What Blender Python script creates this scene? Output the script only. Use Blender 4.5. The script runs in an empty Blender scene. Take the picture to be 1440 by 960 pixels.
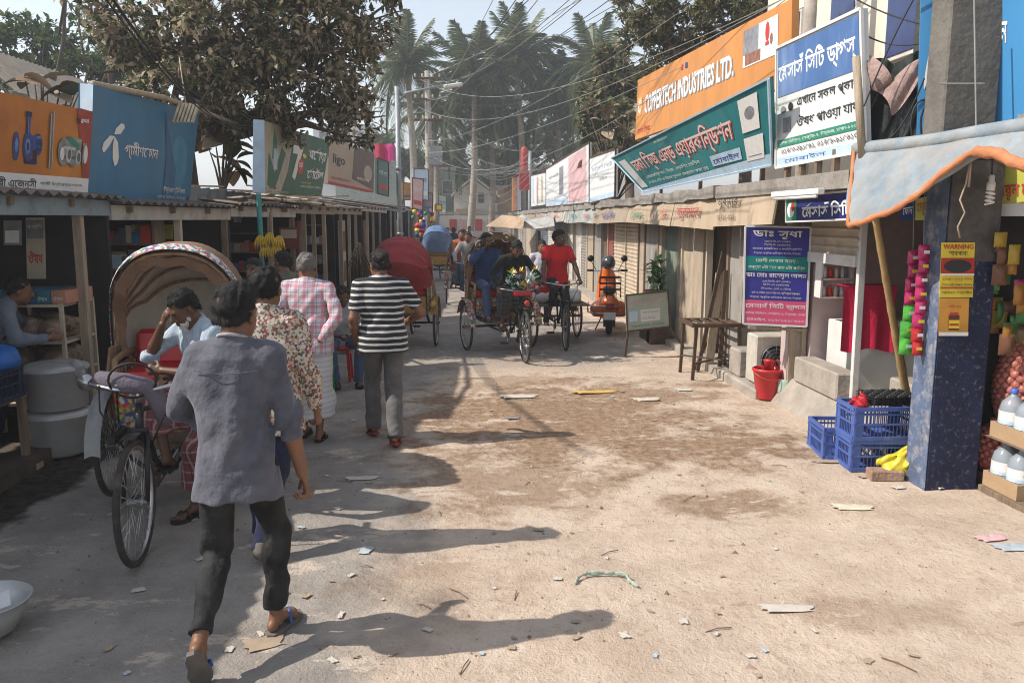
# A Dhaka market lane: shops, rickshaws and people. Everything is built in code.
import bpy, math, random
import numpy as np
from mathutils import Vector, Matrix
R = math.radians
SC = bpy.context.scene
COL = SC.collection
random.seed(11)
RNG = np.random.default_rng(5)

# ------------------------------------------------------------------ camera
FPX = 1120.0                                  # focal length in photo pixels (photo is 1440 x 960)
PITCH = math.atan(172 / FPX)
YAW = math.atan(70 / FPX * math.cos(PITCH))
CAMZ = 1.93
camd = bpy.data.cameras.new('camera')
camd.sensor_width = 36
camd.lens = FPX / 1440 * 36
camd.clip_start = 0.05
camd.clip_end = 3000
cam = bpy.data.objects.new('camera', camd)
COL.objects.link(cam)
cam.location = (0, 0, CAMZ)
cam.rotation_euler = (math.pi / 2 - PITCH, 0, -YAW)
SC.camera = cam

# ------------------------------------------------------------------ sky, sun, exposure
SUN_EL, SUN_AZ = R(45), R(-94)                # azimuth of the sun seen from +Y turning to +X
world = bpy.data.worlds.new('World')
SC.world = world
world.use_nodes = True
_nt = world.node_tree
_bg = _nt.nodes['Background']
_sky = _nt.nodes.new('ShaderNodeTexSky')
_sky.sky_type = 'NISHITA'
_sky.sun_disc = False
_sky.sun_elevation = SUN_EL
_sky.sun_rotation = SUN_AZ
_sky.air_density = 1.2
_sky.dust_density = 0.4
_sky.ozone_density = 1.5
_hs = _nt.nodes.new('ShaderNodeHueSaturation')     # washed-out dusty sky
_hs.inputs['Saturation'].default_value = 0.5
_nt.links.new(_sky.outputs[0], _hs.inputs['Color'])
_nt.links.new(_hs.outputs[0], _bg.inputs[0])
_bg.inputs[1].default_value = 0.125
_sl = bpy.data.lights.new('sun', 'SUN')
_sl.energy = 4.0
_sl.angle = R(0.6)
_sl.color = (1.0, 0.93, 0.84)
sun = bpy.data.objects.new('sun', _sl)
COL.objects.link(sun)
SUND = Vector((math.sin(SUN_AZ) * math.cos(SUN_EL), math.cos(SUN_AZ) * math.cos(SUN_EL), math.sin(SUN_EL)))
sun.rotation_euler = SUND.to_track_quat('Z', 'Y').to_euler()
SC.view_settings.view_transform = 'Standard'
SC.view_settings.look = 'None'
SC.view_settings.exposure = 0.66
SC.view_settings.gamma = 1
SC.render.engine = 'CYCLES'
SC.cycles.filter_width = 1.05
SC.cycles.max_bounces = 6
SC.cycles.transparent_max_bounces = 12
SC.cycles.volume_bounces = 0

# ------------------------------------------------------------------ pixels to places
_fw = Vector((math.sin(YAW) * math.cos(PITCH), math.cos(YAW) * math.cos(PITCH), -math.sin(PITCH)))
_rt = Vector((math.cos(YAW), -math.sin(YAW), 0))
_up = _rt.cross(_fw)
EYE = Vector((0, 0, CAMZ))
def ray(px, py): return _fw * FPX + _rt * (px - 720) - _up * (py - 480)
def G(px, py, z=0.0):                         # where a photo pixel meets the level z
    d = ray(px, py); return EYE + d * ((z - CAMZ) / d.z)
def AY(px, py, Y):                            # ... meets the cross plane Y
    d = ray(px, py); return EYE + d * (Y / d.y)
def AX(px, py, X):                            # ... meets the plane X
    d = ray(px, py); return EYE + d * (X / d.x)
def V(*a): return Vector(a)

# ------------------------------------------------------------------ materials
MATS = {}
def _n(nt, t, **kw):
    n = nt.nodes.new(t)
    for k, v in kw.items(): setattr(n, k, v)
    return n
def _in(n, **kw):
    for k, v in kw.items():
        n.inputs[k.replace('_', ' ')].default_value = v
def c4(c): return (c[0], c[1], c[2], 1)
def hexc(h):
    v = [int(h[i:i + 2], 16) / 255 for i in (0, 2, 4)]
    return tuple(x / 12.92 if x < .04045 else ((x + .055) / 1.055) ** 2.4 for x in v)
def mat(name, col, rough=.8, metal=0., var=.25, scale=6., dirt=0., dcol=(.16, .12, .085), dscale=2.5, bump=.15, bscale=40., stretch=None, spec=.35, trans=0., coat=0., col2=None, sheen=0.):
    """procedural paint/stone/cloth: base colour with tone noise, patches of dirt and a fine bump"""
    if name in MATS: return MATS[name]
    m = bpy.data.materials.new(name); m.use_nodes = True
    nt = m.node_tree; b = nt.nodes['Principled BSDF']; L = nt.links.new
    tc = _n(nt, 'ShaderNodeTexCoord'); src = tc.outputs['Object']
    if stretch:
        mp = _n(nt, 'ShaderNodeMapping'); mp.inputs['Scale'].default_value = stretch
        L(src, mp.inputs[0]); src2 = mp.outputs[0]
    else: src2 = src
    no = _n(nt, 'ShaderNodeTexNoise'); _in(no, Scale=scale, Detail=5., Roughness=.6); L(src2, no.inputs['Vector'])
    rp = _n(nt, 'ShaderNodeMapRange'); _in(rp, From_Min=.3, From_Max=.7); L(no.outputs['Fac'], rp.inputs[0])
    mx = _n(nt, 'ShaderNodeMix', data_type='RGBA')
    lo = tuple(x * (1 - var) for x in col); hi = col2 or tuple(min(1, x * (1 + var * .45)) for x in col)
    mx.inputs[6].default_value = c4(lo); mx.inputs[7].default_value = c4(hi); L(rp.outputs[0], mx.inputs[0])
    out = mx.outputs[2]
    if dirt:
        n2 = _n(nt, 'ShaderNodeTexNoise'); _in(n2, Scale=dscale, Detail=8., Roughness=.68); L(src2, n2.inputs['Vector'])
        r2 = _n(nt, 'ShaderNodeMapRange'); _in(r2, From_Min=.62 - .25 * dirt, From_Max=.72, To_Max=min(1, .35 + dirt * .6)); L(n2.outputs['Fac'], r2.inputs[0])
        m2 = _n(nt, 'ShaderNodeMix', data_type='RGBA'); m2.inputs[7].default_value = c4(dcol)
        L(r2.outputs[0], m2.inputs[0]); L(out, m2.inputs[6]); out = m2.outputs[2]
    L(out, b.inputs['Base Color'])
    if bump:
        n3 = _n(nt, 'ShaderNodeTexNoise'); _in(n3, Scale=bscale, Detail=4.); L(src2, n3.inputs['Vector'])
        bp = _n(nt, 'ShaderNodeBump'); _in(bp, Strength=bump, Distance=.02); L(n3.outputs['Fac'], bp.inputs['Height']); L(bp.outputs[0], b.inputs['Normal'])
    _in(b, Roughness=rough, Metallic=metal); b.inputs['Specular IOR Level'].default_value = spec
    if coat: b.inputs['Coat Weight'].default_value = coat
    if sheen: b.inputs['Sheen Weight'].default_value = sheen
    if trans:
        b.inputs['Transmission Weight'].default_value = trans
    MATS[name] = m; return m
def leafmat(name, cols, rough=.55, transl=.25):
    """leaves: every leaf (mesh island) takes its own tone from a ramp"""
    m = bpy.data.materials.new(name); m.use_nodes = True; nt = m.node_tree; b = nt.nodes['Principled BSDF']; L = nt.links.new
    ge = _n(nt, 'ShaderNodeNewGeometry'); rp = _n(nt, 'ShaderNodeValToRGB'); L(ge.outputs['Random Per Island'], rp.inputs[0])
    e = rp.color_ramp.elements
    while len(e) < len(cols): e.new(.5)
    for i, c in enumerate(cols): e[i].position = i / (len(cols) - 1); e[i].color = c4(c)
    L(rp.outputs[0], b.inputs['Base Color']); _in(b, Roughness=rough); b.inputs['Specular IOR Level'].default_value = .3
    t = _n(nt, 'ShaderNodeBsdfTranslucent'); L(rp.outputs[0], t.inputs[0])
    ms = _n(nt, 'ShaderNodeMixShader'); ms.inputs[0].default_value = transl
    L(b.outputs[0], ms.inputs[1]); L(t.outputs[0], ms.inputs[2]); L(ms.outputs[0], nt.nodes['Material Output'].inputs[0])
    MATS[name] = m; return m

# ------------------------------------------------------------------ mesh collector
class MB:
    def __init__(s): s.v = []; s.f = []; s.mi = []; s.sm = []
    def raw(s, vs, fs, mi=0, smooth=False):
        o = len(s.v); s.v += [tuple(v) for v in vs]
        for f in fs: s.f.append(tuple(i + o for i in f)); s.mi.append(mi); s.sm.append(smooth)
        return s
    def box(s, c, d, rot=None, mi=0, taper=1.0):
        x, y, z = [a / 2 for a in d]
        vs = [V(-x, -y, -z), V(x, -y, -z), V(x, y, -z), V(-x, y, -z), V(-x * taper, -y * taper, z), V(x * taper, -y * taper, z), V(x * taper, y * taper, z), V(-x * taper, y * taper, z)]
        if rot is not None:
            M = rot if isinstance(rot, Matrix) else euler(*rot)
            vs = [M @ v for v in vs]
        c = V(*c)
        return s.raw([v + c for v in vs], [(0, 3, 2, 1), (4, 5, 6, 7), (0, 1, 5, 4), (1, 2, 6, 5), (2, 3, 7, 6), (3, 0, 4, 7)], mi)
    def box2(s, a, b, mi=0):                   # by two corners
        return s.box([(a[i] + b[i]) / 2 for i in range(3)], [abs(b[i] - a[i]) for i in range(3)], None, mi)
    def bar(s, a, b, w, h=None, mi=0, up=(0, 0, 1)):   # rectangular bar from a to b
        a, b = V(*a), V(*b); d = b - a; L = d.length
        if L < 1e-6: return s
        z = d / L; u = V(*up)
        if abs(z.dot(u)) > .98: u = V(0, 1, 0)
        x = u.cross(z).normalized(); y = z.cross(x); h = h or w
        M = Matrix((x, y, z)).transposed()
        return s.box((a + b) / 2, (w, h, L), M, mi)
    def tube(s, pts, r, n=8, mi=0, caps=True, closed=False, smooth=True, flat=1.0):
        P = [V(*p) for p in pts]; m = len(P)
        rs = r if isinstance(r, (list, tuple)) else [r] * m
        T = []
        for i in range(m):
            a = P[i - 1] if (i > 0 or closed) else P[i]; b = P[(i + 1) % m] if (i < m - 1 or closed) else P[i]
            t = b - a; T.append(t.normalized() if t.length > 1e-9 else V(0, 0, 1))
        u = V(0, 0, 1) if abs(T[0].z) < .9 else V(1, 0, 0)
        x = (u - T[0] * u.dot(T[0])).normalized()
        vs = []
        for i in range(m):
            x = x - T[i] * x.dot(T[i])
            x = x.normalized() if x.length > 1e-6 else V(1, 0, 0)
            y = T[i].cross(x)
            for k in range(n):
                a = 2 * math.pi * k / n
                vs.append(P[i] + (x * math.cos(a) + y * math.sin(a) * flat) * rs[i])
        fs = []
        for i in range(m if closed else m - 1):
            j = (i + 1) % m
            for k in range(n): fs.append((i * n + k, i * n + (k + 1) % n, j * n + (k + 1) % n, j * n + k))
        if caps and not closed:
            fs.append(tuple(range(n))[::-1]); fs.append(tuple((m - 1) * n + k for k in range(n)))
        return s.raw(vs, fs, mi, smooth)
    def lathe(s, prof, c=(0, 0, 0), n=20, mi=0, smooth=True, axis=None, caps=True):
        c = V(*c); M = axis or Matrix.Identity(3); vs = []; m = len(prof)
        for r, z in prof:
            for k in range(n):
                a = 2 * math.pi * k / n; vs.append(M @ V(r * math.cos(a), r * math.sin(a), z) + c)
        fs = [(i * n + k, i * n + (k + 1) % n, (i + 1) * n + (k + 1) % n, (i + 1) * n + k) for i in range(m - 1) for k in range(n)]
        if caps:
            if prof[0][0] > 1e-6: fs.append(tuple(range(n))[::-1])
            if prof[-1][0] > 1e-6: fs.append(tuple((m - 1) * n + k for k in range(n)))
        return s.raw(vs, fs, mi, smooth)
    def quad(s, a, b, c, d, mi=0, smooth=False): return s.raw([a, b, c, d], [(0, 1, 2, 3)], mi, smooth)
    def slab(s, poly, t, mi=0):                # polygon (list of 3-vectors) thickened by vector t
        n = len(poly); P = [V(*p) for p in poly]; t = V(*t)
        nn = sum(((P[i]).cross(P[(i + 1) % n]) for i in range(n)), V(0, 0, 0))
        if nn.dot(t) > 0: P = P[::-1]
        vs = P + [p + t for p in P]
        fs = [tuple(range(n)), tuple(range(n, 2 * n))[::-1]] + [(i, i + n, (i + 1) % n + n, (i + 1) % n) for i in range(n)]
        return s.raw(vs, fs, mi)
    def grid(s, fn, nu, nv, mi=0, smooth=True, thick=0, wrap=False):   # sheet of points fn(u,v)
        vs = [V(*fn(i / nu, j / nv)) for j in range(nv + 1) for i in range(nu + 1)]
        W = nu + 1
        fs = [(j * W + i, j * W + i + 1, (j + 1) * W + i + 1, (j + 1) * W + i) for j in range(nv) for i in range(nu)]
        return s.raw(vs, fs, mi, smooth)
    def mesh(s, name, mats, off=None):
        me = bpy.data.meshes.new(name)
        vs = s.v if off is None else [(v[0] - off[0], v[1] - off[1], v[2] - off[2]) for v in s.v]
        me.from_pydata(vs, [], s.f)
        for m in (mats if isinstance(mats, (list, tuple)) else [mats]): me.materials.append(m)
        me.polygons.foreach_set('material_index', s.mi); me.polygons.foreach_set('use_smooth', s.sm)
        me.update(); return me
    def part(s, name, mats, parent=None, world=False, bevel=0):
        """link as ONE mesh object; coordinates are the parent's own unless world=True"""
        off = parent.get('_o') if (parent is not None and world) else None
        return linkmesh(name, s.mesh(name, mats, off), parent, bevel)
def linkmesh(name, me, parent=None, bevel=0):
    o = bpy.data.objects.new(name, me); COL.objects.link(o)
    if parent is not None:
        o.parent = parent
        if parent.get('_o') is not None: o['_o'] = parent['_o']
    if bevel:
        b = o.modifiers.new('bevel', 'BEVEL'); b.width = bevel; b.segments = 1; b.limit_method = 'ANGLE'; b.angle_limit = R(40)
    return o
def euler(x=0, y=0, z=0): return (Matrix.Rotation(z, 3, 'Z') @ Matrix.Rotation(y, 3, 'Y') @ Matrix.Rotation(x, 3, 'X'))
def tag(o, label, cat, group=None, kind=None):
    if label: o['label'] = label
    if cat: o['category'] = cat
    if group: o['group'] = group
    if kind: o['kind'] = kind
    return o
def thing(name, label, cat, loc=(0, 0, 0), rz=0, group=None):
    o = bpy.data.objects.new(name, None); COL.objects.link(o)
    o.location = loc; o.rotation_euler = (0, 0, rz); o.empty_display_size = .1
    if rz == 0: o['_o'] = tuple(loc)
    return tag(o, label, cat, group)
def solo(name, mb, mats, label, cat, group=None, loc=None, rz=0, kind=None, bevel=0):
    """a thing that is one mesh; with loc given the mesh is local to it, else in world coordinates"""
    if loc is None:
        xs = np.array(mb.v); c = ((xs[:, 0].min() + xs[:, 0].max()) / 2, (xs[:, 1].min() + xs[:, 1].max()) / 2, xs[:, 2].min())
        c = tuple(float(a) for a in c); o = linkmesh(name, mb.mesh(name, mats, c), None, bevel); o.location = c; o['_o'] = c
    else:
        o = linkmesh(name, mb.mesh(name, mats), None, bevel); o.location = loc; o.rotation_euler = (0, 0, rz)
    return tag(o, label, cat, group, kind)
def copy_tree(o, parent=None):
    c = o.copy(); COL.objects.link(c); c.parent = parent
    for ch in list(o.children): copy_tree(ch, c)
    return c

# ------------------------------------------------------------------ lettering (flat print, built as thin glyph faces)
def bn(t):
    """put Bengali text in visual order for the glyph engine (pre-base vowels first)"""
    out = []; i = 0; t = t.replace('ো', 'ে\u0001').replace('ৌ', 'ে\u0002')
    for ch in t:
        if ch in 'িেৈ':
            j = len(out) - 1
            while j >= 2 and out[j - 1] == '্': j -= 2
            if j >= 0 and out[j] == '্': j -= 1
            out.insert(max(j, 0), ch)
        else: out.append({'\u0001': 'া', '\u0002': 'ৗ'}.get(ch, ch))
    s = ''.join(out)
    for i in range(len(s) - 2):                # reph: a stroke above the next letter
        if s[i:i + 2] == 'র্': s = s[:i] + s[i + 2] + 'ঁ' + s[i + 3:]
    return s.replace('্র', '্')            # the ra-stroke under a letter
def glyphs(text, size=1., bold=0., align='LEFT', italic=0.):
    c = bpy.data.curves.new('lettering', 'FONT'); c.body = bn(text); c.size = size; c.offset = bold; c.align_x = align; c.resolution_u = 2; c.shear = italic
    o = bpy.data.objects.new('lettering', c); COL.objects.link(o)
    dg = bpy.context.evaluated_depsgraph_get(); me = o.evaluated_get(dg).to_mesh()
    me.calc_loop_triangles()
    vs = [v.co.copy() for v in me.vertices]; tr = [tuple(t.vertices) for t in me.loop_triangles]
    o.to_mesh_clear(); bpy.data.objects.remove(o); bpy.data.curves.remove(c)
    return vs, tr
def lettering(lines, parent, mats, org, ux, uy, name='lettering', lift=.003, world=True, label=None):
    """lines: (text, x, y, height, matindex[, width, bold]) in sign metres from org along ux, uy"""
    ux, uy = V(*ux).normalized(), V(*uy).normalized(); nz = ux.cross(uy); org = V(*org); mb = MB()
    for ln in lines:
        text, x, y, h, mi = ln[:5]; w = ln[5] if len(ln) > 5 else None; bold = ln[6] if len(ln) > 6 else 0.
        vs, tr = glyphs(text, 1., bold)
        if not vs: continue
        x0 = min(v.x for v in vs); x1 = max(v.x for v in vs); y0 = min(v.y for v in vs); y1 = max(v.y for v in vs)
        sy = h / max(y1 - y0, 1e-3); sx = (w / max(x1 - x0, 1e-3)) if w else sy
        for k, t in enumerate(tr):
            P = [vs[i] for i in t]
            ps = [org + ux * (x + (p.x - x0) * sx) + uy * (y + (p.y - y0) * sy) + nz * (lift + (k % 11) * .00009) for p in P]
            mb.raw(ps, [(0, 1, 2)], mi)
    return mb.part(name, mats, parent, world)
def shape(parent, m, org, ux, uy, poly, lift=.002, name='printed_panel', world=True):
    """flat printed patch: polygon in sign metres"""
    ux, uy = V(*ux).normalized(), V(*uy).normalized(); nz = ux.cross(uy); org = V(*org)
    mb = MB(); mb.raw([org + ux * a + uy * b + nz * lift for a, b in poly], [tuple(range(len(poly)))])
    return mb.part(name, m, parent, world)
def rect(x, y, w, h): return [(x, y), (x + w, y), (x + w, y + h), (x, y + h)]
def oval(cx, cy, a, b, rot=0., n=24):
    c, s_ = math.cos(rot), math.sin(rot)
    return [(cx + a * math.cos(t) * c - b * math.sin(t) * s_, cy + a * math.cos(t) * s_ + b * math.sin(t) * c) for t in [2 * math.pi * k / n for k in range(n)]]

# ------------------------------------------------------------------ smooth solids: signed-distance grids meshed with surface nets
class SDF:
    carve = .0075                                # folds never cut deeper than this
    def __init__(s, lo, hi, h):
        s.lo = np.array(lo, dtype=np.float32); s.h = h
        s.n = np.ceil((np.array(hi) - s.lo) / h).astype(int) + 1
        s.F = np.full(tuple(s.n), .5, dtype=np.float32)
    def block(s, lo, hi):
        a = np.clip(np.floor((np.array(lo) - s.lo) / s.h).astype(int), 0, s.n - 1)
        b = np.clip(np.ceil((np.array(hi) - s.lo) / s.h).astype(int) + 1, 1, s.n)
        if np.any(b <= a): return None, None
        ax = [s.lo[i] + s.h * np.arange(a[i], b[i], dtype=np.float32) for i in range(3)]
        X = np.meshgrid(*ax, indexing='ij', sparse=False)
        return (slice(a[0], b[0]), slice(a[1], b[1]), slice(a[2], b[2])), np.stack(X, -1)
    def blend(s, sl, d, k, sub=False):
        f = s.F[sl]
        if sub:
            d = -d; h = np.clip(.5 - .5 * (f - d) / k, 0, 1); s.F[sl] = f * (1 - h) + d * h + k * h * (1 - h)
        elif k <= 0: s.F[sl] = np.minimum(f, d)
        else:
            h = np.clip(.5 + .5 * (f - d) / k, 0, 1); s.F[sl] = f * (1 - h) + d * h - k * h * (1 - h)
    def cone(s, a, b, ra, rb, k=.02, flat=None, sub=False, cuts=()):
        a, b = np.array(a, dtype=np.float32), np.array(b, dtype=np.float32); m = max(ra, rb) + k + 3 * s.h + .01
        sl, P = s.block(np.minimum(a, b) - m, np.maximum(a, b) + m)
        if sl is None: return
        Q = P - a; ba = b - a; sc = 1.
        if flat is not None:
            n, fc = np.array(flat[0], dtype=np.float32), flat[1]; n = n / np.linalg.norm(n)
            Q = Q + (1 / fc - 1) * (Q @ n)[..., None] * n; ba = ba + (1 / fc - 1) * (ba @ n) * n; sc = .5 + .5 * fc
        t = np.clip((Q @ ba) / max(float(ba @ ba), 1e-9), 0, 1)
        d = (np.linalg.norm(Q - t[..., None] * ba, axis=-1) - (ra + (rb - ra) * t)) * sc
        for c, n in cuts:                       # cut away the side the normal n points to
            n = np.array(n, dtype=np.float32); n = n / np.linalg.norm(n); d = np.maximum(d, (P - np.array(c, dtype=np.float32)) @ n)
        s.blend(sl, d, k, sub)
    def ell(s, c, fr, r, k=.02, sub=False):
        c = np.array(c, dtype=np.float32); m = max(r) + k + 3 * s.h + .01
        sl, P = s.block(c - m, c + m)
        if sl is None: return
        M = np.array([list(v) for v in fr], dtype=np.float32); q = (P - c) @ M.T; r = np.array(r, dtype=np.float32)
        k0 = np.linalg.norm(q / r, axis=-1); k1 = np.linalg.norm(q / (r * r), axis=-1) + 1e-6
        s.blend(sl, k0 * (k0 - 1) / k1, k, sub)
    def loft(s, a, b, xa, prof, k=.02, ex=2.3):
        """elliptic column a->b; prof rows: (t, half width, half depth, depth offset)"""
        a, b = np.array(a, dtype=np.float32), np.array(b, dtype=np.float32); L = float(np.linalg.norm(b - a)); z = (b - a) / L
        xa = np.array(xa, dtype=np.float32); xa = xa - z * (xa @ z); xa /= np.linalg.norm(xa); ya = np.cross(z, xa)
        pr = np.array(prof, dtype=np.float32); m = float(pr[:, 1:3].max()) + .08 + k
        sl, P = s.block(np.minimum(a, b) - m, np.maximum(a, b) + m)
        if sl is None: return
        Q = P - a; t = (Q @ z) / L; w = np.interp(t, pr[:, 0], pr[:, 1]); dp = np.interp(t, pr[:, 0], pr[:, 2]); of = np.interp(t, pr[:, 0], pr[:, 3])
        x = np.abs(Q @ xa) / w; y = np.abs(Q @ ya - of) / dp
        g = (x ** ex + y ** ex) ** (1 / ex)
        d = ((g - 1) * np.minimum(w, dp)).astype(np.float32)
        d = np.maximum(d, np.maximum((t - pr[-1, 0]) * L, (pr[0, 0] - t) * L))
        s.blend(sl, d, k)
    def wrinkle(s, amp, spots=None, freq=38., seed=0, base=.25):
        """cloth folds: displace the field, strongest near the given joints"""
        m = np.abs(s.F) < .03; idx = np.argwhere(m); P = s.lo + s.h * idx.astype(np.float32)
        rg = np.random.default_rng(seed); v = np.zeros(len(P), dtype=np.float32)
        for i in range(4):
            d = rg.normal(size=3); d[2] *= 1.1; d /= np.linalg.norm(d); e = rg.normal(size=3) * 9
            ph = rg.uniform(0, 6); f = freq * (.6 + .5 * i)
            v += (np.sin(P @ d * f + 1.6 * np.sin(P @ e + ph) + ph) / (1 + .5 * i)).astype(np.float32)
        w = np.full(len(P), base, dtype=np.float32)
        for c, r in (spots or []):
            w += np.exp(-np.sum((P - np.array(c, dtype=np.float32)) ** 2, -1) / (r * r))
        s.F[m] += np.clip(amp * 1.25 * v * np.minimum(w, 1.2) / 2, -.028, s.carve)
    def plane(s, c, n):                          # cut everything on the side n points to
        n = np.array(n, dtype=np.float32); n /= np.linalg.norm(n); c = np.array(c, dtype=np.float32)
        ax = [s.lo[i] + s.h * np.arange(s.n[i], dtype=np.float32) - c[i] for i in range(3)]
        d = ax[0][:, None, None] * n[0] + ax[1][None, :, None] * n[1] + ax[2][None, None, :] * n[2]
        s.F = np.maximum(s.F, d)
    def mesh(s, name):
        F = s.F; F[0] = F[-1] = .1; F[:, 0] = F[:, -1] = .1; F[:, :, 0] = F[:, :, -1] = .1
        S = F < 0
        cnt = np.zeros(tuple(np.array(F.shape) - 1), dtype=np.int8)
        sl = (slice(0, -1), slice(1, None))
        for i in (0, 1):
            for j in (0, 1):
                for k in (0, 1): cnt += S[sl[i], sl[j], sl[k]]
        act = np.argwhere((cnt > 0) & (cnt < 8))
        ids = np.full(cnt.shape, -1, dtype=np.int32); ids[tuple(act.T)] = np.arange(len(act))
        pos = np.zeros((len(act), 3), dtype=np.float32); num = np.zeros(len(act), dtype=np.float32)
        cs = [np.array(c) for c in np.ndindex(2, 2, 2)]
        for a in cs:
            for ax in range(3):
                if a[ax]: continue
                b = a.copy(); b[ax] = 1
                f0 = F[tuple((act + a).T)]; f1 = F[tuple((act + b).T)]; m = (f0 < 0) != (f1 < 0)
                t = np.where(m, f0 / np.where(m, f0 - f1, 1), 0)
                p = np.repeat(a[None].astype(np.float32), len(act), 0); p[:, ax] += t
                pos += p * m[:, None]; num += m
        pos = s.lo + s.h * (act + pos / num[:, None])
        Q = []
        for ax in range(3):
            u, v = [(1, 2), (2, 0), (0, 1)][ax]
            s0 = [slice(None)] * 3; s1 = [slice(None)] * 3; s0[ax] = slice(0, -1); s1[ax] = slice(1, None)
            A = S[tuple(s0)]; B = S[tuple(s1)]; e = np.argwhere(A != B)
            e = e[(e[:, u] > 0) & (e[:, v] > 0) & (e[:, u] < F.shape[u] - 1) & (e[:, v] < F.shape[v] - 1)]
            ins = A[tuple(e.T)]
            du = np.zeros(3, int); du[u] = 1; dv = np.zeros(3, int); dv[v] = 1
            q = np.stack([ids[tuple((e - du - dv).T)], ids[tuple((e - dv).T)], ids[tuple(e.T)], ids[tuple((e - du).T)]], 1)
            q[~ins] = q[~ins][:, ::-1]; Q.append(q)
        Q = np.concatenate(Q)
        me = bpy.data.meshes.new(name); n = len(Q)
        me.vertices.add(len(pos)); me.vertices.foreach_set('co', pos.astype(np.float32).ravel())
        me.loops.add(n * 4); me.loops.foreach_set('vertex_index', Q.astype(np.int32).ravel())
        me.polygons.add(n); me.polygons.foreach_set('loop_start', np.arange(0, n * 4, 4, dtype=np.int32))
        me.polygons.foreach_set('loop_total', np.full(n, 4, dtype=np.int32)); me.polygons.foreach_set('use_smooth', np.ones(n, dtype=bool))
        me.update(calc_edges=True); me.validate(); return me

# ------------------------------------------------------------------ people
SKIN = mat('skin_brown', (.20, .092, .05), rough=.5, var=.18, scale=9, bump=.08, bscale=160, spec=.4)
SKIN2 = mat('skin_dark', (.12, .055, .032), rough=.48, var=.2, scale=9, bump=.08, bscale=160, spec=.4)
HAIR = mat('hair_black', (.012, .010, .009), rough=.5, var=.3, scale=60, bump=.5, bscale=220, spec=.3)
HAIRG = mat('hair_grey', (.17, .16, .15), rough=.65, var=.5, scale=70, bump=.5, bscale=200)
BEARD = mat('beard_white', (.62, .60, .56), rough=.8, var=.3, scale=80, bump=.5, bscale=200)
EYEW = mat('eye_white', (.6, .56, .5), rough=.25, var=.05, bump=0)
EYED = mat('eye_iris', (.015, .01, .008), rough=.2, var=.05, bump=0)
LIPM = mat('lips', (.13, .05, .04), rough=.5, var=.1, bump=0)
def ik(a, t, l1, l2, pole):
    a, t, pole = V(*a), V(*t), V(*pole); d = t - a; L = min(d.length, (l1 + l2) * .999); z = d.normalized(); t = a + z * L
    c = (l1 * l1 + L * L - l2 * l2) / (2 * L); h = math.sqrt(max(l1 * l1 - c * c, 0)); p = pole - z * pole.dot(z)
    p = p.normalized() if p.length > 1e-6 else V(1, 0, 0)
    return a + z * c + p * h, t
def blades(mb, pts, nrm, flow, n, ln, w, rg, lift=.3):
    """short tapered hair locks on a surface"""
    pick = rg.integers(0, len(pts), n)
    for i in pick:
        p = V(*pts[i]); N = V(*nrm[i]); f = flow(p, N) + V(*rg.normal(size=3)) * .35
        f = (f - N * f.dot(N)).normalized(); s_ = N.cross(f); l = ln * rg.uniform(.6, 1.2)
        a = p - s_ * w; b = p + s_ * w; q = p + f * l * .6 + N * l * lift; e = p + f * l + N * l * lift * .8
        mb.raw([a, b, q + s_ * w * .5, q - s_ * w * .5, e], [(0, 1, 2, 3), (3, 2, 4)], 0, True)
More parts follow.
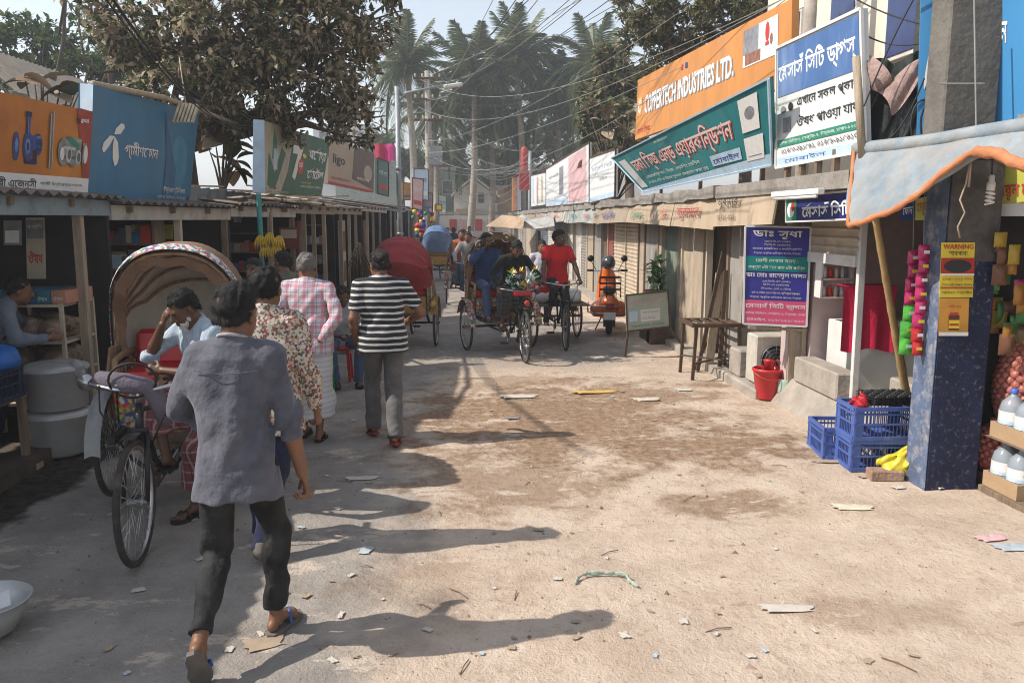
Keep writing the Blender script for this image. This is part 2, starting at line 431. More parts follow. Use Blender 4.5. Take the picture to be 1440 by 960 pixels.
def person(label, H, loc, rz, pose=None, fit=None, res=.012, skin=SKIN, group=None, seed=1, build=1.0, eyes=False):
    """one body mesh (head, hands, feet and all) with hair and clothes as child meshes; faces +Y before turning by rz"""
    P = dict(pelvis=(0, 0, .525 * H), lean=0., side=0., twist=0., hip=0., head=(0., 0.), footL=None, footR=None, handL=None, handR=None,
             poleL=(-.4, -1, 0), poleR=(.4, -1, 0), kneeL=(0, 1, 0), kneeR=(0, 1, 0), fl=(0., 0.), fr=(0., 0.), curl=.6, palmL=None, palmR=None)
    P.update(pose or {}); fit = dict(shirt='long', shirt_m=None, legs='trousers', legs_m=None, shoes='sandal', hair=HAIR, hem=-.07, roll=False, collar=True) | (fit or {})
    pel = V(*P['pelvis']); rg = np.random.default_rng(seed)
    Rs = euler(-P['lean'], P['side'], P['twist']); Rh = euler(0, 0, P['hip'])
    u = Rs @ V(0, 0, 1); rt = Rs @ V(1, 0, 0); ft = Rs @ V(0, 1, 0)
    nb = pel + u * .292 * H
    Rhd = euler(0, 0, P['twist'] + P['head'][0]) @ euler(-P['head'][1], 0, 0)
    hu, hr, hf = Rhd @ V(0, 0, 1), Rhd @ V(1, 0, 0), Rhd @ V(0, 1, 0)
    jn = nb + u * .045 * H + ft * .008 * H                        # top of neck
    hs = H / 1.70                                                 # head scale
    hc = jn + (hu * .072 + hf * .022) * hs
    J = {}
    for S, sg in (('L', -1), ('R', 1)):
        J['sh' + S] = nb + rt * sg * .101 * H * build - u * .016 * H
        J['hip' + S] = pel + Rh @ V(sg * .052 * H, 0, -.005 * H)
        hand = V(*P['hand' + S]) if P['hand' + S] else V(sg * .17 * H, .03 * H, .475 * H)
        J['el' + S], J['wr' + S] = ik(J['sh' + S], hand, .170 * H, .152 * H, P['pole' + S])
        ank = V(*P['foot' + S]) if P['foot' + S] else V(sg * .055 * H, 0, .045 * H)
        J['kn' + S], J['an' + S] = ik(J['hip' + S], ank, .248 * H, .246 * H, P['knee' + S])
    allp = list(J.values()) + [hc, pel, nb]
    lo = [min(p[i] for p in allp) - .24 for i in range(3)]; hi = [max(p[i] for p in allp) + .24 for i in range(3)]
    h = H
    b = SDF(lo, hi, res)
    B = build; tl = .80 if fit['legs'] else 1.; ts = .86 if fit['shirt'] else 1.; B0 = B; B = B * ts
    # torso
    tors = [(-.10, .080 * h * B, .058 * h * B, 0), (.05, .088 * h * B, .062 * h * B, 0), (.35, .078 * h * B, .056 * h * B, 0), (.7, .095 * h * B, .062 * h * B, 0), (.93, .085 * h * B, .050 * h, -.003), (1.03, .040 * h, .036 * h, -.005)]
    b.loft(pel, nb, rt, tors, .02)
    for S, sg in (('L', -1), ('R', 1)):
        b.cone(nb + u * .01 * h, J['sh' + S], .028 * h, .030 * h, .035)
        b.cone(J['sh' + S], J['el' + S], .030 * h * ts, .0225 * h, .015)
        mid = J['el' + S].lerp(J['wr' + S], .3)
        b.cone(J['el' + S], mid, .0215 * h, .0225 * h, .01); b.cone(mid, J['wr' + S], .0225 * h, .0150 * h, .012)
        mk = J['kn' + S].lerp(J['an' + S], .32); bk = Rh @ V(0, -.01 * h, 0)
        b.cone(J['hip' + S], J['kn' + S], .050 * h * B * tl, .0315 * h * tl, .03); b.cone(J['kn' + S], mk + bk, .030 * h * tl, .0325 * h * tl, .015); b.cone(mk + bk, J['an' + S], .0315 * h * tl, .0185 * h, .015)
    B = B0
    b.cone(nb - u * .02 * h, jn + hu * .03, .034 * h, .031 * h, .03)
    # head
    fr = (hr, hf, hu); s_ = hs
    def hp(x, y, z): return hc + (hr * x + hf * y + hu * z) * s_
    b.ell(hp(0, -.014, .042), fr, (.076 * s_, .094 * s_, .084 * s_), .02)
    b.ell(hp(0, .022, -.022), fr, (.062 * s_, .070 * s_, .088 * s_), .02)
    b.cone(hp(0, .052, -.086), hp(0, .03, -.06), .026 * s_, .045 * s_, .03)
    b.cone(hp(-.04, .0, -.055), hp(.04, .0, -.055), .03 * s_, .03 * s_, .03)
    b.cone(hp(-.03, .074, .022), hp(.03, .074, .022), .014 * s_, .014 * s_, .02)
    for sg in (-1, 1):
        b.ell(hp(sg * .031, .096, .003), fr, (.017 * s_, .016 * s_, .012 * s_), .014, sub=True)
        b.ell(hp(sg * .079, -.008, -.004), fr, (.010 * s_, .022 * s_, .033 * s_), .006)
    b.cone(hp(0, .088, .014), hp(0, .112, -.026), .009 * s_, .013 * s_, .012)
    for sg in (-1, 1): b.cone(hp(sg * .013, .094, -.032), hp(sg * .013, .094, -.032), .009 * s_, .009 * s_, .008)
    b.cone(hp(-.016, .086, -.060), hp(.016, .086, -.060), .0075 * s_, .0075 * s_, .008)
    b.cone(hp(-.013, .084, -.071), hp(.013, .084, -.071), .008 * s_, .008 * s_, .008)
    # hands
    for S, sg in (('L', -1), ('R', 1)):
        w = J['wr' + S]; d = (w - J['el' + S]).normalized(); pn = V(*P['palm' + S]) if P['palm' + S] else -rt * sg + ft * .25
        pn = (pn - d * pn.dot(d)).normalized(); ac = d.cross(pn) * (sg)                  # ac: towards the thumb side
        k_ = h / 1.7; cu = P['curl'] if not isinstance(P['curl'], dict) else P['curl'][S]
        kn = w + d * .085 * k_
        b.cone(w, kn, .021 * k_, .034 * k_, .012, flat=(pn, .5)); b.cone(kn + ac * .018 * k_, kn - ac * .02 * k_, .014 * k_, .013 * k_, .01)
        sgn = 1 if d.cross(ac).dot(pn) > 0 else -1
        for i, (o, ln) in enumerate(((.028, .068), (.009, .078), (-.010, .072), (-.028, .056))):
            q = kn + ac * o * k_; f = d; ang = cu * (.75 + .12 * i)
            for sgm, fr_ in enumerate((.42, .32, .26)):
                f2 = (f * math.cos(ang) + f.cross(ac).normalized() * (math.sin(ang) * sgn)) if ang else f
                f2.normalize(); e = q + f2 * ln * fr_ * k_
                b.cone(q, e, (.0098 - .0009 * sgm) * k_, (.0092 - .0009 * sgm) * k_, .004); q = e; f = f2
        t0 = w + d * .03 * k_ + ac * .022 * k_; t1 = t0 + (d * .55 + ac * .75 + pn * .25).normalized() * .042 * k_; t2 = t1 + (d * .85 + ac * .15 + pn * .5).normalized() * .034 * k_
        b.cone(t0, t1, .014 * k_, .011 * k_, .01); b.cone(t1, t2, .0105 * k_, .0085 * k_, .004)
    # feet
    feet = {}
    for S, key in (('L', 'fl'), ('R', 'fr')):
        a = J['an' + S]; yw, pt = P[key]; M = euler(0, 0, P['hip'] + yw) @ euler(pt, 0, 0)
        fd, fu, fs = M @ V(0, 1, 0), M @ V(0, 0, 1), M @ V(1, 0, 0); feet[S] = (a, fd, fu, fs)
        k_ = h / 1.7
        b.cone(a - fu * .02 * k_, a - fd * .035 * k_ - fu * .045 * k_, .026 * k_, .027 * k_, .02)
        b.cone(a + fd * .01 * k_ - fu * .02 * k_, a + fd * .115 * k_ - fu * .052 * k_, .032 * k_, .030 * k_, .02, flat=(fu, .75))
        b.cone(a + fd * .10 * k_ - fu * .056 * k_ + fs * .018 * k_, a + fd * .10 * k_ - fu * .056 * k_ - fs * .02 * k_, .021 * k_, .019 * k_, .015)
        inn = -1 if S == 'R' else 1
        for i in range(5):
            q = a + fd * (.125 - .008 * i) * k_ - fu * .062 * k_ + fs * inn * (.030 - .0155 * i) * k_
            b.cone(q, q + fd * (.035 - .003 * i) * k_, (.0125 if i == 0 else .0095) * k_, (.0115 if i == 0 else .0085) * k_, .004)
    me = b.mesh('person'); me.materials.append(skin)
    root = linkmesh('person', me); root.location = loc; root.rotation_euler = (0, 0, rz); tag(root, label, 'person', group)
    def child(nm, sd, m):
        c = sd.mesh(nm); c.materials.append(m); return linkmesh(nm, c, root)
    # hair
    if fit['hair']:
        q = SDF([hc[i] - .16 for i in range(3)], [hc[i] + .16 for i in range(3)], min(res, .007))
        q.ell(hp(0, -.016, .046), fr, (.081 * s_, .0995 * s_, .0895 * s_), .0)
        if fit.get('tall'): q.ell(hp(0, .02, .10), fr, (.062 * s_, .078 * s_, .040 * s_), .03)
        q.cone(hp(-.045, -.05, -.02), hp(.045, -.05, -.02), .036 * s_, .036 * s_, .04)
        q.wrinkle(.006, None, 95., seed, 1.)
        n = hu * .80 - hf * .60
        q.plane(hp(0, .062, .066) + hu * fit.get('hairline', 0.), -n)
        q.wrinkle(.005, None, 150., seed + 1, 1.)
        ho = child('hair', q, fit['hair'])
        hm = ho.data; nv = len(hm.vertices); vs = np.empty(nv * 3, dtype=np.float32); hm.vertices.foreach_get('co', vs); vs = vs.reshape(-1, 3)
        ns = np.empty(nv * 3, dtype=np.float32); hm.vertices.foreach_get('normal', ns); ns = ns.reshape(-1, 3)
        mb = MB(); crown = hp(0, -.05, .13)
        blades(mb, vs, ns, lambda p, N: (p - crown), int(4200 if res < .008 else 700), .017 * s_, .0013 * s_, rg, .22)
        mb.part('hair_locks', fit['hair'], ho)
    if eyes:
        for sg in (-1, 1):
            mb = MB(); c = hp(sg * .031, .0725, .001); Z = Matrix((hr, hu, -hf)).transposed()
            mb.lathe([(0, -.0125 * s_), (.009 * s_, -.009 * s_), (.0125 * s_, 0), (.009 * s_, .009 * s_), (0, .0125 * s_)], c, 10, 0, axis=Z)
            eo = mb.part('eye', skin if eyes == 'shut' else EYEW, root); mb = MB(); mb.lathe([(0, -.0132 * s_), (.006 * s_, -.0118 * s_), (.0065 * s_, -.009 * s_)], c, 10, 0, axis=Z, caps=False); mb.part('iris', skin if eyes == 'shut' else EYED, eo)
            mb = MB(); mb.tube([hp(sg * .014, .093, .021), hp(sg * .032, .091, .027), hp(sg * .05, .08, .021)], [.003 * s_, .0042 * s_, .002 * s_], 5, flat=.8); mb.part('eyebrow', fit['hair'] if fit['hair'] else HAIR, root)
        mb = MB(); mb.tube([hp(-.024, .0885, -.0655), hp(0, .0955, -.065), hp(.024, .0885, -.0655)], [.002 * s_, .004 * s_, .002 * s_], 5); mb.part('lips', LIPM, root)
    if fit.get('moustache'):
        mb = MB(); mb.tube([hp(-.03, .083, -.058), hp(0, .099, -.047), hp(.03, .083, -.058)], [.003 * s_, .007 * s_, .003 * s_], 6, flat=.7); mb.part('moustache', fit['hair'], root)
    if fit.get('beard'):
        q = SDF([hc[i] - .2 for i in range(3)], [hc[i] + .14 for i in range(3)], .006)
        q.cone(hp(0, .062, -.085), hp(0, .058, -.135), .034 * s_, .014 * s_, .02); q.cone(hp(-.062, .02, -.045), hp(-.025, .06, -.085), .016 * s_, .022 * s_, .02); q.cone(hp(.062, .02, -.045), hp(.025, .06, -.085), .016 * s_, .022 * s_, .02)
        q.wrinkle(.008, None, 150., 3, 1.); child('beard', q, fit['beard'])
    # shirt
    cuffs = {}
    if fit['shirt']:
        q = SDF(lo, hi, res); e = fit.get('ease', .0)
        hem = fit['hem'] * h / (.292 * h)
        W = B
        pr = [(hem, (.112 + e) * h * W, (.087 + e) * h * W, -.004), (hem + .25, (.108 + e) * h * W, (.083 + e) * h * W, -.004), (.35, (.092 + e) * h * W, (.068 + e * .7) * h * W, 0), (.7, (.103 + e * .5) * h * W, .069 * h * W, 0), (.93, .093 * h * W, .056 * h, -.004), (1.04, .043 * h, .040 * h, -.006)]
        q.loft(pel, nb, rt, pr, .02)
        spots = []
        for S, sg in (('L', -1), ('R', 1)):
            sh, el, wr = J['sh' + S], J['el' + S], J['wr' + S]; sl = fit['shirt']
            q.cone(nb + u * .012 * h, sh, .031 * h, .0335 * h, .04)
            d2 = (wr - el).normalized(); d1 = (el - sh).normalized()
            if sl in ('long', 'rolled'):
                t = .96 if sl == 'long' else fit.get('rollat', .45)
                ce = el + (wr - el) * t
                q.cone(sh, el, .0355 * h, .0300 * h, .025); q.cone(el, ce, .031 * h, (.0225 if sl == 'long' else .029) * h, .012, cuts=[(ce, d2)])
                if sl == 'rolled' or fit['roll']:
                    q.cone(ce - d2 * .02 * h, ce - d2 * .004 * h, .0325 * h, .0325 * h, .004, cuts=[(ce, d2), (ce - d2 * .028 * h, -d2)])
                else: q.cone(ce - d2 * .03 * h, ce, .0235 * h, .0235 * h, .004, cuts=[(ce, d2), (ce - d2 * .035 * h, -d2)])
                spots += [(el, .10), (el.lerp(wr, .4), .08)]
            else:
                ce = sh.lerp(el, fit.get('sleeve', .72)); q.cone(sh, ce, .039 * h, .036 * h, .025, cuts=[(ce, d1)])
                spots.append((ce, .06))
            spots += [(sh - u * .06 * h, .08)]
        if fit['collar']:
            q.cone(nb + u * .012 * h - ft * .004 * h, nb + u * .030 * h - ft * .002 * h, .040 * h, .036 * h, .008, cuts=[(nb + u * .034 * h, u + ft * .35)])
        spots += [(pel + u * .05 * h, .16), (pel + u * .13 * h - ft * .05 * h, .10)]
        q.wrinkle(fit.get('wr', .010), spots, 34., seed + 7)
        so = child('shirt', q, fit['shirt_m'])
        if fit.get('neckband'):
            c_ = nb + u * .030 * h - ft * .002 * h; mb = MB(); mb.tube([c_ + (rt * math.cos(t) + ft * math.sin(t) * .95) * .0375 * h + u * (-.012 * h * math.sin(t)) for t in [2 * math.pi * k / 24 for k in range(24)]], .0075, 7, closed=True); mb.part('neckband', fit['neckband'], so)
            mb = MB(); P_ = [nb + rt * x * h - u * (.050 + .004 * math.cos(x * 30)) * h - ft * (.0665 - 1.5 * x * x) * h for x in np.linspace(-.085, .085, 14)]; mb.tube(P_, .0022, 5); mb.part('yoke_seam', fit['shirt_m'], so)
    # legs
    if fit['legs'] in ('trousers', 'shorts'):
        q = SDF(lo, hi, res); spots = []; lw = fit.get('legw', 1.0)
        q.loft(pel, nb, rt, [(-.16, .085 * h * B, .066 * h * B, 0), (0, .093 * h * B, .066 * h * B, 0), (.2, .084 * h * B, .060 * h * B, 0)], .02)
        for S in 'LR':
            hp_, kn_, an_ = J['hip' + S], J['kn' + S], J['an' + S]; d2 = (an_ - kn_).normalized(); ce = an_ - d2 * (fit.get('ankle', -.02)) * h
            mk = kn_.lerp(ce, .35) + Rh @ V(0, -.006 * h, 0)
            q.cone(hp_, kn_, .055 * h * B, .040 * h * lw, .02); q.cone(kn_, mk, .0395 * h * lw, .0385 * h * lw, .015); q.cone(mk, ce, .0385 * h * lw, fit.get('cuff', .032) * h, .012, cuts=[(ce, d2)])
            if fit.get('rollup'): q.cone(ce - d2 * .03 * h, ce, fit.get('cuff', .032) * h + .006, fit.get('cuff', .032) * h + .006, .004, cuts=[(ce, d2), (ce - d2 * .032 * h, -d2)])
            spots += [(kn_, .11), (kn_.lerp(ce, .75), .10), (hp_, .10)]
        q.wrinkle(fit.get('wrl', .010), spots, 36., seed + 3, .15); child('trousers', q, fit['legs_m'])
    elif fit['legs'] == 'lungi':
        q = SDF(lo, hi, res); ce = P.get('lungi_hem', .12) * h
        seated = P.get('seated')
        q.loft(pel, nb, rt, [(-.16, .095 * h * B, .074 * h * B, 0), (.05, .095 * h * B, .072 * h * B, 0), (.22, .088 * h * B, .066 * h * B, 0)], .02)
        if seated:
            for S in 'LR':
                hp_, kn_, an_ = J['hip' + S], J['kn' + S], J['an' + S]; en = kn_.lerp(an_, P.get('lungi_end', .6)); d2 = (an_ - kn_).normalized()
                q.cone(hp_, kn_, .062 * h, .050 * h, .04); q.cone(kn_, en, .050 * h, .056 * h, .03, cuts=[(en, d2)])
            km = (J['knL'] + J['knR']) / 2; q.cone(pel.lerp(km, .3), pel.lerp(km, .75) - V(0, 0, .02), .06 * h, .05 * h, .05)
        else:
            km = (J['anL'] + J['anR']) / 2; e = V(km.x, km.y, ce); sp = abs(J['anL'].x - J['anR'].x) / 2; dy = abs(J['anL'].y - J['anR'].y) / 2
            q.loft(V(e.x, e.y, ce), pel, V(1, 0, 0), [(0, .085 * h + sp * .8, .065 * h + dy * .8, 0), (.35, .098 * h + sp * .5, .076 * h + dy * .5, 0), (.8, .114 * h * B, .092 * h, 0), (1., .104 * h * B, .082 * h, 0)], .02, 2.2)
        q.wrinkle(.016, [(J['knL'], .2), (J['knR'], .2), (J['anL'], .25)], 26., seed + 3, .3); child('lungi', q, fit['legs_m'])
    # footwear
    if fit['shoes']:
        k_ = h / 1.7
        for S in 'LR':
            a, fd, fu, fs = feet[S]; mb = MB(); inn = -1 if S == 'R' else 1
            def fp(x, y, z): return a + (fs * x * inn + fd * y + fu * z) * k_
            if fit['shoes'] == 'sandal':
                out = [(-.03, -.066), (-.042, -.02), (-.038, .04), (-.05, .10), (-.04, .155), (-.005, .178), (.03, .168), (.05, .12), (.048, .06), (.034, .0), (.034, -.05), (.0, -.078)]
                top = [fp(x, y, -.068) for x, y in out]; bot = [fp(x, y, -.088) for x, y in out]; n = len(out)
                mb.raw(top + bot, [tuple(range(n)), tuple(range(n, 2 * n))[::-1]] + [(i, i + n, (i + 1) % n + n, (i + 1) % n) for i in range(n)])
                ob = mb.part('sandal', fit.get('sole_m') or M_SOLE, root)
                mb = MB(); mb.tube([fp(-.046, .05, -.066), fp(-.02, .075, -.020), fp(.012, .12, -.034), fp(.02, .135, -.066)], .008 * k_, 6); mb.tube([fp(.05, .06, -.066), fp(.035, .085, -.026), fp(.012, .12, -.034)], .008 * k_, 6)
                mb.part('strap', fit.get('strap_m') or M_SOLE, ob)
            else:
                q = SDF([a[i] - .26 for i in range(3)], [a[i] + .26 for i in range(3)], max(res, .008))
                q.cone(fp(0, -.035, -.045), fp(0, -.03, -.0), .038 * k_, .034 * k_, .02); q.cone(fp(0, .0, -.045), fp(-.004, .13, -.06), .042 * k_, .040 * k_, .03, flat=(fu, .75)); q.plane(fp(0, 0, -.088), -fu); q.plane(fp(0, 0, .01), fu)
                child('shoe', q, fit.get('shoe_m') or M_SOLE)
    return root
M_SOLE = mat('sandal_rubber', (.03, .028, .026), rough=.8, var=.2)

# ================================================================== THE SETTING
def ground_material():
    m = bpy.data.materials.new('dusty_lane'); m.use_nodes = True; nt = m.node_tree; b = nt.nodes['Principled BSDF']; L = nt.links.new
    tc = _n(nt, 'ShaderNodeTexCoord'); P = tc.outputs['Object']; sep = _n(nt, 'ShaderNodeSeparateXYZ'); L(P, sep.inputs[0])
    def noise(sc, det=6., ro=.6, st=None, w=0.):
        src = P
        if st:
            mp = _n(nt, 'ShaderNodeMapping'); mp.inputs['Scale'].default_value = st; L(P, mp.inputs[0]); src = mp.outputs[0]
        n = _n(nt, 'ShaderNodeTexNoise'); _in(n, Scale=sc, Detail=det, Roughness=ro, Distortion=w); L(src, n.inputs['Vector']); return n.outputs['Fac']
    def mr(x, a, c, lo=0., hi=1.):
        n = _n(nt, 'ShaderNodeMapRange'); n.interpolation_type = 'SMOOTHSTEP'; _in(n, From_Min=a, From_Max=c, To_Min=lo, To_Max=hi); L(x, n.inputs[0]); return n.outputs[0]
    def ma(op, x, y):
        n = _n(nt, 'ShaderNodeMath', operation=op)
        for i, q in enumerate((x, y)):
            if isinstance(q, (int, float)): n.inputs[i].default_value = q
            else: L(q, n.inputs[i])
        return n.outputs[0]
    def mix(f, a, c):
        n = _n(nt, 'ShaderNodeMix', data_type='RGBA')
        if isinstance(f, (int, float)): n.inputs[0].default_value = f
        else: L(f, n.inputs[0])
        for i, q in ((6, a), (7, c)):
            if isinstance(q, tuple): n.inputs[i].default_value = c4(q)
            else: L(q, n.inputs[i])
        return n.outputs[2]
    big, mid, fin, grit = noise(.55, 5), noise(2.3, 7, .65), noise(14., 6, .7), noise(75., 4, .7)
    dust = mix(mr(mid, .35, .65), (.47, .355, .265), (.58, .46, .355))
    dust = mix(mr(fin, .52, .70, 0, .55), dust, (.33, .235, .165)); dust = mix(mr(grit, .56, .68, 0, .6), dust, (.56, .47, .39)); dust = mix(mr(noise(40., 6, .75), .58, .68, 0, .45), dust, (.24, .17, .12))
    conc = mix(mr(mid, .3, .7), (.25, .222, .195), (.36, .32, .28)); conc = mix(mr(fin, .5, .75, 0, .5), conc, (.36, .32, .28)); conc = mix(mr(grit, .6, .72, 0, .4), conc, (.16, .13, .11))
    # worn concrete along the left side and further up the lane; wide dusty verge on the right
    xw = ma('ADD', sep.outputs[0], ma('MULTIPLY', ma('SUBTRACT', big, .5), 2.2)); xw = ma('ADD', xw, ma('MULTIPLY', ma('SUBTRACT', mid, .5), 1.1))
    fl = mr(xw, -.75, -.05, 1, 0)
    yw = ma('ADD', sep.outputs[1], ma('MULTIPLY', ma('SUBTRACT', mid, .5), 4.)); far = mr(yw, 9.6, 11.2); far = ma('MULTIPLY', far, mr(xw, 1.9, 2.7, 1, 0))
    col = mix(ma('MAXIMUM', fl, far), dust, conc)
    # damp brown earth in the rutted middle: own patches with ragged edges
    def patch(cx, cy, rx, ry, str_):
        dx = ma('DIVIDE', ma('SUBTRACT', sep.outputs[0], cx), rx); dy = ma('DIVIDE', ma('SUBTRACT', sep.outputs[1], cy), ry)
        d = ma('SQRT', ma('ADD', ma('MULTIPLY', dx, dx), ma('MULTIPLY', dy, dy)), 0)
        d = ma('ADD', d, ma('MULTIPLY', ma('SUBTRACT', mid, .5), 2.6)); d = ma('ADD', d, ma('MULTIPLY', ma('SUBTRACT', fin, .5), 1.0))
        return mr(d, .45, 1.1, str_, 0)
    damp = patch(.9, 7.7, 1.9, 2.1, .95)
    for a in ((2.2, 6.5, .95, .7, .95), (1.8, 5.2, .5, .3, .8), (.3, 5.7, 1.0, .8, .7), (1.9, 8.5, 1.1, .6, .75), (2.9, 9.1, .35, .25, .8), (.5, 9.3, 1.2, .5, .6), (2.0, 3.55, .5, .22, .4), (-.2, 4.1, .6, .35, .35)):
        damp = ma('MAXIMUM', damp, patch(*a))
    col = mix(damp, col, mix(mr(fin, .35, .65), (.20, .12, .068), (.34, .225, .14)))
    pale = mr(noise(1.3, 9, .75, (1, 2.2, 1)), .565, .62, 0, .85)                      # trodden pale crust
    col = mix(pale, col, (.55, .455, .365))
    dk = mr(noise(2.1, 9, .75, (1, 2.6, 1)), .60, .66, 0, .55); col = mix(dk, col, (.24, .175, .12))
    chips = _n(nt, 'ShaderNodeTexVoronoi'); _in(chips, Scale=26.); L(P, chips.inputs['Vector'])
    cp = mr(chips.outputs['Distance'], .10, .16, 1, 0); cg = ma('MULTIPLY', cp, mr(noise(3.1), .5, .6)); col = mix(ma('MULTIPLY', cg, .55), col, chips.outputs['Color'])
    gut = mr(ma('ADD', sep.outputs[0], ma('MULTIPLY', ma('SUBTRACT', mid, .5), .55)), -2.98, -2.84, 1, 0)
    col = mix(gut, col, mix(mr(fin, .35, .65), (.022, .017, .013), (.075, .055, .042)))
    hs = _n(nt, 'ShaderNodeHueSaturation'); _in(hs, Saturation=.95); L(col, hs.inputs['Color']); L(hs.outputs[0], b.inputs['Base Color'])
    L(ma('SUBTRACT', .95, ma('MULTIPLY', gut, .35)), b.inputs['Roughness']); b.inputs['Specular IOR Level'].default_value = .2
    h = ma('ADD', ma('MULTIPLY', grit, .35), ma('ADD', fin, ma('MULTIPLY', cg, .5)))
    bp = _n(nt, 'ShaderNodeBump'); _in(bp, Strength=.85, Distance=.03); L(h, bp.inputs['Height']); L(bp.outputs[0], b.inputs['Normal'])
    return m
def gz(x, y):
    """height of the trodden ground"""
    return (.012 * math.sin(x * 1.7 + .6 * y) + .010 * math.sin(y * 2.3 - x * .9 + 1) + .006 * math.sin(x * 5.1 + 2.2 * math.sin(y * 1.4)) + .004 * math.sin(y * 7.3 + x * 3.7)) * (1 if abs(x) < 5 else 0)
def build_ground():
    xs = [-700, -200, -60, -25, -12, -7] + list(np.arange(-5, 5.01, .07)) + [7, 12, 25, 60, 200, 700]
    ys = [-60, -20, -6, -2] + list(np.arange(0, 14, .07)) + list(np.arange(14, 60, .5)) + [70, 90, 130, 250, 600, 1500]
    mb = MB(); W = len(xs)
    vs = []
    for y in ys:
        for x in xs:
            n = (math.sin(x * 31 + y * 17) * math.sin(x * 13 - y * 29)) * .0035 if (abs(x) < 5 and y < 14) else 0
            vs.append((x, y, gz(x, y) + n))
    fs = [(j * W + i, j * W + i + 1, (j + 1) * W + i + 1, (j + 1) * W + i) for j in range(len(ys) - 1) for i in range(W - 1)]
    mb.raw(vs, fs, 0, True)
    o = mb.part('ground', ground_material()); o['kind'] = 'structure'
build_ground()

M_CONC = mat('stained_concrete', (.30, .27, .235), rough=.92, var=.35, scale=3.5, dirt=.55, dcol=(.10, .085, .07), dscale=3., bump=.5, bscale=30)
M_CONCL = mat('pale_concrete', (.35, .31, .265), rough=.92, var=.28, scale=4, dirt=.35, dcol=(.2, .16, .12), bump=.45, bscale=26)
M_PLAST = mat('grimy_plaster', (.34, .29, .225), rough=.9, var=.3, scale=2.5, dirt=.5, dcol=(.14, .11, .085), bump=.3)
M_WOOD = mat('old_timber', (.22, .16, .11), rough=.85, var=.4, scale=5, stretch=(6, 6, .8), dirt=.3, bump=.5, bscale=30)
M_WOODP = mat('pale_timber', (.40, .32, .23), rough=.85, var=.35, scale=5, stretch=(6, 6, .8), dirt=.35, bump=.4, bscale=30)
M_DARK = mat('unlit_interior', (.035, .030, .027), rough=.95, var=.4, scale=2, bump=.2)  # near-black: the dimness inside the open shops is put into the colour
M_TIN = mat('rusty_tin_sheet', (.27, .235, .20), rough=.65, metal=.35, var=.35, scale=3, dirt=.7, dcol=(.15, .075, .04), dscale=4, bump=.15)
M_TINB = mat('blue_grey_tin_sheet', (.22, .24, .26), rough=.55, metal=.4, var=.3, scale=3, dirt=.5, dcol=(.13, .08, .05), dscale=5, bump=.12)
M_STEEL = mat('dull_steel', (.32, .32, .32), rough=.5, metal=.7, var=.25, scale=8, dirt=.3)
M_RUST = mat('rusty_iron', (.12, .075, .05), rough=.8, metal=.3, var=.4, scale=12, dirt=.4, dcol=(.05, .035, .03))
M_IRON = mat('black_iron', (.022, .021, .02), rough=.55, metal=.4, var=.3, scale=15)
M_WHITE = mat('white_enamel', (.66, .65, .62), rough=.55, var=.12, scale=4, dirt=.25, dcol=(.3, .24, .18), bump=.05)
M_CREAM = mat('cream_paint', (.52, .44, .33), rough=.7, var=.22, scale=3, dirt=.4, dcol=(.22, .16, .11), bump=.15)
M_INK = mat('black_print', (.03, .03, .032), rough=.6, var=.1, bump=0)
M_INKW = mat('white_print', (.74, .73, .70), rough=.55, var=.1, scale=20, bump=0)
M_INKR = mat('red_print', (.48, .045, .035), rough=.6, var=.1, bump=0)
M_INKB = mat('blue_print', (.03, .06, .25), rough=.6, var=.1, bump=0)
M_INKY = mat('yellow_print', (.72, .56, .04), rough=.6, var=.1, bump=0)
M_INKG = mat('green_print', (.03, .22, .14), rough=.6, var=.1, bump=0)
M_BLACKGLASS = mat('dusty_glass', (.05, .065, .06), rough=.2, var=.4, scale=2, spec=.6, bump=.03)

def corr(mb, a, b, c, d, n=24, amp=.018, mi=0, thick=True):
    """corrugated sheet over the quad a-b (width) d-c; waves run along the width"""
    a, b, c, d = [V(*p) for p in (a, b, c, d)]; nz = (b - a).cross(d - a).normalized(); m = n * 4
    vs = []; fs = []
    for j in range(4):
        for i in range(m + 1):
            t = i / m; p = a.lerp(b, t).lerp(d.lerp(c, t), j / 3); vs.append(p + nz * amp * math.sin(t * n * 2 * math.pi))
    for j in range(3):
        for i in range(m): q = j * (m + 1) + i; fs.append((q, q + 1, q + m + 2, q + m + 1))
    k = len(vs); mb.raw(vs, fs, mi, True); mb.raw([v - nz * .004 for v in vs], [f[::-1] for f in fs], mi, True)
    return mb

# ------------------------------------------------------------------ sign boards
def board(name, label, cat, c3, m, thick=.05, frame=None, fw=.03, group=None, side=None):
    """printed board through four corner points TL, TR, BR, BL (seen from the street)"""
    TL, TR, BR, BL = [V(*p) for p in c3]; n = (BR - BL).cross(TL - BL).normalized()
    d = TR - EYE; TR = EYE + d * ((BL - EYE).dot(n) / d.dot(n))       # keep the board plane
    c = (TL + TR + BR + BL) / 4
    rt_ = thing(name, label, cat, (c.x, c.y, min(BL.z, BR.z)), group=group)
    mb = MB(); mb.slab([BL, BR, TR, TL], n * -thick); mb.part('panel', m, rt_, True)
    if frame:
        pts = [TL, TR, BR, BL]
        for i in range(4):
            mb = MB(); mb.bar(pts[i] + n * .004, pts[(i + 1) % 4] + n * .004, fw, fw, up=n); mb.part('frame_rail', frame, rt_, True)
    W = ((BR - BL).length + (TR - TL).length) / 2; Hh = ((TL - BL).length + (TR - BR).length) / 2
    def pt(u, v, lift=.004): return BL.lerp(BR, u).lerp(TL.lerp(TR, u), v) + n * lift
    rt_['w'] = W; rt_['h'] = Hh
    return rt_, pt, W, Hh, n
